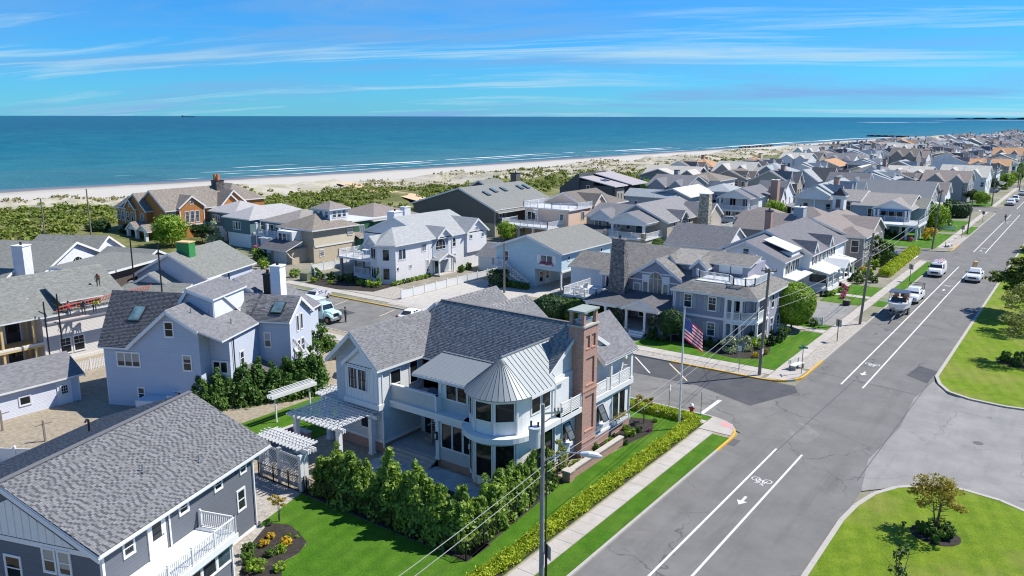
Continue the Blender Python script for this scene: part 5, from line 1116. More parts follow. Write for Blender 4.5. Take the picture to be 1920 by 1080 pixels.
H.box(-142.78, 84, -142.6, 93, 2.95, 3.15, WHITE, 'belt'); H.chimney(-148.6, 97.2, -146.8, 99.0, 6, 10.8, stonem('dark_stone', (.11, .10, .095), 4), DARK, 0)
for x, y in ((-148.2, 97.8), (-147.7, 98.4), (-147.2, 97.8)): b = H.mb(); b.cyl(x, y, 10.9, 12.2, .28, 10, .22); H.put(b, 'chimney_pot', plain('terracotta_pot', (.50, .17, .06), .75))
H.gable(-150.5, 79.4, -147.0, 82.2, 2.6, 2.65, 3.9, 'y', ov=.3, rk=.2, roof=RCEDAR, wall=WHITE); H.gable(-147, 79.6, -143.6, 83, 2.5, 2.55, 3.6, 'y', ov=.3, rk=.2, roof=RCEDAR, wall=WHITE); [H.col(x, 79.6, 0, 2.6, .28) for x in (-150.2, -147.2, -144)]
for a in ((-143.45, 83.6), (-142.8, 86.15), (-142.8, 91.3), (-142.2, 94.6), (-142.2, 99.5), (-151.4, 81.95), (-155.3, 81.95)): H.box(a[0] - .1, a[1] - .1, a[0] + .06, a[1] + .1, 0, 5.9, WHITE, 'corner_board')
I = House('teal_house', 'long house with teal upper storey, white ground floor and pale grey hip roofs', 'house', (-134, 94), wall=SI, roof=RLIGHT)
ROW = roofm('roof_silver', (.36, .35, .35), .2)
I.box(-144.0, 92.6, -134.4, 102, 0, 2.6, SIW); I.hip(-144.0, 92.6, -134.4, 102, 2.6, 5.3, 7.3, roof=ROW); I.box(-136, 90.8, -131.4, 100, 0, 2.6, SIW); I.box(-136, 90.8, -131.4, 100, 2.6, 5.2); I.box(-131.5, 88.8, -124.6, 100, 0, 2.6, SIW); I.hip(-132.5, 88.8, -124.6, 103, 2.6, 5.3, 7.3, roof=ROW)
I.wins('S', 92.6, 3.5, .6, 1.2, (-141.5, -140.7, -139.9), ''); I.wins('S', 90.8, 3.4, .7, 1.2, (-134.2, -133.2), 'd'); I.wins('S', 88.8, 3.3, .6, 1.4, (-129.4, -128.6, -127.8), ''); I.wins('E', -124.6, 3.3, .8, 1.4, (91.5, 96), 'd'); I.door('S', -140.8, 92.6, .1, 1.6, 2.1, DOORB); I.wins('S', 90.8, .1, .8, 2.1, (-134.4, -133.4, -132.4), 'd'); I.door('E', 91.5, -124.6, .1, 1.2, 2.0, DARK)
for i in range(14): b = I.mb(); b.box(-124.55, 89.2 + i * .33, 2.35, -124.2, 89.4 + i * .33, 3.0); I.put(b, 'awning_slat', WHITE)
I.hip(-122.5, 90, -112.5, 101, 0, 5.2, 7.2, roof=ROAK, wall=SI); I.wins('S', 90, 3.2, .9, 1.5, (-121.2, -119.8, -118.4), 'd'); I.rail([(-122.8, 89), (-116, 89)], 2.9, .9); I.deck(-123, 88.6, -113, 90, 2.9, .25); [I.col(x, 88.8, 0, 5.0, .16) for x in (-122.7, -119.5, -116.2)]; I.gable(-120, 87.5, -113, 90, 0, 2.6, 2.7, 'x', wall=SIW)
J = House('cupola_house', 'sand and green house with cedar hip roof and white lookout cupola', 'house', (-107, 92), wall=SJ, roof=RCEDAR)
J.hip(-112, 85.9, -103.7, 95.2, 0, 5.4, 7.6, ov=.6); J.box(-103.68, 86.2, -103.6, 95, 2.55, 2.8, WHITE, 'belt'); J.box(-103.67, 86, -103.63, 95, 2.8, 4.0, S('siding_sand_light', (.56, .49, .38), .13), 'siding_panel'); J.win('E', 87.6, -103.7, 1.0, .8, 1.0, 'G'); J.win('E', 94.0, -103.6, 3.9, 1.1, 1.0, 'dg')
J.box(-112, 95.2, -104.4, 104, 0, 5.9, SJG); J.deck(-112.3, 94.9, -104.1, 104.3, 6.1, .25, WHITE, 'flat_roof', RWHITE); J.wins('E', -104.4, 3.8, .9, 1.3, (97.5,), 'p'); J.wins('E', -104.4, 3.9, .9, 1.1, (102,), 'd'); J.box(-104.6, 95.3, -103.2, 98, 0, 3.0, SJG); J.slab([(-104.4, 95.2, 3.9), (-102.6, 95.2, 3.1), (-102.6, 104, 3.1), (-104.4, 104, 3.9)], .1)
J.hip(-109.6, 91.0, -105.2, 95.2, 5.4, 8.25, 9.6, ov=.35, roof=RTAUPE, wall=WHITE); J.wins('S', 91.0, 6.9, .7, 1.1, (-108.8, -107.4, -106.0), 'dg'); J.wins('E', -105.2, 6.9, .75, 1.1, (92.0, 93.1, 94.2), 'dg')
J.box(-110.4, 83.9, -106.6, 85.95, 2.6, 5.2, WHITE, 'bay'); J.wins('S', 83.9, 3.5, .85, 1.3, (-109.6, -108.5, -107.4), 'd'); J.box(-110.6, 82.6, -105.2, 86, 0, 2.5, SJ); J.slab([(-111.6, 80.8, 2.45), (-104.4, 80.8, 2.45), (-104.4, 84.4, 3.75), (-111.6, 84.4, 3.75)], .15, RDARK); b = J.mb(); b.box(-109.9, 82.55, .05, -106.6, 82.6, 2.1); J.put(b, 'garage_door', SIW)
for x in (-111.3, -104.8): b = J.mb(); b.tube([(x, 82.6, 1.0), (x, 81.9, 1.5), (x, 81.2, 2.4)], .1, 6); J.put(b, 'bracket', WHITE)
J.hip(-116, 100, -104, 112, 0, 5.6, 8.0, roof=RTAUPE, wall=SJG); J.chimney(-104.2, 107, -103, 108.6, 0, 7.4, SIW, WHITE)

# ============ K: silver shingle house with bay tower, N: light blue house on posts
K = House('bay_tower_house', 'silver shingled house with two-storey corner bay, arched window and white picket yard', 'house', (-84, 91), wall=SHK_K, roof=RLIGHT)
RK = roofm('roof_blue_grey', (.32, .33, .33), .2)
K.box(-94.5, 88.6, -80.55, 101.5, 0, 5.85, corners=True); K.gable(-94.5, 88.6, -80.55, 101.5, 5.7, 5.85, 8.55, 'y', c=-87.6, ov=.35, rk=.3, roof=RK)
b = K.mb(); P = [(-85.2, 81.0), (-82.6, 79.9), (-80.55, 81.4), (-80.55, 88.7), (-86, 88.7), (-86, 83)]; b.prism(P, 0, 5.85); K.put(b, 'bay', SHK_K)
b = K.mb(); PO = [(-85.5, 80.6), (-82.6, 79.45), (-80.1, 81.1), (-80.1, 88.7), (-86.4, 88.7), (-86.4, 82.7)]; T = (-82.9, 83.3, 8.0); RN = (-83.2, 88.7, 7.8)
for p, q in ((0, 1), (1, 2)): b.face([(*PO[p], 5.85), (*PO[q], 5.85), T], 0, [(0, 0), (2.8, 0), (1.4, 3)])
b.face([(*PO[2], 5.85), (*PO[3], 5.85), RN, T], 0, [(0, 0), (7, 0), (7, 3), (2, 3)]); b.face([(*PO[5], 5.85), (*PO[0], 5.85), T], 0, [(0, 0), (2.4, 0), (1.2, 3)]); b.face([(*PO[4], 5.85), (*PO[5], 5.85), T, RN], 0, [(0, 0), (6, 0), (6, 3), (0, 3)])
for i in range(6): p, q = PO[i], PO[(i + 1) % 6]; b.face([(*p, 5.65), (*q, 5.65), (*q, 5.85), (*p, 5.85)], 1)
K.put(b, 'roof', [RK, WHITE]); an1 = math.atan2(-1.1, 2.6); an2 = math.atan2(1.5, 2.05); 
for z, h in ((3.55, 1.65), (.75, 1.7)):
    K.win(an1, -83.9, 80.42, z, 1.7, h, 'p', glass=SHADOWGLASS[1]); K.win(an2, -81.55, 80.62, z, .95, h, '', glass=SHADOWGLASS[1])
K.gable(-85, 79.9, -82.8, 82, 5.8, 5.9, 6.9, 'y', ov=.2, rk=.25, roof=RK)
K.win('E', 82.9, -80.55, 3.55, 1.45, 1.5, 'p'); K.win('E', 87.6, -80.55, 4.2, .8, 1.0, 'p'); K.win('E', 81.9, -80.55, 2.0, .45, .5, ''); K.win('E', 84.6, -80.55, 2.0, .45, .5, ''); K.win('E', 88.3, -80.55, .9, .5, 1.8, 'd')
K.box(-81.2, 89.5, -80.5, 93.2, 0, 6.0, SV, 'wall'); K.arch('E', 91.3, -80.5, 3.9, 1.15, .55); K.slab([(-80.6, 89.5, 2.95), (-79.0, 89.5, 2.6), (-79.0, 93.1, 2.6), (-80.6, 93.1, 2.95)], .12, RK); K.gable(-80.55, 89.4, -79.1, 93.2, 2.6, 2.65, 3.5, 'x', ov=.25, rk=.2, roof=RK, wall=WHITE); K.door('E', 90.3, -80.5, .4, .95, 2.0, DOORB); [K.col(-79.3, y, .3, 2.6, .10) for y in (89.6, 93.0)]; K.deck(-80.5, 89.3, -78.9, 93.3, .35, .35, CONCRETE)
K.gable(-86, 90.4, -80.2, 93.4, 5.6, 6.0, 7.2, 'x', ov=.3, rk=.3, roof=RK); K.wins('E', -80.55, 4.0, .7, 1.3, (94.6,), 'd'); K.wins('E', -80.55, 1.3, .7, 1.5, (94.6,), 'd')
K.gable(-88, 97.4, -80.2, 102.4, 2.6, 5.95, 7.8, 'x', ov=.35, rk=.35, roof=RK); K.box(-88, 97.7, -80.6, 102, 0, 2.6); K.wins('E', -80.2, 4.8, .6, .6, (98.4, 101.4), ''); K.arch('E', 99.9, -80.2, 6.1, .42, .05); K.wins('E', -80.6, .9, .75, 1.6, (98.4, 101.3), 'd'); K.chimney(-93.5, 93, -91.9, 95, 4, 8.6, SHK_K, WHITE)
K.deck(-93.2, 81.6, -86, 88.6, 3.0, .3); K.rail([(-86, 81.8), (-93, 81.8), (-93, 88.5)], 3.0); [K.col(x, 82, 0, 2.7, .18, m=plain('post_stone', (.30, .27, .24), .8), cap=False) for x in (-92.6, -89.6, -87.8)]; K.deck(-89, 81.2, -85.6, 88.6, .8, .6); K.rail([(-89, 81.3), (-86, 81.3)], .8)
Nn = House('blue_house', 'light blue house raised over a carport with outside stair and flower box', 'house', (-64, 99), wall=SN, roof=RGREEN)
Nn.gable(-70.2, 92.0, -58.8, 106, 2.75, 5.45, 7.45, 'y', ov=.5, rk=.6, roof=roofm('roof_weather_green', (.20, .20, .185), .2)); Nn.box(-70.1, 92.05, -63.3, 106, 0, 2.75); Nn.box(-63.3, 102, -58.9, 106, 0, 2.75, SP); Nn.box(-58.95, 92.0, -58.72, 106, 2.6, 2.85, WHITE, 'beam'); Nn.box(-63.3, 99, -63.2, 102, 0, 2.7, SP)
[Nn.col(-58.9, y, 0, 2.6, .11) for y in (92.1, 95.4, 98.7)]; Nn.win('S', -61.3, 92.0, 3.75, 1.9, 1.1, 'p'); [Nn.box(x - .25, 91.93, x + .25, 92.0, 3.7, 4.9, WHITE, 'shutter') for x in (-62.65, -59.95)]; o = Nn.box(-62.3, 91.7, -60.3, 91.98, 3.35, 3.6, WHITE, 'flower_box'); put(crown('fbox', 'pink', (2.0, .35), .35, .12, 3.5, 240, .12, 9), 'flowers', o, (2.7, -7.2, 0))
Nn.win('S', -68.4, 92.0, 3.3, .85, 1.5, 'd'); Nn.wins('E', -58.8, 4.2, .55, .55, (93.9, 96.3, 98.7, 103), ''); Nn.door('E', 95.2, -63.3, .05, 1.0, 2.0); Nn.win('E', 93.6, -63.3, .6, .9, 1.5, 'd'); Nn.win('E', 103.5, -58.9, 1.0, .6, 1.1, 'd')
for i in range(11): b = Nn.mb(); b.box(-68.0 + i * .4, 90.8, 2.7 - i * .25 - .06, -67.6 + i * .4, 91.9, 2.7 - i * .25); Nn.put(b, 'stair_tread', WHITE)
for y in (90.8, 91.95): b = Nn.mb(); b.bar((-68.2, y, 2.5), (-63.6, y, .1), .05, .25); b.bar((-68.2, y, 3.6), (-63.6, y, 1.0), .06, .10); [b.bar((-68.2 + k * .3, y, 2.55 - k * .157), (-68.2 + k * .3, y, 3.55 - k * .17), .04, .04) for k in range(16)]; Nn.put(b, 'stair_rail', WHITE)
Nn.deck(-70, 90.7, -68, 91.98, 2.72, .2); Nn.rail([(-68, 90.8), (-69.9, 90.8), (-69.9, 91.9)], 2.72)
g = House('garage', 'low grey roofed garage beyond the picket fence beside the blue house', 'garage', (-74, 101), wall=SP, roof=RGREY); g.gable(-78, 97.5, -71.6, 103, 0, 2.5, 4.0, 'x', ov=.3, rk=.3)

# ============ O: lavender corner house with stone chimney
O = House('lavender_house', 'lavender grey corner house with tapered stone chimney, arched window and roof balcony', 'house', (-38, 86), wall=SO, roof=roofm('roof_mottled', (.185, .178, .165), .4))
O.gable(-47.5, 83.6, -31.2, 96.4, 0, 5.3, 8.2, 'x', c=90.2, ov=.35, rk=.3); O.gable(-43.2, 83.3, -37.1, 90, 2.5, 5.75, 7.75, 'y', ov=.35, rk=.3)
n = 14; O.box(-41.9, 83.2, -38.4, 83.3, 2.95, 5.9, WHITE, 'window_surround'); O.arch('S', -40.15, 83.2, 3.0, .8, 2.5, glass=glassm('reflect_glass', (.16, .17, .15), .12, .7))
for x, w in ((-41.45, .62), (-38.85, .62)): O.win('S', x, 83.2, 3.05, w, 2.0, '', glass=glassm('reflect_glass', (.16, .17, .15), .12, .7))
for x in (-42.6, -37.65): O.win('S', x, 83.3, 3.0, .8, 1.7, '', glass=SHADOWGLASS[2])
O.box(-42.6, 83.22, -37.7, 83.3, 6.05, 6.2, WHITE, 'frieze'); O.chimney(-45.6, 81.3, -43.2, 82.9, 0, 9.9, STONE, STONE, 1, .38); O.win('S', -46.5, 83.6, 3.2, .9, 1.7, 'd', glass=SHADOWGLASS[2])
O.slab([(-46.8, 78.0, 2.95), (-36.2, 78.0, 2.95), (-36.2, 83.4, 3.75), (-46.8, 83.4, 3.75)], .12, RDARK); b = O.mb(); b.box(-46.6, 78.1, 2.7, -36.3, 78.3, 2.95); O.put(b, 'porch_beam', WHITE); [O.col(x, 78.25, .5, 2.7, .13) for x in (-46.3, -43.9, -41.2, -38.9, -36.6)]; O.deck(-46.6, 78.2, -36.3, 83.4, .5, .4, PAVER, 'porch_floor'); O.steps(-40.6, 76.8, -38.6, 78.15, 0, .5, 3, 'S', WHITE); O.gable(-41.4, 77.8, -37.2, 80.5, 2.9, 3.0, 4.0, 'y', ov=.2, rk=.2, roof=RDARK, wall=WHITE); O.door('S', -38.2, 83.55, .52, 1.2, 2.1); O.wins('S', 83.55, .7, .9, 1.7, (-45.6, -41.9, -36.9), 'd')
O.box(-36.3, 80.1, -30.4, 90.5, 0, 5.25, corners=True); O.box(-36.35, 80.05, -30.35, 90, 2.65, 2.9, WHITE, 'belt'); O.hip(-36.3, 80.1, -27.2, 90.5, 5.2, 5.3, 6.25, ov=.4, walls=False, top=1.5)
for x in (-34.7, -31.9):
    O.win('S', x, 80.1, 3.55, .85, 1.45, 'dg'); [O.box(x + q - .19, 80.05, x + q + .19, 80.1, 3.5, 5.1, S('shutter_sage', (.42, .44, .42), .05), 'shutter') for q in (-.78, .78)]; O.win('S', x, 80.1, .75, .85, 1.45, 'dg')
    [O.box(x + q - .19, 80.05, x + q + .19, 80.1, .7, 2.3, S('shutter_sage', (.42, .44, .42), .05), 'shutter') for q in (-.78, .78)]
PB = [(-30.4, 79.9), (-28.6, 79.9), (-27.3, 81.3), (-27.3, 84.5)]
for z in (.35, 2.95):
    b = O.mb(); b.prism(PB + [(-30.4, 84.5)], z - .3, z); O.put(b, 'porch_floor', WHITE); O.rail(PB, z, .75, .11, 3); [O.col(p[0] + (.1 if p[0] < -30 else -.05), p[1] + .08, z, z + 2.15, .12) for p in PB + [(-29.5, 79.9)]]; b = O.mb(); b.prism([(-30.4, 79.8), (-28.55, 79.8), (-27.2, 81.25), (-27.2, 84.6), (-30.4, 84.6)], z + 2.1, z + 2.3); O.put(b, 'porch_beam', WHITE)
O.box(-30.4, 82.2, -28.9, 90.5, 0, 5.2, O.w); O.wins('S', 82.2, 3.3, .9, 1.5, (-29.6,), ''); O.wins('S', 82.2, .7, .9, 1.5, (-29.6,), ''); O.box(-28.9, 84.6, -27.3, 91.5, 0, 5.2, O.w, corners=True); O.wins('E', -27.3, 3.4, .8, 1.5, (86, 88.2, 90.3), 'd'); O.wins('E', -27.3, .7, .8, 1.5, (86, 88.2, 90.3), 'd')
O.deck(-34.6, 81.7, -28.6, 88.5, 6.36, .08, RWHITE); O.rail([(-36.2, 85.2), (-34.8, 83.2), (-31.2, 82.9), (-30.2, 81.5), (-28.9, 81.5), (-28.2, 82.4), (-28.2, 87.4)], 6.3, .8, .14, 1.5)
O.box(-36, 86.3, -30.4, 92, 5.2, 7.5); O.gable(-36.4, 84.8, -34.6, 92, 5.2, 7.2, 8.0, 'y', ov=.25, rk=.3); O.slab([(-36.3, 85.9, 7.5), (-30.0, 85.9, 7.5), (-30.0, 89.5, 8.25), (-36.3, 89.5, 8.25)], .12)
O.slab([(-40.2, 85.6, 7.1), (-34.8, 85.6, 7.1), (-34.8, 89.8, 8.2), (-40.2, 89.8, 8.2)], .12, roofm('roof_mottled_light', (.27, .255, .235), .3)); O.box(-39.9, 86.0, -36.4, 89, 5.4, 7.1); O.gable(-40.2, 85.8, -39, 90, 6.9, 7.2, 7.9, 'y', ov=.2, rk=.2)
for x in (-33.05, -31.75): O.door('S', x, 86.3, 6.32, 1.22, 1.1, WHITE, False)
O.gable(-56, 90, -47.5, 97, 0, 4.3, 5.8, 'x', ov=.3, rk=.3, wall=SP); O.wins('S', 90, 1.2, .8, 1.7, (-50.5, -48.6), 'd')
O.deck(-51, 80, -46.2, 86.5, 2.9, .25, WHITE, 'deck', plain('deck_boards', (.50, .49, .47), .8)); O.rail([(-50.9, 86.4), (-50.9, 80.1), (-46.3, 80.1), (-46.3, 83)], 2.9, .85, .12, 1.5)
# ============ P white porch house, Q taupe house with oval window
P_ = House('white_porch_house', 'white gabled house with dormers and pale metal porch roofs', 'house', (-35, 118), wall=SP, roof=RGREY)
P_.gable(-43.4, 112.6, -31.0, 131, 0, 5.2, 8.1, 'y', c=-37.4, ov=.4, rk=.35, roof=roofm('roof_violet_grey', (.155, .15, .165), .25)); P_.gable(-41.9, 104.6, -32.2, 112.6, 0, 5.25, 7.5, 'y', c=-37.4, ov=.4, rk=.4, rk2=0, roof=roofm('roof_violet_grey', (.155, .15, .165), .25))
P_.slab([(-32.0, 107.6, 6.1), (-32.0, 111.8, 6.1), (-36.0, 111.8, 7.45), (-36.0, 107.6, 7.45)], .1, RWHITE); P_.box(-35.5, 108, -32.2, 111.5, 5, 6.1); P_.wins('E', -32.2, 3.4, .8, 1.5, (106.2, 108.2, 110.2), 'd', sash=DARK); [P_.box(-32.2, y - .2, -32.14, y + .2, 3.4, 4.9, DARK, 'shutter') for y in (107.2, 109.2, 111.1)]
P_.slab([(-32.2, 104.8, 3.1), (-30.4, 104.8, 2.8), (-30.4, 113, 2.8), (-32.2, 113, 3.1)], .12, RWHITE); P_.win('S', -37.3, 104.6, 5.6, .8, 1.0, 'd'); P_.win('S', -35.2, 104.6, 3.2, 1.3, 1.0, ''); P_.win('S', -40, 104.6, 3.2, .8, 1.2, 'd')
P_.wins('E', -31.0, 3.7, .75, 1.5, (114.6, 116.4, 118.4, 120.3, 122.3, 124.2), 'd'); [P_.box(-31.0, y - .19, -30.94, y + .19, 3.7, 5.2, DARK, 'shutter') for y in (113.9, 115.5, 117.4, 119.4, 121.3, 123.3, 125.1)]
for y in (114.6, 122.3): P_.gable(-35, y - .9, -30.9, y + .9, 5.0, 5.6, 6.7, 'x', ov=.2, rk=.2)
P_.slab([(-31.0, 112.4, 3.35), (-28.2, 112.4, 2.75), (-28.2, 119.8, 2.75), (-31.0, 119.8, 3.35)], .12, RWHITE); P_.slab([(-31.0, 120.2, 3.35), (-28.2, 120.2, 2.75), (-28.2, 127.5, 2.75), (-31.0, 127.5, 3.35)], .12, RWHITE); P_.gable(-31, 118.4, -27.8, 121.6, 2.7, 2.8, 3.7, 'x', ov=.2, rk=.2, roof=RWHITE)
P_.box(-30.9, 112.5, -28.4, 127, 0, .75, SP, 'porch_base'); [P_.col(-28.5, y, .75, 2.75, .12) for y in (112.7, 115.4, 118.6, 121.4, 124.2, 126.8)]; P_.rail([(-30.8, 112.6), (-28.5, 112.6), (-28.5, 118.4)], .75, .7); P_.door('E', 120, -31.0, .8); P_.wins('E', -31.0, 1.0, 1.0, 1.5, (114.4, 116.8, 123.6), 'p'); P_.box(-30.9, 112.58, -28.6, 112.64, 1.5, 2.6, SCREEN, 'screen'); P_.steps(-28.4, 119, -27.2, 121, 0, .75, 4, 'E')
P_.gable(-53, 113, -43.4, 122, 0, 4.8, 7.4, 'x', ov=.4, rk=.3); P_.chimney(-43, 128.3, -42, 129.3, 5, 9.0, BRICK, DARK)
Q = House('oval_window_house', 'taupe shingled house with white oval gable window and small white cupola', 'house', (-34, 142), wall=SQ, roof=RTAUPE)
Q.gable(-42.4, 133.9, -30.9, 152, 0, 5.3, 7.7, 'y', c=-36.9, ov=.4, rk=.3); b = MB(); n = 16; b.prism([(.85 * math.cos(6.283 * i / n), .62 * math.sin(6.283 * i / n)) for i in range(n)], 0, .06); o = b.build('oval_window', WHITE, Q.e, (-36.9 + 34, 133.88 - 142, 6.0), (R(90), 0, 0)); b = MB(); b.prism([(.62 * math.cos(6.283 * i / n), .40 * math.sin(6.283 * i / n)) for i in range(n)], .061, .08); b.build('pane', SHADOWGLASS[1], o)
Q.box(-31.5, 133.4, -28.6, 138.5, 0, 5.2, corners=True); Q.hip(-34, 133.4, -28.6, 141, 5.1, 5.25, 6.6, walls=False); Q.win('S', -30.0, 133.4, 2.9, 1.1, 1.9, 'd'); Q.wins('E', -28.6, 2.9, .9, 1.7, (134.6, 136.2, 137.6), 'd'); Q.wins('E', -28.6, .6, .9, 1.5, (134.6, 137.2), 'd'); Q.gable(-36, 141, -29.4, 151, 0, 5.1, 7.2, 'x', ov=.4, rk=.3); Q.wins('E', -29.4, 3, .8, 1.4, (143, 146, 149), 'd'); Q.gable(-52, 139, -42.4, 148, 0, 4.6, 7.0, 'x', ov=.4, rk=.3)
Q.chimney(-42.9, 143, -41.2, 145, 4, 8.3, S('siding_steel', (.33, .38, .43), .14), WHITE)
Q.box(-38.15, 149.85, -36.25, 151.75, 6.0, 7.7, BRICK, 'cupola_base'); Q.box(-38.15, 149.85, -36.25, 151.75, 7.7, 10.1, WHITE, 'cupola'); Q.win('S', -37.2, 149.85, 8.0, .9, 1.6, ''); Q.hip(-38.15, 149.85, -36.25, 151.75, 10, 10.1, 11.6, ov=.3, roof=DARK, walls=False)

# ============ L olive, M peach, R dark modern, S taupe porch, T, T2
L = House('olive_house', 'big dark olive shingled house with long slate slope and skylights', 'house', (-104, 137), wall=SL1, roof=RGREEN)
L.gable(-119, 126.4, -96.9, 148, 2.9, 5.7, 9.5, 'y', c=-106, ov=.5, rk=.3, ze2=5.7, roof=roofm('roof_slate_green', (.20, .205, .195), .2)); L.box(-118.8, 126.6, -97, 147.8, 0, 2.9, SL2); L.gable(-118, 143, -110, 150, 5, 7.5, 9.6, 'y', ov=.3, rk=.3); L.chimney(-110.6, 150.5, -109, 152.2, 6, 11, SL1, DARK)
for y, z0 in ((131, 0.2), (134.5, 1.0), (138, 1.0), (144, 1), (146.3, 1)): L.skylight((-101.5 - z0, y, 5.95 + (4.6 + z0) * .418), (0, 1, 0), (-.92, 0, .385), .9, 1.7)
L.wins('E', -96.9, 3.9, .9, 1.0, (128.4, 129.4, 137.5, 138.5, 139.5), ''); L.wins('E', -96.9, 1.0, .7, 1.4, (128.3, 131.8, 132.7), 'd'); L.slab([(-96.9, 126.2, 5.4), (-95.6, 126.2, 5.0), (-95.6, 148, 5.0), (-96.9, 148, 5.4)], .1); L.win('E', 145.0, -96.9, 3.6, .8, 1.2, '')
M = House('peach_house', 'peach stucco house with white roof deck, spiral stair and arched window', 'house', (-86, 140), wall=SM, roof=RBROWN)
M.box(-93, 131.5, -82.6, 140.5, 0, 6.0); M.deck(-93.3, 131.2, -82.3, 140, 6.2, .3); M.rail([(-93.2, 140), (-93.2, 131.3), (-86.4, 131.3), (-82.4, 134.3), (-82.4, 140)], 6.2, 1.0); M.wins('S', 131.5, 3.6, 1.9, 1.6, (-91.4,), 'p'); M.wins('E', -82.6, 3.7, 1.2, 1.6, (136.8,), 'p'); M.win('S', -84.2, 131.5, 3.5, .8, 1.7, ''); M.deck(-95, 126.0, -83.8, 131.5, 3.1, .35); M.rail([(-94.9, 131.4), (-94.9, 126.1), (-83.9, 126.1), (-83.9, 131.4)], 3.1, 1.0); [M.col(x, 126.5, 0, 2.75, .2) for x in (-94.5, -91, -87.5, -84.2)]
for i in range(9): a = R(i * 32); b = M.mb(); b.bar((-89 + .25 * math.cos(a), 130.2 + .25 * math.sin(a), 3.3 + i * .33), (-89 + 1.0 * math.cos(a), 130.2 + 1.0 * math.sin(a), 3.3 + i * .33), .35, .05); M.put(b, 'stair_tread', WHITE)
b = M.mb(); b.cyl(-89, 130.2, 3.1, 7.1, .06); b.tube([(-89 + math.cos(R(i * 32)), 130.2 + math.sin(R(i * 32)), 4.2 + i * .33) for i in range(10)], .04, 6); M.put(b, 'stair_rail', WHITE)
M.gable(-94, 139, -83.4, 152, 0, 6.2, 8.6, 'y', ov=.4, rk=.3); M.gable(-90, 141, -82.4, 145.6, 0, 6.4, 8.3, 'x', ov=.3, rk=.3); M.arch('E', 143.3, -82.4, 3.2, .8, 1.6, glass=glassm('teal_glass', (.01, .16, .17), .1)); M.hip(-90, 146.5, -82.2, 154, 0, 6.0, 7.9, ov=.5); M.wins('E', -82.2, 3.3, 1.0, 1.5, (148.8, 150.2), ''); M.wins('E', -82.2, 5.1, 1.0, .6, (148.8, 150.2), ''); M.slab([(-82.2, 146.3, 3.2), (-80.6, 146.3, 2.4), (-80.6, 154.4, 2.4), (-82.2, 154.4, 3.2)], .1); b = M.mb(); b.box(-82.18, 147.4, .05, -82.1, 149.6, 2.1); M.put(b, 'garage_door', plain('tan_door', (.45, .26, .11), .6)); b = M.mb(); b.box(-82.18, 151, .05, -82.1, 153.2, 2.1); M.put(b, 'garage_door', plain('tan_door', (.45, .26, .11), .6)); M.gable(-82.4, 142, -80.4, 144.4, 0, 2.5, 3.6, 'x', ov=.2, rk=.2)
Rr = House('graphite_house', 'graphite grey modern house with steep shed roofs', 'house', (-106, 190), wall=SRD, roof=plain('mauve_roof', (.34, .31, .32), .7))
for x0, x1, z0, z1, y0, y1 in ((-116, -110, 5.4, 9.5, 180, 194),): b = Rr.mb(); b.mesh([(x0, y0, 0), (x1, y0, 0), (x1, y1, 0), (x0, y1, 0), (x0, y0, z0), (x1, y0, z1), (x1, y1, z1), (x0, y1, z0)], [(0, 1, 5, 4), (1, 2, 6, 5), (2, 3, 7, 6), (3, 0, 4, 7), (4, 5, 6, 7)]); Rr.put(b, 'wall', SRD)
Rr.box(-110, 180.5, -100.4, 196, 0, 6.4); Rr.slab([(-109.9, 180, 8.3), (-99.2, 180, 6.3), (-99.2, 187, 6.3), (-109.9, 187, 8.3)], .2); Rr.slab([(-109.9, 187.6, 8.9), (-98.4, 187.6, 6.4), (-98.4, 197, 6.4), (-109.9, 197, 8.9)], .2); Rr.box(-110, 180.6, -106, 196, 6.4, 7.5); Rr.box(-100.6, 182, -99.8, 186, 0, 5.8, plain('taupe_stucco', (.34, .31, .28), .9)); Rr.wins('E', -99.8, 1, .5, 3.6, (183, 184.6), ''); Rr.wins('S', 180, 3.2, .6, .6, (-115, -114, -113, -112, -111), '', glass=SHADOWGLASS[2]); Rr.win('S', -107.5, 180.5, 4.8, .9, 1.5, ''); Rr.skylight((-104, 183.5, 7.45), (0, 1, 0), (-.98, 0, .187), .7, 1.4); Rr.skylight((-104, 185.2, 7.45), (0, 1, 0), (-.98, 0, .187), .7, 1.4)
Ss = House('porch_gable_house', 'taupe house with pillared balcony under a front gable and tall tan stone chimney', 'house', (-66, 140), wall=SS, roof=RGREY)
Ss.gable(-73.4, 133.6, -62.6, 152, 0, 5.1, 7.9, 'y', c=-69, ov=.4, rk=.3, roof=roofm('roof_ash', (.22, .215, .22), .25)); Ss.gable(-80, 134, -70, 146, 0, 5.0, 7.0, 'x', ov=.4, rk=.3); Ss.gable(-78.4, 132.8, -74, 137, 4.4, 5.1, 6.5, 'y', ov=.25, rk=.3, wall=WHITE); Ss.gable(-72, 128.6, -64.4, 134, 4.7, 5.3, 6.9, 'y', ov=.4, rk=.35, wall=WHITE); Ss.deck(-72, 126.6, -63.4, 133.6, 2.7, .3); Ss.rail([(-71.9, 133), (-71.9, 126.8), (-63.5, 126.8), (-63.5, 133)], 2.7, .95, .13, 2.6); [Ss.col(x, 129, 2.7, 4.9, .2) for x in (-71.4, -65)]; [Ss.box(x - .4, 126.5, x + .4, 127.3, 2.4, 3.7, STONEL, 'pier') for x in (-71.6, -63.9)]
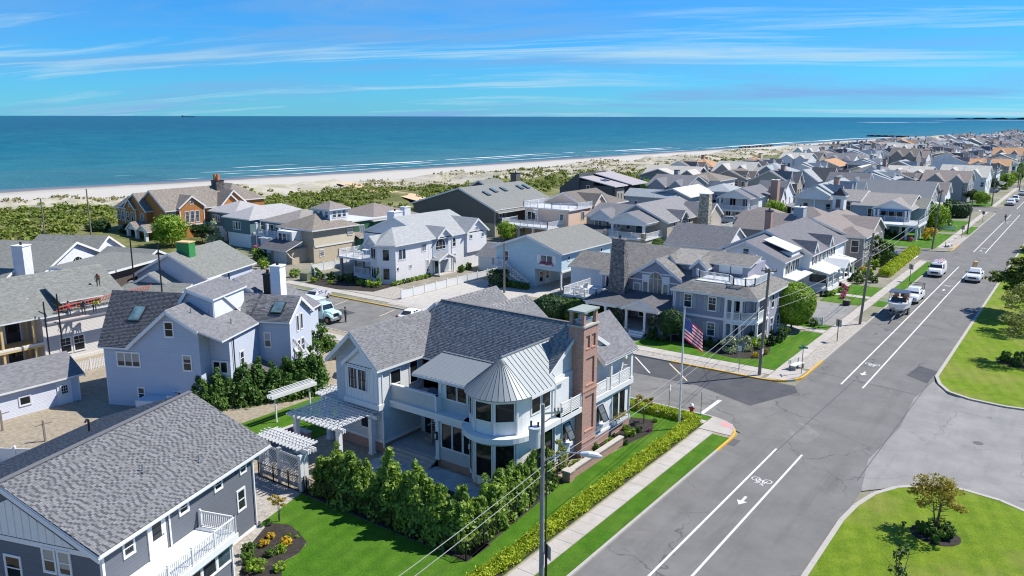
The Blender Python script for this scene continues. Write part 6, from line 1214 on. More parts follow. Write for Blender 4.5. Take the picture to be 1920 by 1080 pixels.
Ss.box(-72, 127, -63.6, 134, 0, 2.4, SS); Ss.door('S', -68.2, 133.6, 2.75, 1.4, 2.0, DOORB); Ss.wins('S', 133.6, 3.2, .8, 1.5, (-77.5, -75.8, -72.6, -70.6), 'd'); Ss.slab([(-80.5, 129, 2.6), (-72, 129, 2.6), (-72, 134, 3.3), (-80.5, 134, 3.3)], .12, RDARK); Ss.wins('E', -62.6, 3.3, .8, 1.5, (136.5, 141.6, 143.4), 'd'); Ss.gable(-66, 138.6, -62.2, 141.4, 4.6, 5.4, 6.6, 'x', ov=.25, rk=.25); Ss.win('E', 140, -62.2, 3.2, .9, 1.6, 'd'); Ss.gable(-63, 145, -60.8, 148, 0, 2.4, 3.4, 'x', ov=.25, rk=.25); Ss.chimney(-60.5, 142.3, -58.4, 144.0, 0, 9.7, STONEL, RWHITE, 0, .1); Ss.gable(-66, 146, -60, 153, 0, 5.1, 7.3, 'x', ov=.4, rk=.3); Ss.deck(-60.4, 144.8, -57.2, 152, 2.7, .25); Ss.rail([(-57.3, 144.9), (-57.3, 151.9)], 2.7)
T = House('beach_house', 'taupe beach house with cream roof, teal windows and twin gables', 'house', (-112, 243), wall=S('siding_stone', (.26, .24, .23), .15), roof=roofm('roof_cream', (.46, .43, .38), .2))
T.gable(-122, 240, -104, 252, 0, 5.4, 8.0, 'x', ov=.5, rk=.5); T.gable(-121, 236, -108, 241, 0, 5.4, 7.5, 'y', ov=.5, rk=.5); T.gable(-108, 237, -102, 243, 0, 5.4, 7.4, 'y', ov=.4, rk=.4); T.wins('S', 236, 2.6, 1.5, 2.2, (-118.5, -116.6), '', glass=glassm('teal_glass', (.01, .16, .17), .1)); T.wins('S', 236, 2.8, .9, 1.8, (-120.3, -112.5, -109.5), 'd', glass=glassm('teal_glass', (.01, .16, .17), .1)); T.wins('S', 237, 2.8, .8, 1.2, (-106, -104), '')
T2 = House('pale_roof_house', 'house with broad pale flat-pitched roof behind the taupe porch house', 'house', (-82, 178), wall=SV, roof=RWHITE)
T2.gable(-86.5, 172, -75.5, 186, 0, 6.0, 7.6, 'y', c=-79.5, ov=.6, rk=.5, roof=roofm('roof_chalk', (.56, .57, .55), .06)); T2.gable(-91, 170, -78.5, 176, 0, 5.6, 7.0, 'x', ov=.4, rk=.3, roof=RLIGHT); T2.wins('S', 170, 3, .9, 1.4, (-88, -84, -80.5), 'd')

# ============ U white balcony house, V steel blue house with cupola, X, Y, W
U = House('white_balcony_house', 'white house with pillared two-storey balcony and tall red brick chimney', 'house', (-68, 190), wall=SP, roof=RGREY)
U.gable(-72, 184, -63.4, 203, 0, 5.7, 7.5, 'y', ov=.4, rk=.3); U.gable(-71.6, 180.2, -64.2, 185, 5.4, 5.6, 7.3, 'y', ov=.4, rk=.4, wall=WHITE); U.deck(-72.4, 178.8, -63.4, 185, 2.9, .4); U.rail([(-72.3, 184.5), (-72.3, 178.9), (-63.5, 178.9), (-63.5, 184)], 2.9, 1.0, .15, 2); [U.col(x, 179.3, 0, 2.6, .2) for x in (-71.9, -68, -65.8, -63.8)]; [U.col(x, 180.4, 2.9, 5.5, .2) for x in (-71.3, -64.5)]; U.wins('S', 184, 3.3, 1.4, 1.9, (-69.6, -66.5), 'p'); U.wins('S', 184, .4, 1.2, 2.0, (-70.5, -68, -65.6), 'p'); U.hip(-79, 186, -71, 196, 0, 6.2, 7.8, roof=RLIGHT, wall=SV); U.wins('S', 186, 4.6, .8, .8, (-77.5, -76, -74.5), ''); U.wins('S', 186, 2.6, 1.0, 1.7, (-77.5, -75, -73), 'd')
U.chimney(-62.6, 189.5, -61, 191.3, 0, 9.3, BRICK, OFFWHITE); U.gable(-68, 194, -61.2, 203, 0, 5.4, 8.4, 'x', ov=.3, rk=.3); U.gable(-64, 191.5, -60.6, 195, 0, 5.0, 7.2, 'x', ov=.2, rk=.2); U.wins('E', -61.2, 3, .7, 1.6, (197, 200), 'd'); U.wins('E', -60.6, 3, .7, 1.4, (193.2,), 'd'); U.slab([(-61, 195.5, 3.0), (-58, 195.5, 2.2), (-58, 202, 2.2), (-61, 202, 3.0)], .12)
g = House('low_cottage', 'low cottage with mauve hip roof in front of the white balcony house', 'house', (-56, 170), wall=SV, roof=RTAUPE); g.hip(-62, 166, -52, 173.5, 0, 3.0, 5.0); g.hip(-52, 168, -44, 175, 0, 3.6, 5.6); g.wins('S', 168, 1.6, .9, 1.1, (-50.5, -48.5), 'd')
V_ = House('pediment_house', 'steel blue house with white pedimented two-storey porch at the second crossing', 'house', (-35, 185), wall=SV, roof=RTAUPE)
V_.gable(-42, 181.5, -31, 197, 0, 5.6, 7.6, 'x', c=189.5, ov=.5, rk=.4, roof=roofm('roof_drift', (.25, .235, .22), .25)); V_.gable(-37.2, 179.2, -30.2, 187, 5.2, 5.45, 7.1, 'y', c=-33.8, ov=.35, rk=.4, wall=WHITE, roof=roofm('roof_drift', (.25, .235, .22), .25)); V_.deck(-37.4, 172.8, -27.4, 182, 3.0, .35, floor=RWHITE); V_.rail([(-37.2, 179.4), (-37.2, 178.6), (-30.2, 178.6)], 3.0, .95, .14, 2.2); V_.rail([(-30.2, 173.2), (-27.6, 173.2), (-27.6, 184)], 3.0, .95, .14, 2.2); [V_.col(x, y, 0, 2.7, .2) for x, y in ((-37, 178.2), (-33.6, 176.4), (-31, 175), (-29.6, 173.4), (-27.8, 173.4), (-27.8, 177), (-27.8, 181))]; [V_.col(x, 178.9, 3.0, 5.2, .17) for x in (-37, -36.2, -31, -30.4)]
V_.box(-37.1, 178.9, -30.3, 181.4, 4.9, 5.3, S('awning_blue', (.08, .20, .36), .3), 'valance'); V_.wins('S', 181.5, 3.3, 1.1, 1.7, (-35.8, -34.2, -32.6, -31.2), ''); V_.wins('S', 181.5, .5, 1.0, 1.8, (-36, -31.5), 'd'); V_.win('S', -38.5, 181.5, 2.6, .8, 2.4, 'd'); V_.gable(-47, 183, -41, 196, 0, 6.2, 8.0, 'x', ov=.4, rk=.3, roof=roofm('roof_drift', (.25, .235, .22), .25)); V_.arch('S', -44, 183, 4.0, 1.2, 1.2); V_.gable(-33, 186, -28.6, 196, 0, 5.2, 6.8, 'x', ov=.3, rk=.3, roof=RGREEN); V_.wins('E', -28.6, 3.2, .8, 1.4, (188, 191, 194), 'd')
X_ = House('long_roof_house', 'house with very long plain charcoal roof turned sideways to the street', 'house', (-40, 224), wall=SX, roof=RDARK)
X_.gable(-50, 216, -32.6, 231, 0, 4.6, 8.0, 'x', c=224, ov=.5, rk=.4, roof=roofm('roof_slate_blue', (.17, .18, .195), .15)); X_.wins('E', -32.6, 3.2, .9, 1.5, (221, 226), 'd'); X_.arch('E', 224, -32.6, 4.6, .8, .3); X_.gable(-40, 229, -31, 238, 0, 4.8, 7.4, 'x', ov=.4, rk=.4, roof=RTAUPE, wall=SP); X_.slab([(-32.6, 219, 2.8), (-28.5, 219, 2.2), (-28.5, 233, 2.2), (-32.6, 233, 2.8)], .15, RPALE); [X_.col(-28.8, y, 0, 2.2, .15) for y in (219.5, 226, 232.5)]
Y_ = House('white_gable_house', 'white house with steep grey roofs and pointed gables behind the brick chimney', 'house', (-67, 250), wall=SP, roof=RDARK)
Y_.gable(-75, 242, -66.4, 258, 0, 5.6, 8.6, 'y', ov=.4, rk=.3, roof=RLIGHT, wall=SV); Y_.gable(-70, 246, -63.6, 254, 0, 5.2, 9.0, 'x', ov=.3, rk=.3, roof=RDARK); Y_.gable(-68, 256, -62, 262, 0, 5, 8, 'x', ov=.3, rk=.3); Y_.wins('S', 242, 3, 1.2, 1.6, (-73, -70.5), 'p'); Y_.wins('E', -63.6, 3, .8, 1.5, (248, 250, 252), 'd'); Y_.deck(-75, 239, -66, 242, 2.8, .3); Y_.rail([(-74.9, 239.1), (-66.1, 239.1)], 2.8, .9, .16, 2)
Yw = House('cream_house', 'cream sided house with low gable and outside stair under it', 'house', (-69, 305), wall=SW_, roof=roofm('roof_bone', (.50, .48, .43), .1))
Yw.gable(-74.4, 300, -63.4, 318, 0, 5.0, 6.9, 'y', ov=.5, rk=.4); Yw.wins('S', 300, 3.0, .9, 1.1, (-66.6, -65.4), 'd'); Yw.win('S', -72.8, 300, 2.7, .8, 1.5, ''); Yw.box(-66.5, 299.7, -63.4, 299.98, 0, 2.0, plain('carport_shade', (.10, .075, .05), .9), 'carport_shade_panel'); b = Yw.mb(); b.bar((-72.5, 299, 2.6), (-68.5, 299, .2), 1.0, .2); Yw.put(b, 'outside_stair', WHITE)  # dark brown panel stands in for the shade inside the carport
Yo = House('orange_roof_house', 'plain beige house with bright orange hip-ended roof', 'house', (-88, 335), wall=plain('beige_stucco', (.42, .38, .32), .9), roof=RORANGE); Yo.gable(-94, 328, -82.5, 345, 0, 5.2, 7.4, 'y', ov=.5, rk=.4); Yo.wins('S', 328, 2.6, .8, 1.4, (-91.5, -90, -87.5), ''); Yo.wins('E', -82.5, 3, 1.2, 1.0, (330, 333.5, 337, 341), '')

for hs, pts in ((K, ((-80.5, 81.5), (-80.5, 94.0), (-80.5, 102.0))), (Nn, ((-58.72, 105.9),)), (O, ((-36.4, 80.05), (-27.25, 91.4))), (P_, ((-32.15, 104.7), (-30.95, 130.9))), (Q, ((-30.85, 134.2), (-29.35, 150.9))), (L, ((-96.85, 126.5), (-96.85, 147.9)))):
    for x, y in pts: hs.pipe(x, y, .1, 5.2)
def deck_chair(label, x, y, z, rz):
    g = thing('deck_chair', label, 'chair', (x, y, z), rz); b = MB(); b.bar((0, -.3, .38), (0, .3, .30), .55, .05); b.build('seat', WHITE, g); b = MB(); b.bar((0, .28, .32), (0, .58, 1.0), .55, .05); b.build('backrest', WHITE, g); b = MB()
    for sx in (-.3, .3): b.box(sx - .05, -.35, 0, sx + .05, -.27, .58); b.box(sx - .05, .3, 0, sx + .05, .38, .58); b.box(sx - .07, -.4, .581, sx + .07, .45, .62)
    b.build('arm_frame', WHITE, g)
for i, (x, y, a) in enumerate(((-49.6, 81.4, 200), (-48.4, 81.0, 170), (-49.9, 83.2, 250))): deck_chair(('white slatted deck chair nearest the corner of the lavender house deck', 'white slatted deck chair by the railing of the lavender house deck', 'white slatted deck chair at the back of the lavender house deck')[i], x, y, 2.92, R(a))
for i, (x, y, a) in enumerate(((-91.2, 84.0, 200), (-89.8, 83.4, 150))): deck_chair(('white chair on the bay tower house deck, outer one', 'white chair on the bay tower house deck, inner one')[i], x, y, 3.02, R(a))
def table(label, x, y, z, m=WHITE):
    g = thing('deck_table', label, 'table', (x, y, z)); b = MB(); b.cyl(0, 0, .68, .73, .62, 16); b.build('tabletop', m, g); b = MB(); b.cyl(0, 0, 0, .68, .05, 8); b.cyl(0, 0, 0, .04, .3, 10); b.build('pedestal', m, g)
table('dark round table on the lavender house deck', -47.6, 82.6, 2.92, GREYMETAL); table('white round table on the deck of the silver bay house', -90.4, 85.2, 3.02); table('white round table on the balcony of the pediment house', -32.4, 179.6, 3.02)
g = thing('umbrella', 'closed black parasol standing at the lavender house deck wall', 'umbrella', (-46.7, 83.4, 2.92)); b = MB(); b.cyl(0, 0, 0, 2.3, .03, 6); b.build('pole', GREYMETAL, g); b = MB(); b.tube([(0, 0, .9), (0, 0, 1.3), (0, 0, 2.3)], [.12, .17, .03], 8); b.build('canopy', BLACK, g)
# ------------------------------------------------------------ vehicles
def paint(name, c, r=.25): 
    def f(t, b):
        b.inputs['Base Color'].default_value = c4(c); b.inputs['Roughness'].default_value = r; b.inputs['Coat Weight'].default_value = .4
    return mat(name, f)
PW = paint('white_car_paint', (.72, .73, .74)); PSIL = paint('silver_car_paint', (.42, .43, .46)); PMINT = paint('mint_truck_paint', (.50, .72, .70)); PDK = paint('dark_car_paint', (.03, .035, .045))
CGL = glassm('car_glass', (.02, .025, .03), .06, .6); LAMP = plain('headlight_lens', (.60, .62, .64), .2); TAIL = plain('tail_light', (.30, .02, .02), .3); CHROME = plain('chrome', (.55, .56, .58), .2, .9); HUB = plain('wheel_rim', (.40, .41, .43), .35, .6)
WHL = {}
def wheel(root, x, y, r, w=.24, side=1, rim=HUB):
    k = (r, w, rim.name)
    if k not in WHL:
        b = MB(); b.tube([(-w / 2, 0, 0), (-w * .42, 0, 0), (w * .42, 0, 0), (w / 2, 0, 0)], [r * .9, r, r, r * .9], 16); t = b.data('wheel', [RUBBER])
        b = MB(); b.tube([(w / 2 - .01, 0, 0), (w / 2 + .012, 0, 0)], r * .60, 10); b.tube([(w / 2, 0, 0), (w / 2 + .03, 0, 0)], r * .2, 8); WHL[k] = (t, b.data('rim', [rim]))
    t, m = WHL[k]; o = put(t, 'wheel', root, (x, y, r), 0 if side > 0 else R(180)); put(m, 'rim', o)
def loft(b, secs, mi=0):
    """closed cross sections (lists of (x,z)) along y"""
    n = len(secs[0][1]); V = [(x, y, z) for y, s in secs for x, z in s]
    b.mesh(V, [(i * n + k, i * n + (k + 1) % n, (i + 1) * n + (k + 1) % n, (i + 1) * n + k) for i in range(len(secs) - 1) for k in range(n)] + [tuple(reversed(range(n))), tuple(range((len(secs) - 1) * n, len(secs) * n))], mi)
def sec(w, z0, z1, wt, ch=.08): return [(-w + .06, z0), (w - .06, z0), (w, z0 + .12), (w, (z0 + z1) * .5), (wt, z1 - ch), (wt - ch * 1.3, z1), (-wt + ch * 1.3, z1), (-wt, z1 - ch), (-w, (z0 + z1) * .5), (-w, z0 + .12)]
def vehicle(name, label, cat, x, y, rz, kind, pm, group=None, lamp=True):
    """front faces local -y"""
    o = thing(name, label, cat, (x, y, .0), rz, group); b = MB(); g = MB(); W_ = .98; Lh = 2.7; wr = .38
    if kind == 'pickup':
        loft(b, [(-2.75, sec(.90, .45, .92, .84)), (-2.55, sec(.97, .38, 1.08, .92)), (-1.2, sec(.99, .34, 1.16, .95)), (2.5, sec(.99, .34, 1.16, .96)), (2.72, sec(.95, .42, 1.12, .93))]); loft(b, [(-1.25, sec(.90, 1.0, 1.17, .90, .03)), (-.55, sec(.93, 1.0, 1.82, .74)), (.70, sec(.93, 1.0, 1.84, .76)), (.95, sec(.92, 1.0, 1.2, .90, .03))]); ws = (-1.18, -.60, 1.22, 1.74, .72); wl = (1.7, -1.75); sw = ((-.42, .12), (.18, .72)); bed = True
    elif kind == 'van':
        loft(b, [(-2.7, sec(.88, .45, .95, .80)), (-2.45, sec(.97, .38, 1.18, .90)), (-1.75, sec(1.0, .34, 1.34, .94)), (-1.05, sec(1.01, .34, 2.02, .84, .14)), (2.4, sec(1.01, .34, 2.06, .86, .14)), (2.7, sec(.98, .40, 1.98, .83, .14))]); ws = (-1.72, -1.12, 1.36, 1.92, .80); wl = (1.75, -1.8); sw = ((-.95, -.1),); bed = False
    elif kind == 'suv':
        W_ = .95; loft(b, [(-2.4, sec(.84, .42, .88, .78)), (-2.2, sec(.93, .34, 1.04, .86)), (-1.1, sec(.95, .32, 1.12, .90)), (2.1, sec(.95, .32, 1.14, .90)), (2.38, sec(.88, .40, 1.08, .84))]); loft(b, [(-1.2, sec(.86, 1.0, 1.12, .86, .03)), (-.45, sec(.90, 1.0, 1.70, .70)), (1.75, sec(.90, 1.0, 1.70, .70)), (2.28, sec(.86, 1.0, 1.16, .84, .03))]); ws = (-1.12, -.52, 1.18, 1.64, .68); wl = (1.45, -1.5); sw = ((-.35, .35), (.42, 1.05), (1.12, 1.7)); bed = False
    else:
        W_ = .90; wr = .33; loft(b, [(-2.3, sec(.78, .40, .72, .70)), (-2.1, sec(.88, .30, .86, .80)), (-1.0, sec(.90, .28, .96, .85)), (1.7, sec(.90, .28, .98, .85)), (2.25, sec(.82, .36, .94, .78))]); loft(b, [(-1.05, sec(.82, .86, .96, .82, .03)), (-.25, sec(.84, .86, 1.40, .62)), (.95, sec(.84, .86, 1.40, .62)), (1.72, sec(.80, .86, .98, .78, .03))]); ws = (-.96, -.30, 1.02, 1.35, .60); wl = (1.35, -1.4); sw = ((-.15, .35), (.42, .95)); bed = False
    b.build('body', pm, o, smooth=False)
    y0, y1, z0, z1, hw = ws; b = MB(); b.mesh([(-hw - .08, y0 - .02, z0), (hw + .08, y0 - .02, z0), (hw - .04, y1 - .03, z1), (-hw + .04, y1 - .03, z1), (-hw - .08, y0 + .02, z0 - .02), (hw + .08, y0 + .02, z0 - .02), (hw - .04, y1 + .02, z1 - .02), (-hw + .04, y1 + .02, z1 - .02)], [(0, 1, 2, 3), (7, 6, 5, 4), (0, 4, 5, 1), (1, 5, 6, 2), (2, 6, 7, 3), (3, 7, 4, 0)]); b.build('windscreen', CGL, o)
    dz = z1 - z0; wt = hw + .045
    for a, c in sw:
        for sx in (-1, 1):
            b = MB(); X0 = sx * ((.955 if kind in ('pickup',) else (1.0 if kind == 'van' else (.93 if kind == 'suv' else .865)))); X1 = sx * (hw + .09 if kind != 'van' else .90); za = z0 + .04; zb = z1 - .03
            b.face([(X0, a, za), (X0, c, za), (X1, c - .03, zb), (X1, a + .06, zb)]); b.build('side_window', CGL, o)
    if kind in ('sedan', 'suv'):
        b = MB(); yb = 1.69 if kind == 'sedan' else 2.26; b.face([(-.66, yb, z0 - (.0 if kind == 'sedan' else -.02)), (.66, yb, z0), (.52, yb - (.62 if kind == 'sedan' else .42), z1), (-.52, yb - (.62 if kind == 'sedan' else .42), z1)]); b.build('rear_window', CGL, o)
    if bed: b = MB(); b.box(-.80, 1.05, 1.165, .80, 2.6, 1.18); b.build('load_bed', DARK, o)
    fy = -2.76 if kind in ('pickup', 'van') else (-2.41 if kind == 'suv' else -2.31); hz_ = .78 if kind != 'sedan' else .62
    b = MB(); b.box(-.5, fy - .015, hz_ - .12, .5, fy + .06, hz_ + .10); b.build('grille', BLACK, o)
    b = MB(); b.box(-.88, fy - .05, .40, .88, fy + .12, .58); b.build('bumper', CHROME if kind != 'sedan' else pm, o)
    for sx in (-1, 1): b = MB(); b.box(sx * .52, fy - .012, hz_ - .06, sx * .82, fy + .15, hz_ + .12); b.build('headlight', LAMP, o); b = MB(); b.box(sx * .70, -fy - .16 if kind != 'van' else 2.6, .8, sx * .93, -fy + .0 if kind != 'van' else 2.72, 1.02); b.build('tail_light', TAIL, o); b = MB(); b.box(sx * (W_ - .02), y0 + .12, z0 - .02, sx * (W_ + .17), y0 + .24, z0 + .16); b.build('wing_mirror', BLACK if kind != 'sedan' else pm, o)
    for wy in wl:
        for sx in (-1, 1): wheel(o, sx * (W_ - .12), wy, wr, .24, sx)
    return o
v = vehicle('pickup_truck', 'white pickup with roof rack towing the white boat by the kerb', 'pickup truck', -18.05, 115.6, R(0), 'pickup', PW)
b = MB(); [b.bar((sx * .85, y, 1.15), (sx * .85, y, 2.0), .06, .06) for sx in (-1, 1) for y in (1.1, 2.5)]; [b.bar((sx * .85, 1.0, 2.0), (sx * .85, 2.6, 2.0), .06, .06) for sx in (-1, 1)]; [b.bar((-.85, y, 2.0), (.85, y, 2.0), .06, .06) for y in (1.1, 2.5)]; b.build('rack', BLACK, v)
v = vehicle('work_van', 'white work van parked by the kerb with ladders on its roof', 'van', -18.5, 137.2, 0, 'van', PW); b = MB(); [b.bar((-.8, y, 2.12), (.8, y, 2.12), .06, .08) for y in (-.5, 1.0, 2.2)]; b.bar((.55, -.9, 2.2), (.55, 2.5, 2.2), .12, .10); b.bar((.2, -.9, 2.2), (.2, 2.5, 2.2), .12, .10); b.build('roof_ladder', plain('ladder_pink', (.55, .35, .38), .6), v)
v = vehicle('pickup_truck', 'white pickup driving in the open lane with timber standing in its bed', 'pickup truck', -13.25, 136.0, R(0), 'pickup', PW); b = MB(); b.bar((-.5, 1.8, 1.2), (-.2, 1.6, 2.6), .5, .4); b.build('cargo', plain('raw_lumber2', (.50, .33, .18), .8), v)
vehicle('suv', 'white suv parked beyond the third crossing', 'suv', -19.0, 262, 0, 'pickup', PW); vehicle('parked_car', 'white car parked farther up the street behind the suv', 'car', -18.9, 274, 0, 'suv', PW); vehicle('parked_car', 'pale car parked far up the street near the tall pole', 'car', -18.9, 298, 0, 'sedan', PSIL)
vehicle('parked_car', 'silver sedan parked at the kerb near the mint truck', 'car', -82.2, 68.3, R(200), 'sedan', PSIL); vehicle('parked_car', 'white car half hidden behind the big grey roof', 'car', -64.6, 67.9, R(195), 'sedan', PW)
vehicle('parked_car', 'dark suv with white top parked under the white balcony house', 'car', -66.5, 176.5, R(90), 'suv', PSIL); vehicle('parked_car', 'dark car in the driveway beside the taupe oval window house', 'car', -27.6, 149.0, R(90), 'sedan', PDK)
# mint truck: bonnet, cab, white box
t = thing('box_truck', 'mint green bonneted truck with grey box body standing in the side street', 'truck', (-73.4, 61.3, 0), R(92)); t.scale = (.82, .82, .82)
b = MB(); loft(b, [(-3.3, sec(.80, .75, 1.55, .70)), (-3.1, sec(.85, .7, 1.72, .74)), (-1.75, sec(.88, .7, 1.88, .80)), (-1.7, sec(1.1, .6, 1.9, 1.05))]); b.build('bonnet', PMINT, t)
b = MB(); loft(b, [(-1.75, sec(1.12, .6, 1.9, 1.1)), (-1.45, sec(1.15, .55, 2.75, .98, .12)), (-.2, sec(1.15, .55, 2.8, 1.0, .12))]); b.build('cab', PMINT, t)
b = MB(); b.box(-1.15, -.1, .95, 1.15, 4.2, 3.1); b.build('box_body', paint('grey_box_paint', (.42, .44, .47), .5), t); b = MB(); b.box(-1.2, -.15, 3.101, 1.2, 4.25, 3.2); b.build('box_roof', PW, t); b = MB(); b.face([(-.95, -1.80, 1.95), (.95, -1.80, 1.95), (.85, -1.50, 2.6), (-.85, -1.50, 2.6)]); b.build('windscreen', CGL, t)
for sx in (-1, 1):
    b = MB(); b.face([(sx * 1.155, -1.35, 1.7), (sx * 1.155, -.4, 1.7), (sx * 1.06, -.45, 2.5), (sx * 1.06, -1.3, 2.5)]); b.build('side_window', CGL, t); b = MB(); b.tube([(sx * .95, -3.3, 1.0), (sx * .98, -3.05, 1.3), (sx * .98, -2.6, 1.42), (sx * .98, -2.15, 1.25), (sx * .98, -1.95, .95)], [.16, .24, .26, .24, .16], 8); b.build('mudguard', PMINT, t); b = MB(); b.box(sx * .55, -3.36, 1.0, sx * .8, -3.25, 1.2); b.build('headlight', LAMP, t)
    wheel(t, sx * 1.0, -2.6, .52, .3, sx, plain('orange_rim', (.45, .20, .10), .5)); wheel(t, sx * 1.0, 2.6, .52, .3, sx, plain('orange_rim', (.45, .20, .10), .5))
b = MB(); b.box(-1.0, -3.55, .55, 1.0, -3.35, .85); b.build('bumper', CHROME, t); b = MB(); b.box(-.5, -3.33, 1.0, .5, -3.29, 1.5); b.build('grille', BLACK, t)
# boat on its trailer
t = thing('motorboat', 'white open motorboat with blue canopy on a trailer at the kerb', 'boat', (-18.0, 105.6, 0), R(183)); t.scale = (1.12, 1.12, 1.08); b = MB()
loft(b, [(-2.9, [(-.95, .95), (0, .62), (.95, .95), (1.02, 1.55), (-1.02, 1.55)]), (-.5, [(-1.05, .95), (0, .6), (1.05, .95), (1.12, 1.6), (-1.12, 1.6)]), (1.6, [(-.7, 1.05), (0, .72), (.7, 1.05), (.95, 1.72), (-.95, 1.72)]), (2.9, [(-.06, 1.55), (0, 1.35), (.06, 1.55), (.12, 1.86), (-.12, 1.86)])]); b.build('hull', PW, t)
b = MB(); b.box(-.85, -2.7, 1.56, .85, 1.0, 1.60); b.build('cockpit_floor', plain('boat_cream', (.50, .48, .42), .7), t)
for x, y in ((-.5, -1.4), (.5, -1.4), (-.5, -.1), (.5, -.1)): b = MB(); b.box(x - .25, y - .22, 1.6, x + .25, y + .22, 1.85); b.box(x - .25, y - .28, 1.85, x + .25, y - .2, 2.2); b.build('seat', plain('boat_seat_tan', (.34, .20, .13), .6), t)
b = MB(); [b.tube([(sx * 1.0, -1.6, 1.6), (sx * .95, -.6, 2.75)], .025, 6) for sx in (-1, 1)]; [b.tube([(sx * 1.0, .6, 1.6), (sx * .95, -.2, 2.75)], .025, 6) for sx in (-1, 1)]; b.build('canopy_frame', GREYMETAL, t); b = MB(); b.box(-1.0, -.9, 2.75, 1.0, 1.0, 2.83); b.build('canopy', plain('navy_canvas', (.035, .06, .13), .8), t)
b = MB(); b.face([(-.8, .75, 1.7), (.8, .75, 1.7), (.7, .5, 2.15), (-.7, .5, 2.15)]); b.build('windscreen', CGL, t); b = MB(); b.box(-.25, -3.35, .7, .25, -2.9, 1.9); b.box(-.1, -3.3, .1, .1, -3.1, .8); b.build('outboard_motor', BLACK, t)
tr = thing('boat_trailer', 'grey two wheeled trailer carrying the white motorboat', 'trailer', (-18.0, 105.6, 0), R(183)); b = MB(); [b.bar((sx * .75, -2.2, .52), (sx * .5, 2.2, .52), .1, .12) for sx in (-1, 1)]; [b.bar((-.95, y, .5), (.95, y, .5), .1, .1) for y in (-1.6, -.5, 1.2)]; b.bar((0, 1.8, .52), (0, 5.2, .52), .1, .12); b.build('frame', GREYMETAL, tr); [wheel(tr, sx * .98, -.9, .34, .2, sx) for sx in (-1, 1)]; [wheel(tr, sx * .98, -1.7, .34, .2, sx) for sx in (-1, 1)]

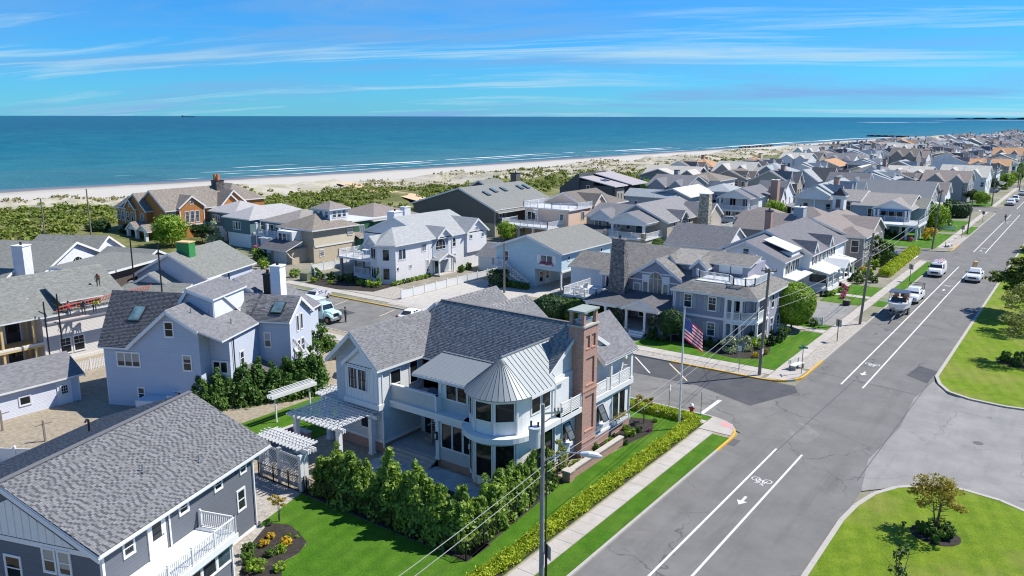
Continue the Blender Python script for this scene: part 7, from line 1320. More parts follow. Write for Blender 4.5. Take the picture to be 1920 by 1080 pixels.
# ------------------------------------------------------------ people: one skinned body each
SKIN = plain('skin', (.45, .28, .20), .6)
def person(label, x, y, z, rz, cloth, legs, pose='stand', group=None, hair=(.03, .02, .015), s=1.0):
    """legs and torso as one surface grown from a skeleton"""
    J = dict(pelvis=(0, 0, .95), waist=(0, 0, 1.12), chest=(0, 0, 1.36), neck=(0, 0, 1.5), head=(0, -.02, 1.64), top=(0, -.01, 1.74), hipL=(.10, 0, .9), kneeL=(.12, -.03, .5), ankL=(.12, .02, .09), toeL=(.13, -.16, .04), hipR=(-.10, 0, .9), kneeR=(-.12, -.02, .5), ankR=(-.12, .04, .09), toeR=(-.13, -.14, .04), shL=(.19, 0, 1.42), elL=(.26, .02, 1.15), wrL=(.27, -.10, .92), fgL=(.26, -.14, .82), shR=(-.19, 0, 1.42), elR=(-.26, .02, 1.15), wrR=(-.27, -.10, .92), fgR=(-.26, -.14, .82))
    if pose == 'bend':
        for k in ('waist', 'chest', 'neck', 'head', 'top', 'shL', 'shR'): X_, Y__, Z_ = J[k]; d = Z_ - .95; J[k] = (X_, Y__ - d * .75, .95 + d * .62)
        for sd_, sg in (('L', 1), ('R', -1)): sx, sy, sz = J['sh' + sd_]; J['el' + sd_] = (sg * .24, sy - .12, sz - .28); J['wr' + sd_] = (sg * .18, sy - .28, sz - .48); J['fg' + sd_] = (sg * .16, sy - .33, sz - .56)
    if pose == 'ride':
        J.update(kneeL=(.13, -.32, .75), ankL=(.12, -.12, .38), toeL=(.12, -.26, .33), kneeR=(-.13, -.22, .62), ankR=(-.12, -.02, .22), toeR=(-.12, -.16, .17))
        for k in ('waist', 'chest', 'neck', 'head', 'top', 'shL', 'shR'): X_, Y__, Z_ = J[k]; d = Z_ - .95; J[k] = (X_, Y__ - d * .45, .95 + d * .88)
        for sd_, sg in (('L', 1), ('R', -1)): J['el' + sd_] = (sg * .26, -.36, 1.12); J['wr' + sd_] = (sg * .24, -.55, 1.05); J['fg' + sd_] = (sg * .22, -.62, 1.03)
    RAD = dict(pelvis=.15, waist=.125, chest=.16, neck=.06, head=.105, top=.08, hipL=.10, kneeL=.065, ankL=.045, toeL=.04, shL=.07, elL=.047, wrL=.034, fgL=.035); EDG = [('pelvis', 'waist'), ('waist', 'chest'), ('chest', 'neck'), ('neck', 'head'), ('head', 'top')] + [(a + q, c + q) for q in 'LR' for a, c in (('hip', 'knee'), ('knee', 'ank'), ('ank', 'toe'), ('sh', 'el'), ('el', 'wr'), ('wr', 'fg'))] + [('pelvis', 'hipL'), ('pelvis', 'hipR'), ('chest', 'shL'), ('chest', 'shR')]
    K = list(J); me = bpy.data.meshes.new('body'); me.from_pydata([J[k] for k in K], [(K.index(a), K.index(c)) for a, c in EDG], []); o = put(me, 'person', None, (x, y, z), rz); md = o.modifiers.new('Skin', 'SKIN')
    for k, v_ in zip(K, me.skin_vertices[0].data): r = RAD.get(k, RAD.get(k[:-1] + 'L', .06)); v_.radius = (r, r); v_.use_root = (k == 'pelvis')
    sb_ = o.modifiers.new('Sub', 'SUBSURF'); sb_.levels = 1; sb_.render_levels = 1
    def f(t, b):
        p = t.new('ShaderNodeTexCoord').outputs['Object']; q = t.new('ShaderNodeSeparateXYZ', i0=p).outputs[2]; hz_ = J['neck'][2]
        t.set(b.inputs['Base Color'], t.mix(t.math('GREATER_THAN', q, hz_), t.mix(t.math('GREATER_THAN', q, .93), c4(legs), c4(cloth)), c4((.45, .28, .20)))); b.inputs['Roughness'].default_value = .8
    me.materials.append(mat('clothes_' + label.replace(' ', '_')[:40], f)); o.scale = (s, s, s); tag(o, label, 'person', group)
    hx, hy, hz2 = J['top']; b = MB(); b.tube([(hx, hy + .02, hz2 - .10), (hx, hy + .01, hz2), (hx, hy, hz2 + .06)], [.118, .105, .05], 10); b.build('hair', plain('hair_%02d' % int(hair[0] * 99), hair, .8), o)
    return o
person('person in dark clothes standing at the front bumper of the mint truck', -70.2, 62.4, 0, R(120), (.02, .03, .035), (.02, .022, .03), s=1.05)
person('worker in a yellow shirt crouching on the roof edge plank', -79.6, 37.9, 4.62, R(90), (.62, .60, .03), (.04, .06, .10), 'bend', 'workers repairing the roof')
person('worker in dark blue clothes bending beside the yellow worker', -79.8, 36.9, 4.62, R(70), (.03, .07, .11), (.05, .05, .06), 'bend', 'workers repairing the roof')
person('worker kneeling up on the roof above the open dormer', -82.4, 39.9, 6.6, R(60), (.25, .14, .08), (.10, .09, .08), 'bend', 'workers repairing the roof')
person('worker in a red shirt at the open dormer', -80.0, 35.6, 4.62, R(80), (.42, .05, .05), (.06, .08, .12), 'stand', 'workers repairing the roof', s=.9)
c = person('cyclist in dark clothes riding in the marked lane', -16.5, 218.5, .1, R(8), (.02, .02, .03), (.35, .22, .16), 'ride')
bk = thing('bicycle', 'dark bicycle ridden along the marked lane', 'bicycle', (-16.5, 218.5, 0), R(8))
for y in (-.55, .5):
    b = MB(); n = 14; b.tube([(0, y + .33 * math.cos(6.283 * i / n), .35 + .33 * math.sin(6.283 * i / n)) for i in range(n + 1)], .025, 5, cap=False); b.build('wheel', RUBBER, bk)
b = MB(); b.tube([(0, -.55, .35), (0, -.42, .95), (0, .12, .9), (0, .5, .35), (0, 0, .32), (0, .12, .9)], .02, 5); b.tube([(0, 0, .32), (0, -.42, .9)], .02, 5); b.bar((-.25, -.5, 1.02), (.25, -.5, 1.02), .03, .03); b.build('frame', BLACK, bk)
# roof jacks, plank and ladder of the repair
g = thing('scaffold_plank', 'long work plank hung along the eave of the house under repair', 'plank', (-79.4, 35.6, 4.4)); b = MB(); b.box(-.3, -2.6, 0, .3, 6.2, .1); b.build('plank', GREYMETAL, g); b = MB(); b.bar((-.1, -2.4, .16), (-.1, 1.6, .16), .5, .08); b.build('sheet_stack', plain('shingle_stack', (.50, .42, .38), .8), g)
g = thing('roof_ladder', 'red extension ladder lying along the eave of the house under repair', 'ladder', (-80.2, 34.6, 5.45), R(-2)); b = MB()
for e in (-.22, .22): b.bar((e, 0, .1 + e), (e, 9.5, .75 + e), .06, .10)
[b.bar((-.22, .3 * i, -.1 + .0205 * i), (.22, .3 * i, .34 + .0205 * i), .04, .04) for i in range(32)]; b.build('rails', plain('red_ladder', (.55, .16, .11), .6), g)
for i, (px_, py_, h) in enumerate(((-78.9, 32.9, 6.8), (-79.0, 34.2, 7.3))):
    g = thing('scaffold_pole', ('black scaffold pole at the corner porch of the house under repair', 'black scaffold pole standing by the paired lower window')[i], 'pole', (px_, py_, 0)); b = MB(); b.cyl(0, 0, 0, h, .07, 8); b.bar((0, 0, h - 1.2), (-1.2, 0, h - 1.1), .08, .08); b.build('pole', BLACK, g)
for i, (x, y, h) in enumerate(((-95.2, 50.5, 9.2), (-88.5, 50.2, 9.4), (-70.9, 47.6, 8.2))):
    g = thing('pole', ('dark bare pole in front of the brown annex', 'dark bare pole before the box roof gable', 'short dark pole behind the lilac grey house')[i], 'pole', (x, y, 0)); b = MB(); b.cyl(0, 0, 0, h, .10, 8, .08); b.build('shaft', BLACK, g)
for i, (x, y, h) in enumerate(((-157.6, 67.5, 9), (-153.5, 74, 10.5))):
    g = thing('pole', ('thin pale pole at the edge of the dune scrub, left one', 'taller thin pale pole at the edge of the dune scrub')[i], 'pole', (x, y, 0)); b = MB(); b.cyl(0, 0, 0, h, .16, 8, .12); b.build('shaft', WOODGREY, g)

# ------------------------------------------------------------ poles and wires
def upole(label, x, y, h, arms=((0, -.5, 1.1),), lean=0.0, m=POLEWOOD, r=.16):
    g = thing('utility_pole', label, 'utility pole', (x, y, 0)); b = MB(); b.tube([(0, 0, -.1), (lean * .5, 0, h * .5), (lean, 0, h)], [r, r * .85, r * .7], 10); b.build('shaft', m, g)
    for ax_, dz, L in arms:
        b = MB(); d = Vector((math.cos(ax_), math.sin(ax_), 0)) * L; b.bar(Vector((lean, 0, h + dz)) - d, Vector((lean, 0, h + dz)) + d, .10, .12); o = b.build('crossarm', m, g)
        for q in (-.9, -.45, .45, .9): b = MB(); p = Vector((lean, 0, h + dz + .06)) + d * q; b.cyl(p.x, p.y, p.z, p.z + .22, .05, 6); b.build('insulator', GREYMETAL, o)
    return g
p1 = upole('tall grey utility pole with transformer drum and street lamp by the near sidewalk', -20.6, 30.75, 10.2, (), 0, plain('grey_pole', (.24, .235, .225), .7, var=.3, scale=3), .135)
b = MB(); b.cyl(-.2, -.42, 8.05, 9.0, .29, 16); b.cyl(-.2, -.42, 9.0, 9.09, .32, 16); o = b.build('transformer', plain('transformer_grey', (.42, .46, .50), .4), p1); b = MB(); b.cyl(-.36, -.5, 9.09, 9.4, .05, 8); b.cyl(-.06, -.32, 9.09, 9.35, .05, 8); b.build('bushing', DARK, o)
b = MB(); b.bar((0, 0, 9.7), (.35, .85, 9.6), .06, .08); b.bar((0, 0, 9.2), (.35, .85, 9.55), .04, .05); b.bar((.2, .75, 9.6), (.5, .95, 9.6), .06, .08); o = b.build('bracket', GREYMETAL, p1)
for q in ((.2, .75), (.35, .85), (.5, .95)): b = MB(); b.cyl(q[0], q[1], 9.6, 9.85, .05, 8); b.build('insulator', plain('insulator_grey', (.33, .33, .34), .4), o)
b = MB(); b.tube([(0, 0, 7.2), (.9, .75, 7.65), (1.55, 1.3, 7.55)], .04, 6); o = b.build('lamp_arm', GREYMETAL, p1); b = MB(); b.tube([(1.45, 1.2, 7.55), (1.75, 1.45, 7.52), (2.1, 1.75, 7.42), (2.3, 1.9, 7.36)], [.09, .17, .16, .05], 10); b.build('lamp_head', plain('lamp_grey', (.48, .52, .56), .4), o)
b = MB(); [b.box(-.22, -.2, z, -.12, .2, z + .5) for z in (6.9, 7.6)]; b.cyl(.1, .22, .5, 8.0, .04, 6); b.build('cable_box', DARK, p1)
p2 = upole('weathered utility pole at the corner kerb in front of the lavender house', -23.6, 71.9, 10.4, ((R(20), -.25, .7),), .25); b = MB(); b.box(.13, -.16, 2.2, .2, .16, 2.7); b.build('notice', WHITE, p2)
p3 = upole('leaning utility pole beside the paver driveway', -20.6, 97.6, 11.0, ((R(5), -2.0, 1.0), (R(80), -2.6, .9)), .55); p4 = upole('utility pole on the corner at the second crossing', -23.3, 163.4, 11, ((0, -.2, .3),), .5); p5 = upole('dark utility pole in the grass strip past the second crossing', -20.8, 189.5, 7.2, ((R(15), -.3, .6),), .3); p6 = upole('utility pole at the third crossing', -22.8, 254, 10.5, ((0, -.2, .3),)); p7 = upole('far utility pole beside the parked cars up the street', -20.5, 308, 11, ((0, -.4, 1.0),)); p8 = upole('farthest utility pole visible up the street', -22.5, 330, 11, ((0, -.4, 1.0),)); p9 = upole('short wooden pole with lamp between blue house and garage wing', -64.5, 86.3, 7.1, ())
def wire(label, a, c, sag=.5, r=.018):
    a, c = Vector(a), Vector(c); pts = [a + (c - a) * t - Vector((0, 0, 4 * sag * t * (1 - t))) for t in [i / 14 for i in range(15)]]; b = MB(a[:2]); b.tube(pts, r, 4, cap=False)
    o = b.build('overhead_wire', plain('cable', (.20, .20, .21), .6), loc=(a[0], a[1], 0)); tag(o, label, 'wire'); return o
wire('upper pale cable from the near pole to the corner utility pole', (-20.6, 30.9, 6.9), (-23.6, 71.9, 6.9), .5, .022); wire('lower pale cable from the near pole to the corner utility pole', (-20.55, 30.9, 6.5), (-23.5, 71.9, 6.5), .6, .022)
wire('cable running off the near pole past the lower frame edge', (-20.6, 30.6, 6.9), (-19.5, 5, 6.6), .4, .022); wire('second cable running off the near pole past the lower frame edge', (-20.55, 30.6, 6.5), (-19.3, 5, 6.2), .4, .022)
wire('cable sagging from the corner pole to the leaning pole', (-23.5, 72, 7.2), (-20.3, 97.6, 8.6), .6, .025); wire('second cable from the corner pole to the leaning pole', (-23.4, 72, 6.4), (-20.3, 97.6, 7.7), .7, .02); wire('cable from the leaning pole up the street', (-20.1, 97.8, 9.0), (-23.2, 163.4, 9.2), .9, .03); wire('second cable from the leaning pole up the street', (-20.1, 97.8, 8.2), (-23.0, 163.4, 8.6), .9, .03)
wire('service wire from the leaning pole to the white porch house', (-20.3, 97.7, 8.2), (-30.9, 119, 5.0), .4, .02); wire('service wire from the corner pole to the lavender house', (-23.5, 72, 8.2), (-27.3, 86, 5.0), .3, .02); wire('cable from the corner crossing pole to the next dark pole', (-22.9, 163.6, 9), (-20.6, 189.5, 6.6), .5, .03)
wire('guy wire with yellow guard at the corner pole', (-23.6, 71.9, 6.8), (-28.9, 69.9 + 1.4, .1), 0, .015)

# ------------------------------------------------------------ flag, signs, hydrant, benches
g = thing('flagpole', 'tall white flagpole at the corner of the clipped hedge', 'flagpole', (-24.1, 55.1, 0)); b = MB(); b.cyl(0, 0, 0, 9.75, .085, 12, .06); b.build('pole', WHITE, g); b = MB(); b.cyl(0, 0, 0, .18, .24, 14); b.build('base', WHITE, g); b = MB(); b.cyl(0, 0, 9.72, 9.9, .10, 8); b.build('finial', GREYMETAL, g)
fl = thing('flag', 'striped flag with blue starred corner hanging from the flagpole', 'flag', (-24.1, 55.1, 0)); nu, nv = 20, 13
fx = math.cos(R(36)); fy = math.sin(R(36)); FL = 2.35; FH = 1.75
def fpt(u, v):
    dr = 1.15 * u ** 1.05; x = .08 + u * 1.45; wob = .20 * math.sin(u * 8 + v * 1.5) * u
    return (x * fx - wob * fy + .0, x * fy + wob * fx, 9.15 - v * FH - dr - .10 * u * (1 - v))
def cloth(name, c):
    def f(t, b):
        b.inputs['Base Color'].default_value = c4(c); b.inputs['Roughness'].default_value = .8; tr = t.new('ShaderNodeBsdfTranslucent'); tr.inputs[0].default_value = c4(c); mx = t.new('ShaderNodeMixShader'); mx.inputs[0].default_value = .5
        t.l.new(b.outputs[0], mx.inputs[1]); t.l.new(tr.outputs[0], mx.inputs[2]); t.l.new(mx.outputs[0], t.n['Material Output'].inputs[0])
    return mat(name, f)
FR = cloth('flag_red', (.62, .012, .04)); FWT = cloth('flag_white', (.72, .70, .70)); FB = cloth('flag_blue', (.02, .04, .24))
for k in range(13):
    b = MB(); u0 = .4 if k < 7 else 0
    for i in range(nu):
        ua, ub = u0 + (1 - u0) * i / nu, u0 + (1 - u0) * (i + 1) / nu; b.face([fpt(ua, (k + 1) / 13), fpt(ub, (k + 1) / 13), fpt(ub, k / 13), fpt(ua, k / 13)])
    b.build('stripe', FR if k % 2 == 0 else FWT, fl)
b = MB()
for i in range(8):
    for j in range(7): b.face([fpt(.4 * i / 8, (j + 1) / 13), fpt(.4 * (i + 1) / 8, (j + 1) / 13), fpt(.4 * (i + 1) / 8, j / 13), fpt(.4 * i / 8, j / 13)])
b.build('canton', FB, fl); b = MB()
for r_ in range(9):
    for c_ in range(6 - r_ % 2):
        u = .4 * (c_ + .5 + .5 * (r_ % 2)) / 6; v = 7 / 13 * (r_ + .5) / 9; C0 = Vector(fpt(u, v)); nx_ = Vector((fy, -fx, 0)) * .008
        for sgn in (1, -1):
            P = [C0 + nx_ * sgn + Vector((fx, fy, -1.1)).normalized() * 0 + Vector((fx * math.cos(a) * q, fy * math.cos(a) * q, math.sin(a) * q)) for a, q in [(R(90 + 36 * i), .045 if i % 2 == 0 else .019) for i in range(10)]]; b.face(P if sgn > 0 else P[::-1])
b.build('stars', FWT, fl)
def sign(label, x, y, h, rz, kind, cat='sign'):
    g = thing('street_sign', label, cat, (x, y, 0), rz); b = MB(); b.box(-.03, -.03, 0, .03, .03, h); b.build('post', DARK if kind == 'back' else GREYMETAL, g); ALU = plain('sign_back', (.36, .35, .33), .5)
    if kind == 'back': b = MB(); b.box(-.38, .031, h - .78, .38, .05, h - .02); b.build('plate', ALU, g)
    elif kind == 'stopback': b = MB(); b.prism([(.37 * math.cos(R(22.5 + 45 * i)), .37 * math.sin(R(22.5 + 45 * i))) for i in range(8)], 0, .02); b.build('plate', ALU, g, (0, .05, h - .3), (R(90), 0, 0))
    elif kind == 'name':
        for q, a in ((0, 0), (.17, R(90))): b = MB(); b.box(-.42, -.012, 0, .42, .012, .16); b.build('name_plate', plain('sign_green', (.01, .22, .20), .5), g, (0, 0, h + q), a)
    else: b = MB(); b.box(-.17, -.06, h - .5, .17, -.031, h); b.build('plate', plain('sign_pale', (.62, .62, .64), .5), g)
    return g
sign('grey back of a square sign on a dark post beside the nearest sidewalk', -20.45, 31.0, 2.6, R(-30), 'back'); sign('grey back of a square sign in the pebble strip near the paver driveway', -20.75, 88.2, 2.6, R(-30), 'back'); sign('green street name sign beside the white bench', -20.5, 74.6, 2.6, R(30), 'name'); sign('pale small sign on a post before the lavender house', -25.6, 71.9, 2.6, R(40), 'small'); sign('thin dark parking post on the grass strip behind the brick chimney', -26.6, 58.6, 2.2, R(100), 'small'); sign('small grey meter post at the crosswalk corner', -23.9, 58.9, 2.1, R(100), 'stopback')
sign('grey back of a square sign on the grass strip near the white van', -20.8, 128.5, 2.7, R(-30), 'back'); sign('grey back of a square sign on a post at the second crossing', -20.9, 182.6, 2.6, R(-30), 'back'); sign('grey back of a square sign on a post before the third crossing', -20.7, 214.5, 2.6, R(-30), 'back')
g = thing('fire_hydrant', 'red fire hydrant with white cap on the corner grass strip', 'hydrant', (-24.65, 58.75, .1)); b = MB(); b.cyl(0, 0, 0, .12, .2, 12); b.cyl(0, 0, .12, .62, .145, 12); b.tube([(-.26, 0, .45), (.26, 0, .45)], .075, 8); b.tube([(0, -.25, .42), (0, 0, .42)], .09, 8); b.build('barrel', REDP, g); b = MB(); b.tube([(0, 0, .62), (0, 0, .72), (0, 0, .84), (0, 0, .88)], [.18, .18, .09, .04], 12); b.build('bonnet', WHITE, g)
def bench(label, x, y, rz):
    g = thing('bench', label, 'bench', (x, y, .11), rz)
    for sx in (-.7, .7): b = MB(); b.bar((sx, -.3, 0), (sx, -.3, .42), .12, .14); b.bar((sx, .25, 0), (sx, .3, .9), .12, .14); b.bar((sx, -.3, .40), (sx, .28, .40), .12, .08); b.build('leg', plain('bench_concrete', (.28, .27, .25), .9), g)
    for i in range(4): b = MB(); b.box(-.95, -.34 + i * .15, .44, .95, -.34 + i * .15 + .13, .49); b.build('seat_slat', OFFWHITE, g)
    for i in range(3): b = MB(); b.bar((-.95, .27 + i * .012, .60 + i * .15), (.95, .27 + i * .012, .60 + i * .15), .05, .13); b.build('back_slat', OFFWHITE, g)
bench('white slatted bench on the corner pavement beneath the green name sign', -21.4, 76.0, R(75)); bench('small white bench on the corner at the second crossing', -21.3, 168.6, R(75))
g = thing('utility_box', 'green utility cabinet by the picket fence end', 'cabinet', (-93.4, 75.6, 0), R(10)); b = MB(); b.box(-.7, -.5, 0, .7, .5, 1.15); b.build('cabinet', plain('olive_box', (.17, .19, .12), .6), g); b = MB(); b.box(-.75, -.55, 1.151, .75, .55, 1.22); b.build('lid', plain('olive_box', (.17, .19, .12), .6), g)
g = thing('planter_box', 'dark square box standing on the paver driveway', 'box', (-24.4, 106.9, .12)); b = MB(); b.box(-.4, -.4, 0, .4, .4, .6); b.build('box', DARK, g); b = MB(); b.box(-.44, -.44, .601, .44, .44, .68); b.build('lid', WOODGREY, g)
for i, (x, y) in enumerate(((-61.3, 24.5), (-66.1, 23.5))):
    g = thing('clothesline_post', ('t-shaped wooden post standing on the pebble yard', 't-shaped wooden post near the shed wall')[i], 'post', (x, y, 0)); b = MB(); b.box(-.06, -.06, 0, .06, .06, 1.75); b.build('post', WOODGREY, g); b = MB(); b.bar((-.1, -.55, 1.4), (.1, .6, 1.5), .06, .06); b.build('crossbar', WOODGREY, g)

# ------------------------------------------------------------ fences
def fence(label, pts, h=1.1, bay=2.4, kind='panel', m=WHITE, name='fence', cat='fence', gap=.0):
    g = thing(name, label, cat, (pts[0][0], pts[0][1], 0)); o = Vector((pts[0][0], pts[0][1], 0)); first = True; pm = {}
    for a, c in zip(pts, pts[1:]):
        a, c = Vector((*a, 0)), Vector((*c, 0)); L = (c - a).length; n = max(1, round(L / bay)); d = (c - a) / n; ang = math.atan2(d.y, d.x); l = d.length
        key = (round(l, 2))
        if key not in pm:
            b = MB()
            if kind == 'panel': b.box(.07, -.03, .08, l - .07, .03, .2); b.box(.07, -.03, h - .1, l - .07, .03, h); k = int(l / .16); [b.box(.07 + (l - .14) * i / k + .004, -.02, .2, .07 + (l - .14) * (i + 1) / k - .004, .02, h - .1) for i in range(k)]
            elif kind == 'picket': b.box(.05, -.02, .2, l - .05, .02, .28); b.box(.05, -.02, h - .35, l - .05, .02, h - .27); k = int(l / .15); [b.box(.05 + .15 * i, -.035, .05, .13 + .15 * i, -.021, h) for i in range(k)]
            else: b.box(.02, -.012, .12, l - .02, .012, .16); b.box(.02, -.012, h - .06, l - .02, .012, h - .02); k = int(l / .12); [b.box(.12 * i + .05, -.009, .05, .12 * i + .068, .009, h) for i in range(k)]
            q = MB(); w = .065 if kind != 'iron' else .03; q.box(-w, -w, 0, w, w, h + .12)
            if kind == 'panel': q.mesh([(-.09, -.09, h + .12), (.09, -.09, h + .12), (.09, .09, h + .12), (-.09, .09, h + .12), (0, 0, h + .26)], [(0, 1, 4), (1, 2, 4), (2, 3, 4), (3, 0, 4), (3, 2, 1, 0)])
            pm[key] = (b.data('panel', [m]), q.data('post', [m]))
        for i in range(n):
            p = a + d * i - o; put(pm[key][0], 'panel', g, (p.x, p.y, 0), ang); put(pm[key][1], 'post', g, (p.x, p.y, 0), ang)
    p = Vector((*pts[-1], 0)) - o; put(list(pm.values())[-1][1], 'post', g, (p.x, p.y, 0), ang)
    return g
fence('white panel fence with capped posts beside the white pebble driveway', [(-73.3, 75.1), (-73.3, 103)], 1.15, 2.3); fence('white panel fence between the cupola house and the silver bay house', [(-92.3, 76.6), (-97.5, 80.2), (-97.5, 97)], 1.25, 2.3)
fence('black iron fence in front of the tall hedge facing the lawn', [(-38.9, 30.65), (-25.4, 30.5), (-26.55, 41.4)], 1.15, 1.9, 'iron', BLACK); fence('black iron gate fence before the lattice screen', [(-43.4, 30.3), (-38.95, 30.5)], 1.15, 1.5, 'iron', BLACK)
fence('white picket fence at the foot of the house under repair', [(-76, 33.0), (-76, 44)], 1.1, 2.2, 'picket'); fence('white fence along the rear yard below the paver driveway', [(-29.5, 94.4), (-24, 94.4)], 1.0, 1.8, 'picket'); fence('white rail fence by the hedge in front of the pediment house side yard', [(-30, 193.6), (-23.5, 193.6)], 1.1, 2.2, 'picket'); fence('white fence section at the left frame edge beside the slate house', [(-60.5, 20.5), (-54, 24.5)], 1.2, 1.8, 'panel'); fence('short white fence behind the garage roofs near the big dark hedge', [(-56.5, 75.5), (-51.5, 77.0)], 1.2, 1.7, 'panel')
fence('white fence round the pool behind the silver bay house', [(-79, 103), (-74, 106)], 1.4, 1.7, 'panel'); fence('long wooden rail fence beside the sand path through the dunes', [(-128, 152.5), (-160, 171), (-183, 178)], 1.0, 3.0, 'picket', WOODGREY)
# ------------------------------------------------------------ planting
# hedge of tall laurels round the corner house's terrace
LAU = [crown(('lau', i), 'laurel', ('column', 'column', 'cone')[i % 3], 2.35 + .3 * (i % 3), (.95, .9, 1.15)[i % 3], .05, 4200, .155, 11 + i, .5) for i in range(6)]; TR1 = trunk_mesh(1.8, .045, .12, 4, 3, .5, 3)
ONES = 'first second third fourth fifth sixth seventh eighth ninth tenth eleventh twelfth thirteenth fourteenth fifteenth sixteenth seventeenth eighteenth nineteenth twentieth'.split()
def nth(i): return ONES[i] if i < 20 else ('twenty-' if i < 29 else 'thirty-') + ONES[(i - 20) % 10] if i != 29 else 'thirtieth'
def hedge_row(pts, step, lab, group, mk, s0=1.0, z=0.0, jit=.25):
    k = 0
    for a, c in zip(pts, pts[1:]):
        a, c = Vector((*a, 0)), Vector((*c, 0)); n = max(1, round((c - a).length / step))
        for i in range(n):
            p = a + (c - a) * ((i + .5) / n); s = s0 * rnd.uniform(.82, 1.18)
            plant('hedge_shrub', lab % nth(k), 'shrub', p.x + rnd.uniform(-jit, jit), p.y + rnd.uniform(-jit, jit), mk[k % len(mk)], TR1, (s, s, s * rnd.uniform(.9, 1.15)), None, group, z); k += 1
hedge_row([(-38.3, 31.6), (-26.1, 31.5)], 1.08, '%s glossy laurel from the lattice screen in the hedge facing the lawn', 'laurels in the hedge facing the lawn', LAU, 1.0)
hedge_row([(-26.5, 32.5), (-27.4, 41.0)], 1.15, '%s glossy laurel from the fence corner in the hedge along the street', 'laurels in the hedge along the street', LAU, .93)
CED = [crown(('ced', i), 'cedar', 'cone', 2.9, 1.2, .1, 3000, .165, 31 + i) for i in range(3)]; TR2 = trunk_mesh(2.2, .09, .05, 5, 5, .5)
for i in range(9):
    t_ = i / 8; plant('evergreen_tree', '%s tall evergreen from the slate roof in the row beside the lilac house' % nth(i), 'tree', -57.6 + 3.9 * t_ + rnd.uniform(-.2, .2), 35.2 + 8.6 * t_ + rnd.uniform(-.2, .2), CED[i % 3], TR2, rnd.uniform(.82, 1.0) + .28 * t_, None, 'evergreens in the row beside the lilac grey house')
# clipped low hedge along the sidewalk: bushes one against the next
PRV = [crown(('prv', i), 'privet', (1.25, .75), .62, .13, .02, 1300, .085, 51 + i) for i in range(3)]
k = 0
for a, c in (((-23.45, 28.5), (-23.45, 57.0)), ((-23.9, 56.95), (-31, 56.95))):
    a, c = Vector((*a, 0)), Vector((*c, 0)); n = round((c - a).length / 1.18)
    for i in range(n):
        p = a + (c - a) * ((i + .5) / n); ang = math.atan2(c.y - a.y, c.x - a.x); plant('hedge_bush', '%s yellow-green clipped bush of the low sidewalk hedge, from the frame edge' % nth(k), 'hedge', p.x, p.y, PRV[k % 3], None, rnd.uniform(.92, 1.08), ang + (R(180) if k % 2 else 0), 'bushes in the low clipped hedge', .08); k += 1
MUL = sheet('planting_bed', rect(-23.95, 28, -22.95, 57.3), .121, MULCH)
BOXH = [crown(('bh', i), 'green', (1.6, 1.1), 1.1, .16, .02, 1300, .12, 61 + i) for i in range(2)]
# beds beside the slate blue house
SH_ = {k: crown(('sm', k), k, 'round', .8, .46, .02, 700, .085, 70 + i) for i, k in enumerate(('green', 'lime', 'yellow', 'dark', 'pink', 'white', 'bronze', 'privet'))}
TUF = crown('tuf', 'lime', 'tuft', .55, .45, .02, 260, .13, 79, .6)
for nm, x, y, k, s, lab in (('s', -35.68, 24.9, 'yellow', .72, 'bright yellow mounded shrub nearest the stone strip in the dark bed'), ('s', -34.75, 25.75, 'yellow', .78, 'bright yellow mounded shrub on the lawn side of the dark bed'), ('s', -36.05, 25.7, 'yellow', .62, 'smallest bright yellow shrub at the top of the dark bed'),
    ('s', -34.5, 24.45, 'green', .75, 'upright green shrub in the middle of the dark bed'), ('s', -35.6, 23.9, 'green', 1.05, 'dark green shrub by the house wall in the dark bed'), ('s', -35.0, 23.3, 'green', .95, 'second dark green shrub by the house wall in the dark bed'), ('s', -33.9, 23.1, 'lime', 1.15, 'broad lime green shrub at the bottom frame edge'), ('s', -32.95, 23.85, 'lime', .8, 'spiky lime green plant at the tip of the dark bed')):
    plant('shrub', lab, 'shrub', x, y, SH_[k], None, (s, s, s * .85))
for i, (x, y) in enumerate(((-34.4, 25.1), (-35.4, 26.4), (-34.9, 26.6))): plant('grass_tuft', ('pale feathery grass tuft in the middle of the dark bed', 'small grass tuft near the top of the dark bed', 'small grass tuft at the lawn edge of the dark bed')[i], 'plant', x, y, TUF, None, (.9, .5, .45)[i])
SAP = crown('sap', 'bronze', 'spread', 1.3, .55, .9, 420, .09, 83); TR3 = trunk_mesh(1.3, .025, .10, 3, 8, .35, 3)
plant('sapling', 'thin young tree with sparse yellowish leaves by the lattice screen', 'tree', -37.25, 27.2, SAP, TR3, 1.0)
# corner garden
plant('small_tree', 'small bronze-leaved tree in the corner bed before the flagpole', 'tree', -26.8, 54.4, crown('ctree', 'bronze', 'spread', 1.7, .8, .9, 700, .10, 84), TR3, 1.05)
for i, (x, y, k, s) in enumerate(((-27.2, 47.6, 'green', .8), (-26.7, 48.9, 'lime', .95), (-26.9, 50.3, 'dark', .9), (-26.4, 51.4, 'lime', .95), (-26.3, 52.6, 'green', .7), (-25.7, 53.3, 'pink', .45), (-26.9, 46.3, 'white', .75), (-27.0, 44.6, 'lime', .7), (-27.3, 43.2, 'green', .95), (-26.0, 49.9, 'dark', .6), (-27.3, 52.4, 'lime', .65), (-26.2, 55.2, 'green', .5))):
    plant('shrub', ('low green shrub beside the brick chimney', 'lime green shrub behind the garden wall end', 'dark green shrub under the flower box window', 'round lime shrub in the corner bed', 'small green shrub in the corner bed', 'tiny pink flowering plant in the corner bed', 'white flowering shrub against the chimney side', 'lime shrub inside the garden wall', 'green shrub at the south end of the garden wall', 'dark low shrub on the lawn side of the bed', 'lime shrub against the corner wall', 'small green shrub by the hedge corner')[i], 'shrub', x, y, SH_[k], None, s)
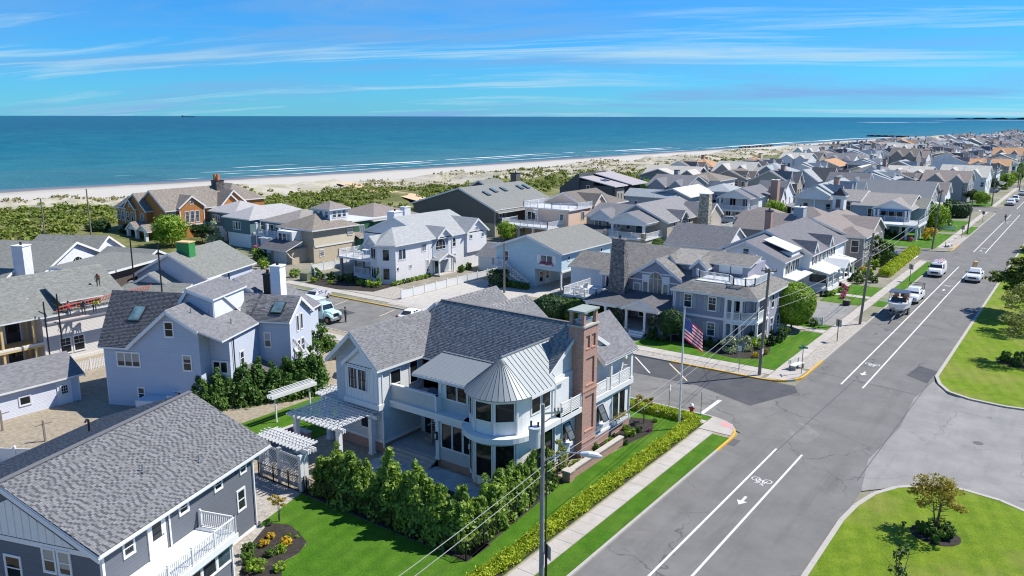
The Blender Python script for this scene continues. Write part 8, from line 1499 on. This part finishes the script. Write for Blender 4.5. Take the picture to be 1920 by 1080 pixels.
plant('olive_tree', 'pale yellow-green small tree behind the near utility pole', 'tree', -27.1, 41.6, crown('olv', 'olive', 'spread', 2.2, 1.2, .9, 1300, .11, 86), trunk_mesh(1.8, .05, .15, 5, 9, .6, 2), 1.0)
plant('shrub', 'yellow-green shrub beneath the side pergola', 'shrub', -46.6, 45.5, SH_['privet'], None, 1.6)
plant('tree', 'loose green tree at the kerb behind the lilac grey house', 'tree', -59.0, 48.9, crown('rt', 'green', 'spread', 3.6, 1.7, .8, 2600, .16, 87), trunk_mesh(2.2, .07, .25, 6, 11, .9, 2), 1.05); plant('shrub', 'reddish shrub behind the loose green tree', 'shrub', -59.5, 51.8, SH_['bronze'], None, 1.6)
# lavender house garden
plant('round_tree', 'large clipped round tree with bright green leaves beside the lavender house', 'tree', -26.4, 90.6, crown('ball', 'lime', 'ball', 5.3, 2.45, .5, 11000, .17, 88, .9), trunk_mesh(1.6, .14, .1, 3, 12, .6), 1.0)
BIGH = crown('bigh', 'dark', 'ball', 3.1, 2.1, -.3, 5200, .17, 89, .9); BIGH2 = crown('bigh2', 'green', 'ball', 3.0, 1.9, -.3, 5200, .17, 90, .9)
plant('hedge_mass', 'dark rounded hedge left half beyond the brick chimney', 'hedge', -51.2, 78.0, BIGH, None, 1.12); plant('hedge_mass', 'sunlit rounded hedge in the middle beyond the brick chimney', 'hedge', -48.7, 79.4, BIGH2, None, 1.05); plant('hedge_mass', 'small rounded hedge end next to the porch columns', 'hedge', -46.4, 79.6, BIGH2, None, .85)
TOP = crown('topi', 'dark', 'ball', 2.6, 1.3, .8, 4200, .14, 91, .9); plant('topiary', 'clipped dark standard topiary in front of the lavender house porch', 'topiary', -35.4, 77.6, TOP, trunk_mesh(1.4, .09, .05, 3, 13, .4), 1.1)
CON = crown('con', 'dark', 'cone', 2.4, .7, 0, 1500, .12, 92); plant('conifer', 'dark pointed conifer left of the lavender house steps', 'shrub', -42.0, 77.6, CON, None, 1.05); plant('conifer', 'dark pointed conifer at the topiary side of the steps', 'shrub', -37.4, 77.2, CON, None, .95)
i = 0
for x, y, k, s in ((-44.8, 77.0, 'dark', 1.7), (-43.3, 76.8, 'green', 1.2), (-36.4, 77.0, 'dark', 1.6), (-34.2, 78.6, 'dark', 1.5), (-33.0, 78.7, 'dark', 1.5), (-31.8, 78.5, 'dark', 1.5), (-30.6, 78.3, 'dark', 1.4), (-28.6, 77.3, 'white', 2.1), (-27.6, 79.0, 'white', 1.9), (-26.8, 80.6, 'lime', 1.6), (-26.3, 82.4, 'dark', 1.8), (-26.2, 84.4, 'dark', 1.9), (-25.9, 86.4, 'green', 1.6), (-25.9, 77.3, 'yellow', .8), (-27.9, 83.0, 'dark', 1.8), (-25.6, 79.0, 'bronze', .9)):
    plant('shrub', {'dark': 'dark green foundation shrub against the lavender house', 'green': 'mid green shrub in the bed round the lavender house', 'white': 'white flowering shrub in the bed at the porch corner of the lavender house', 'lime': 'lime green shrub in the bed at the lavender porch corner', 'yellow': 'small yellow plant near the corner utility pole', 'bronze': 'small bronze plant near the corner utility pole'}[k], 'shrub', x, y, SH_[k], None, s, None, 'shrubs round the lavender house')
# silver bay house, cupola house, blue house gardens
for x, y, k, s in ((-92.0, 77.0, 'green', 1.7), (-90.2, 77.6, 'dark', 1.9), (-88.6, 78.4, 'dark', 1.7), (-87, 78.2, 'green', 1.6), (-85.4, 78.3, 'dark', 1.6), (-84, 77.8, 'lime', 1.3), (-82.4, 78.0, 'lime', 1.5), (-81.2, 78.2, 'lime', 1.3), (-91.3, 75.3, 'lime', 1.1), (-88.2, 75.8, 'lime', .9)):
    plant('shrub', 'shrub under the bay tower of the silver house, %s of ten from the cabinet end' % nth([-92.0, -91.3, -90.2, -88.6, -88.2, -87, -85.4, -84, -82.4, -81.2].index(x)), 'shrub', x, y, SH_[k], None, s, None, 'shrubs under the bay tower')
for i, y in enumerate(np.arange(80.6, 88.5, .95)): plant('shrub', '%s small round shrub from the bay corner along the silver house wall' % nth(i), 'shrub', -80.0, y, SH_['lime' if int(y * 10) % 3 else 'green'], None, .95, None, 'shrubs lined along the silver house wall')
for x, y in ((-79.4, 95), (-79.2, 96.4), (-79.8, 97.3), (-78.8, 94.2)): plant('shrub', 'green shrub by the recessed side of the silver house', 'shrub', x, y, SH_['green'], None, 1.3, None, 'shrubs by the silver house door')
plant('conifer', 'slim pointed conifer at the bay corner of the silver house', 'shrub', -81.9, 79.3, crown('slim', 'lime', 'cone', 2.4, .5, 0, 900, .11, 93), None, 1.0)
for x, y, k, s in ((-106, 77.5, 'lime', 2.0), (-108, 79, 'green', 2.0), (-110.6, 80.5, 'dark', 2.6), (-112.6, 82, 'green', 2.6), (-114.5, 83, 'lime', 2.3), (-117, 84.5, 'green', 2.0), (-96.5, 76.2, 'lime', 1.7), (-119.5, 86, 'pink', 1.9), (-98.5, 84, 'green', 1.2), (-98.6, 87, 'lime', 1.2), (-98.7, 90, 'green', 1.2), (-94.5, 78.5, 'green', 1.7)):
    plant('shrub', {'lime': 'bright green shrub in the front gardens before the cupola house', 'green': 'green shrub in the front gardens before the cupola house', 'dark': 'large dark shrub in the front gardens before the cupola house', 'pink': 'pink flowering shrub against the white ground floor of the teal house'}[k], 'shrub', x, y, SH_[k], None, s, None, 'shrubs before the cupola house')
HC = crown('hcol', 'dark', (2.0, 2.2), 2.3, .2, 0, 2000, .15, 94); plant('clipped_hedge', 'tall dark clipped hedge block by the outside stair of the blue house', 'hedge', -67.9, 89.4, HC, None, 1.0, 0); plant('clipped_hedge', 'low dark hedge under the outside stair of the blue house', 'hedge', -65.0, 90.0, BOXH[0], None, (2.2, 1.1, .75), 0)
BT = crown('bt', 'lime', 'round', 4.6, 2.7, .4, 3600, .24, 95); BT2 = crown('bt2', 'dark', 'spread', 4.5, 2.4, .6, 3000, .22, 96); TRK = trunk_mesh(2.2, .12, .2, 5, 15, 1.0)
plant('tree', 'rounded bright green tree before the red cedar mansion', 'tree', -137.0, 80.5, BT, TRK, 1.2); plant('tree', 'smaller green tree right of the rounded one', 'tree', -136.5, 86.5, BT2, TRK, .9); plant('tree', 'blue green spruce against the teal house', 'tree', -134.0, 87.5, crown('sp', 'white', 'cone', 4.2, 1.6, .3, 1500, .22, 97), TRK, 1.0); plant('tree', 'very dark conifer by the porch of the cedar mansion', 'tree', -152.8, 81.2, BT2, TRK, .75); plant('tree', 'dark shrub tree at the left of the cedar mansion', 'tree', -158.5, 78, BT2, TRK, .9)
plant('tree', 'green bushy tree beside the olive house', 'tree', -92.5, 124.6, BT, TRK, .75); plant('tree', 'wide grey green bushy tree behind the graphite house', 'tree', -94, 203, BT2, TRK, 1.6); plant('tree', 'second grey green bushy tree behind the graphite house', 'tree', -89, 207, BT2, TRK, 1.4)
plant('shrub', 'dense bright green bush beside the tan stone chimney', 'shrub', -64.3, 131.5, BIGH2, None, (1.3, 1.1, .95)); plant('shrub', 'bright bush beyond the tan stone chimney', 'shrub', -57.2, 140, BIGH2, None, .7)
HB = crown('hb', 'lime', (8, 4.5), 2.6, .25, 0, 5200, .24, 98); plant('clipped_hedge', 'large square clipped hedge with sunlit top before the mauve cottage', 'hedge', -57.2, 146.0, HB, None, 1.0, 0)
# street-front gardens farther up
HL = [crown(('hl', i), 'privet', (2.6, 1.5), 1.15, .16, 0, 1500, .14, 99 + i) for i in range(2)]
for i, y in enumerate(np.arange(131.2, 157, 2.5)): plant('clipped_hedge', '%s yellow-green bush in the long hedge before the oval window house' % nth(i), 'hedge', -24.6 - (y - 131) * .02, y, HL[i % 2], None, 1.0, R(90), 'bushes in the long hedge before the oval window house')
for x, y, k, s in ((-26.8, 129, 'lime', 1.8), (-27.8, 131.5, 'yellow', 1.4), (-28.6, 128, 'green', 1.9), (-26.0, 126.5, 'green', 1.6), (-27.5, 135.5, 'lime', 2.2), (-28.2, 110.3, 'dark', 1.4), (-27.4, 111.6, 'lime', 1.2), (-27.0, 114.4, 'green', 1.0), (-27.5, 118, 'pink', .8), (-26.6, 116.0, 'pink', 1.0), (-26.2, 112.8, 'pink', 1.0), (-25.8, 110.4, 'pink', 1.0), (-26.4, 122.5, 'green', 1.7), (-28.2, 123.5, 'dark', 1.8), (-24.8, 124.4, 'green', 1.4), (-26, 94.0, 'green', 1.4), (-24.8, 93.6, 'green', 1.2), (-27.4, 93.8, 'lime', 1.3)):
    plant('shrub', {'lime': 'lime shrub in the street gardens of the white porch house', 'yellow': 'yellow shrub in the street gardens of the white porch house', 'green': 'green shrub in the street gardens of the white porch house', 'dark': 'dark shrub by the steps of the white porch house', 'pink': 'pink flowering plant bordering the front walk of the white porch house'}[k], 'shrub', x, y, SH_[k], None, s, None, 'front garden shrubs of the white porch house')
COLH = crown('colh', 'green', 'column', 4.2, 1.05, 0, 1900, .18, 104, .9); [plant('columnar_shrub', lab, 'shrub', x, y, COLH, None, s) for lab, x, y, s in (('tall column shaped shrub at the street corner of the oval window house', -26.2, 140, 1.0), ('dark column shrub beside the oval window house wall', -28.2, 141.5, 1.1))]
for x, y, k, s in ((-36, 176.6, 'dark', 2.2), (-34.3, 176.2, 'dark', 2.2), (-32.6, 175.6, 'dark', 2.2), (-30.6, 174.4, 'dark', 2.0), (-28.4, 171.5, 'pink', 1.2), (-29.8, 171.6, 'pink', 1.0)): plant('shrub', {'dark': 'dark hedge shrub under the balcony of the pediment house', 'pink': 'pink flowers before the pediment house'}[k], 'shrub', x, y, SH_[k], None, s, None, 'shrubs under the pediment house balcony')
plant('shrub', 'large golden yellow shrub beside the pediment house lawn', 'shrub', -25.9, 176.3, SH_['yellow'], None, 3.2); plant('tree', 'leafy bright green tree behind the golden shrub', 'tree', -27.6, 192.5, BT, TRK, 1.1); plant('tree', 'dark narrow tree behind the leafy bright green tree', 'tree', -26.6, 199, COLH, None, 1.5); plant('tree', 'rounded dark green tree near the third crossing', 'tree', -27.0, 221, BIGH, None, 1.5); plant('shrub', 'grey green ornamental grasses by the white rail fence', 'shrub', -27, 194.6, TUF, None, (5, 3, 3))
g = np.random.default_rng(12)
for i in range(34):
    y = 255 + i * 8.5 + g.uniform(-2, 2); plant('street_tree', 'small green tree, %s up the street past the third crossing' % nth(i), 'tree', -27 + g.uniform(-4, 2), y, (BT, BT2, BIGH, COLH)[i % 4], TRK if i % 4 < 2 else None, g.uniform(.7, 1.2), None, 'garden trees far up the street')
# trees of the green islands
plant('small_tree', 'bronze yellow multi-stem tree on the near grass island', 'tree', -5.15, 49.2, crown('isl', 'bronze', 'spread', 2.6, 1.55, 1.3, 3000, .095, 105), trunk_mesh(2.3, .06, .28, 6, 17, .8, 3), 1.0)
for i, (x, y, s) in enumerate(((-5.6, 48.6, 1.0), (-4.9, 48.2, 1.05), (-4.4, 48.9, 1.0), (-5.3, 49.6, .95), (-4.6, 49.6, .95), (-6.0, 49.3, .7))): plant('shrub', '%s low green plant in the ring round the bronze island tree' % nth(i), 'shrub', x, y, SH_['green'], None, s, None, 'plants ringing the bronze island tree')
sheet('planting_bed', [(-5.1 + 1.35 * math.cos(.4 * i), 48.9 + 1.25 * math.sin(.4 * i)) for i in range(16)], .123, MULCH); sheet('planting_bed', [(-3.9 + 2.2 * math.cos(.4 * i), 91 + 2.0 * math.sin(.4 * i)) for i in range(16)], .123, MULCH)
plant('small_tree', 'pale leaved tree in a planted ring on the far grass island', 'tree', -3.7, 91.5, crown('isl2', 'olive', 'spread', 4.2, 2.3, 1.6, 2600, .15, 106), trunk_mesh(3.0, .10, .3, 6, 18, 1.1), 1.05)
for i in range(7): plant('shrub', '%s green plant in the ring round the pale island tree' % nth(i), 'shrub', -3.9 + 1.5 * math.cos(i * .9), 91 + 1.3 * math.sin(i * .9), SH_['green'], None, 1.2, None, 'plants ringing the pale island tree')
plant('small_tree', 'second pale tree farther along the far grass island', 'tree', -4.6, 105, crown('isl3', 'olive', 'spread', 4.6, 2.4, 1.4, 2600, .15, 107), trunk_mesh(3.0, .10, .3, 6, 19, 1.1), 1.1)
PIN = crown('pine', 'pine', 'tiers', 5.0, 4.6, 2.6, 9000, .24, 108); plant('pine_tree', 'wide spreading pine at the right edge above the kerb', 'tree', -4.7, 114.5, PIN, trunk_mesh(4.6, .20, .5, 10, 20, 2.6, 1, (.55, .98)), 1.1)
plant('small_tree', 'dark twig tips rising at the bottom frame edge', 'tree', -5.6, 40.6, crown('tip', 'dark', 'cone', 2.2, .5, 1.2, 130, .13, 109), trunk_mesh(2.6, .03, .3, 5, 21, .6, 3), 1.15)
for i, (x, y) in enumerate(((8, 60 + 40), (14, 130), (3, 150), (-3, 175), (2, 205), (-4, 240), (5, 280))): plant('tree', 'park tree on the grass east of the street', 'tree', x, y, (BT2, PIN)[i % 2], TRK, 1.2, None, 'park trees east of the street')
# hedge line and trees in the far town
for i, x in enumerate(np.arange(-66, -49, 3.2)): plant('hedge_tree', 'dark green tree in the short row among the far houses', 'tree', x, 352 + .2 * i, BIGH, None, (1.3, 1.0, 1.4), None, 'dark tree row among the far houses')
# ------------------------------------------------------------ the town beyond, house by house
WALLS = {'white': SP, 'grey': SX, 'steel blue': SV, 'cream': SW_, 'taupe': SS, 'silver shingled': SHK_K, 'sand': SJ, 'brown shingled': SQ, 'pale blue': SN}
ROOFS = {'charcoal': RDARK, 'grey': RGREY, 'taupe': RTAUPE, 'light grey': RLIGHT, 'pale': RPALE, 'brown': RBROWN, 'orange': RORANGE, 'cedar': RCEDAR}
ORD = ['first', 'second', 'third', 'fourth', 'fifth', 'sixth', 'seventh', 'eighth', 'ninth', 'tenth', 'eleventh', 'twelfth']
fr = random.Random(21)
def far_house(x, y, w, d, wall, roof, lab, style, detail, big=1.0):
    h = House('far_house', lab, 'house', (x, y), wall=WALLS[wall], roof=ROOFS[roof]); he = fr.uniform(5.5, 6.9) * big; hr = he + fr.uniform(2.0, 3.0)
    x0, x1, y0, y1 = x - w / 2, x + w / 2, y - d / 2, y + d / 2
    if style == 0:
        h.gable(x0, y0, x1, y1, 0, he, hr, 'y', ov=.45, rk=.4, th=.2); h.gable(x, y - d * .18, x1 + 1.0, y + d * .2, 0, he, hr - .5, 'x', ov=.35, rk=.4, th=.2)
    elif style == 1:
        h.gable(x0, y0, x1, y1, 0, he, hr, 'x', ov=.45, rk=.4, th=.2); h.gable(x0 + w * .1, y0 - 1.2, x0 + w * .5, y, 0, he, hr - .6, 'y', ov=.35, rk=.4, th=.2); h.gable(x0 + w * .6, y0 - .5, x0 + w * .9, y, 0, he, hr - .9, 'y', ov=.3, rk=.3, th=.2)
    elif style == 2:
        h.hip(x0, y0, x1, y1, 0, he, hr, ov=.5); h.gable(x - w * .2, y0 - 1, x + w * .25, y, 0, he, hr - .8, 'y', ov=.35, rk=.4, th=.2)
    else:
        h.gable(x0, y0, x1, y1, 0, he, hr, 'y', ov=.45, rk=.4, th=.2); h.gable(x0 + .6, y0 - 2.2, x1 - .6, y0 + 1, he - .2, he, hr - .5, 'y', ov=.4, rk=.4, th=.2, wall=SP); h.deck(x0, y0 - 2.4, x1, y0, 2.9, .35); h.rail([(x0 + .1, y0 - 2.3), (x1 - .1, y0 - 2.3)], 2.9, 1.0, .3, 3)
        for q in (x0 + .9, x, x1 - .9): h.col(q, y0 - 2.0, 2.9, he - .2, .16, cap=False)
    sf = y0 - (1.2 if style == 1 else (1.0 if style == 2 else 0)); cx = [x0 + w * .2, x0 + w * .38] if style == 1 else ([x - w * .1, x + w * .12] if style == 2 else [x - w * .25, x + w * .25])
    G_ = SHADOWGLASS
    h.wins('S', sf, 3.3, 1.0, 1.5, cx, 'd' if detail else '', glass=G_[fr.randrange(2)])
    if detail: h.wins('S', y0, 3.3, .9, 1.4, (x1 - w * .07,), 'd'); h.wins('S', sf, .7, 1.0, 1.5, cx, 'd')
    ex = x1 + (1.0 if style == 0 else 0); h.wins('E', ex, 3.3, 1.0, 1.5, (y - d * .08, y + d * .1) if style == 0 else (y - d * .3, y, y + d * .3), 'd' if detail else '')
    if detail: h.wins('E', ex, .7, 1.0, 1.5, (y - d * .08, y + d * .1) if style == 0 else (y - d * .3, y + d * .3), 'd')
    if fr.random() < .45: cxx = x + fr.uniform(-.2, .2) * w; h.chimney(cxx, y + 1, cxx + 1.1, y + 2.3, 4, hr + 1.2, BRICK if fr.random() < .5 else h.w, DARK, 0)
    if detail and style in (0, 3):
        for q in (y - d * .32, y + d * .36)[: 1 + (style == 3)]: h.gable(x + .6, q - .9, x1 - .3, q + .9, he, he + .9, hr - .35, 'x', ov=.2, rk=.25, th=.2)
    if detail: b = h.mb(); [b.cyl(x + fr.uniform(-.3, .3) * w, y + fr.uniform(-.3, .3) * d, he, hr + .1, .07, 6) for _ in range(2)]; h.put(b, 'vent_pipes', GREYMETAL, 'stuff')
    if fr.random() < .4: h.slab([(x1, y0 + 1, 3.1), (x1 + 2.2, y0 + 1, 2.6), (x1 + 2.2, y1 - 1, 2.6), (x1, y1 - 1, 3.1)], .14)
    return h
# houses that can be told apart in the photograph, roof colour by roof colour
NAMED = [(-36, 268, 12, 13, 'grey', 'taupe', 'grey house with wide taupe roof and twin front gables past the third crossing', 1), (-50, 268, 12, 14, 'steel blue', 'taupe', 'steel blue house with taupe roof and brick chimney past the third crossing', 0), (-34, 288, 13, 15, 'white', 'pale', 'white house with cream speckled roof and arched dormers up the street', 1), (-50, 290, 13, 14, 'taupe', 'pale', 'taupe house with broad cream roof behind the street front', 1), (-33, 308, 12, 14, 'white', 'charcoal', 'white house with dark front gable up the street', 3),
 (-88, 268, 12, 14, 'grey', 'light grey', 'grey house with pale roof between white gables and the beach', 2), (-104, 285, 13, 14, 'brown shingled', 'brown', 'brown shingled house with dark steep gable near the dunes', 0), (-122, 290, 12, 13, 'sand', 'orange', 'sand house with orange brown hip roof near the dunes', 2), (-112, 318, 12, 13, 'cream', 'orange', 'cream house with orange roof in the second row from the dunes', 2), (-98, 262, 13, 12, 'taupe', 'pale', 'taupe house with cream roof and oval window by the white gambrel', 1), (-118, 265, 12, 12, 'silver shingled', 'cedar', 'silver house with cedar roof close to the dune edge', 0), (-86, 300, 11, 13, 'white', 'light grey', 'white house with light roof left of the cream house', 3),
 (-34, 350, 14, 12, 'sand', 'orange', 'sand coloured house with long orange roof beyond the cream speckled roof', 1), (-46, 350, 12, 13, 'white', 'grey', 'white house with grey roof and arched gable beside the orange roof', 0), (-60, 328, 12, 13, 'grey', 'light grey', 'grey house with chalk roof behind the dark tree row', 0), (-76, 345, 12, 13, 'steel blue', 'light grey', 'steel blue house with pale gable porch beyond the cream house', 3)]
for x, y, w, d, wl_, rf, lab, st in NAMED: far_house(x, y, w, d, wl_, rf, lab, st, True)
NAMED2 = [(-51, 193, 10, 12, 'white', 'light grey', 'small white house with pale roof between brick chimney and pediment house', 3), (-53, 211, 11, 12, 'pale blue', 'light grey', 'pale blue house behind the small white house', 0), (-90, 197, 11, 13, 'grey', 'grey', 'grey house between graphite house and white balcony house', 1), (-92, 222, 12, 12, 'silver shingled', 'cedar', 'silver shingled cottage behind the graphite house', 2), (-72, 222, 11, 12, 'taupe', 'grey', 'taupe house straight behind the white balcony house', 0), (-54, 228, 10, 10, 'white', 'grey', 'narrow white house behind the long charcoal roof', 1), (-92, 244, 11, 12, 'brown shingled', 'brown', 'brown shingled house in front of the white gambrel', 0), (-52, 250, 11, 12, 'grey', 'light grey', 'grey house behind the long charcoal roof, nearest the crossing', 3), (-60, 285, 11, 12, 'white', 'grey', 'white house in front of the cream house', 2), (-104, 304, 12, 12, 'steel blue', 'grey', 'steel blue house beyond the brown steep gable', 3)]
for x, y, w, d, wl_, rf, lab, st in NAMED2: far_house(x, y, w, d, wl_, rf, lab, st, True)
rows = [(345 + 13.5 * k) for k in range(60)]; n_far = 0
wk, rk_ = list(WALLS), list(ROOFS)
for k in range(51):
    y = 352 + k * 16.6
    if y > 1185: break
    if any(a - 7 < y < b_ + 7 for a, b_ in CROSS): y += 9
    dune = float(np.interp(y, *VL)) + 30
    cols_ = [-34, -52, -70, -88, -106, -124, -142]
    for j, x in enumerate(cols_):
        if x < dune + 5 or (y < 372 and x > -84): continue
        xx = x + fr.uniform(-1.6, 1.6); wl_ = fr.choice(('white', 'white', 'white', 'white', 'grey', 'steel blue', 'taupe', 'silver shingled', 'cream', 'sand', 'brown shingled')); rf = fr.choice(('charcoal', 'grey', 'grey', 'taupe', 'taupe', 'light grey', 'light grey', 'pale', 'brown', 'orange' if fr.random() < .35 else 'grey'))
        blk = sum(1 for a, b_ in CROSS if b_ < y); lab = '%s house, %s roof, %s from the street in %s row past %s crossing' % (wl_, rf, ORD[j], ORD[min(11, max(0, int((y - max([b_ for a, b_ in CROSS if b_ < y])) // 13.5)))], ORD[blk - 1])
        far_house(xx, y + fr.uniform(-1.5, 1.5), fr.uniform(10.5, 13.5), fr.uniform(11, 13.5), wl_, rf, lab, fr.randrange(4), y < 520, fr.uniform(.92, 1.12)); n_far += 1
# garden trees between the far houses
g = np.random.default_rng(22)
for i in range(110):
    y = 170 + 730 * g.random() ** 1.3; x0 = int(g.choice([-43, -61, -79, -97, -115])); x = x0 + g.uniform(-2, 2)
    plant('garden_tree', 'far garden tree, %s row up, %s lane from the street' % (nth(min(38, int((y - 170) // 19))), ORD[[-43, -61, -79, -97, -115].index(x0)]), 'tree', x, y, (BT, BT2, BIGH)[i % 3], None, g.uniform(.6, 1.0), None, 'garden trees among the far houses')

seen = {}
for o in list(col.objects):          # members of a group that still share a label are told apart by their order up the street
    if o.parent is None and o.get('group') and o.get('label'): seen.setdefault(o['label'], []).append(o)
for lab, os_ in seen.items():
    if len(os_) > 1:
        os_.sort(key=lambda o: (o.location.y, o.location.x))
        for i, o in enumerate(os_): o['label'] = lab + ', ' + nth(min(i, 38)) + ' up'
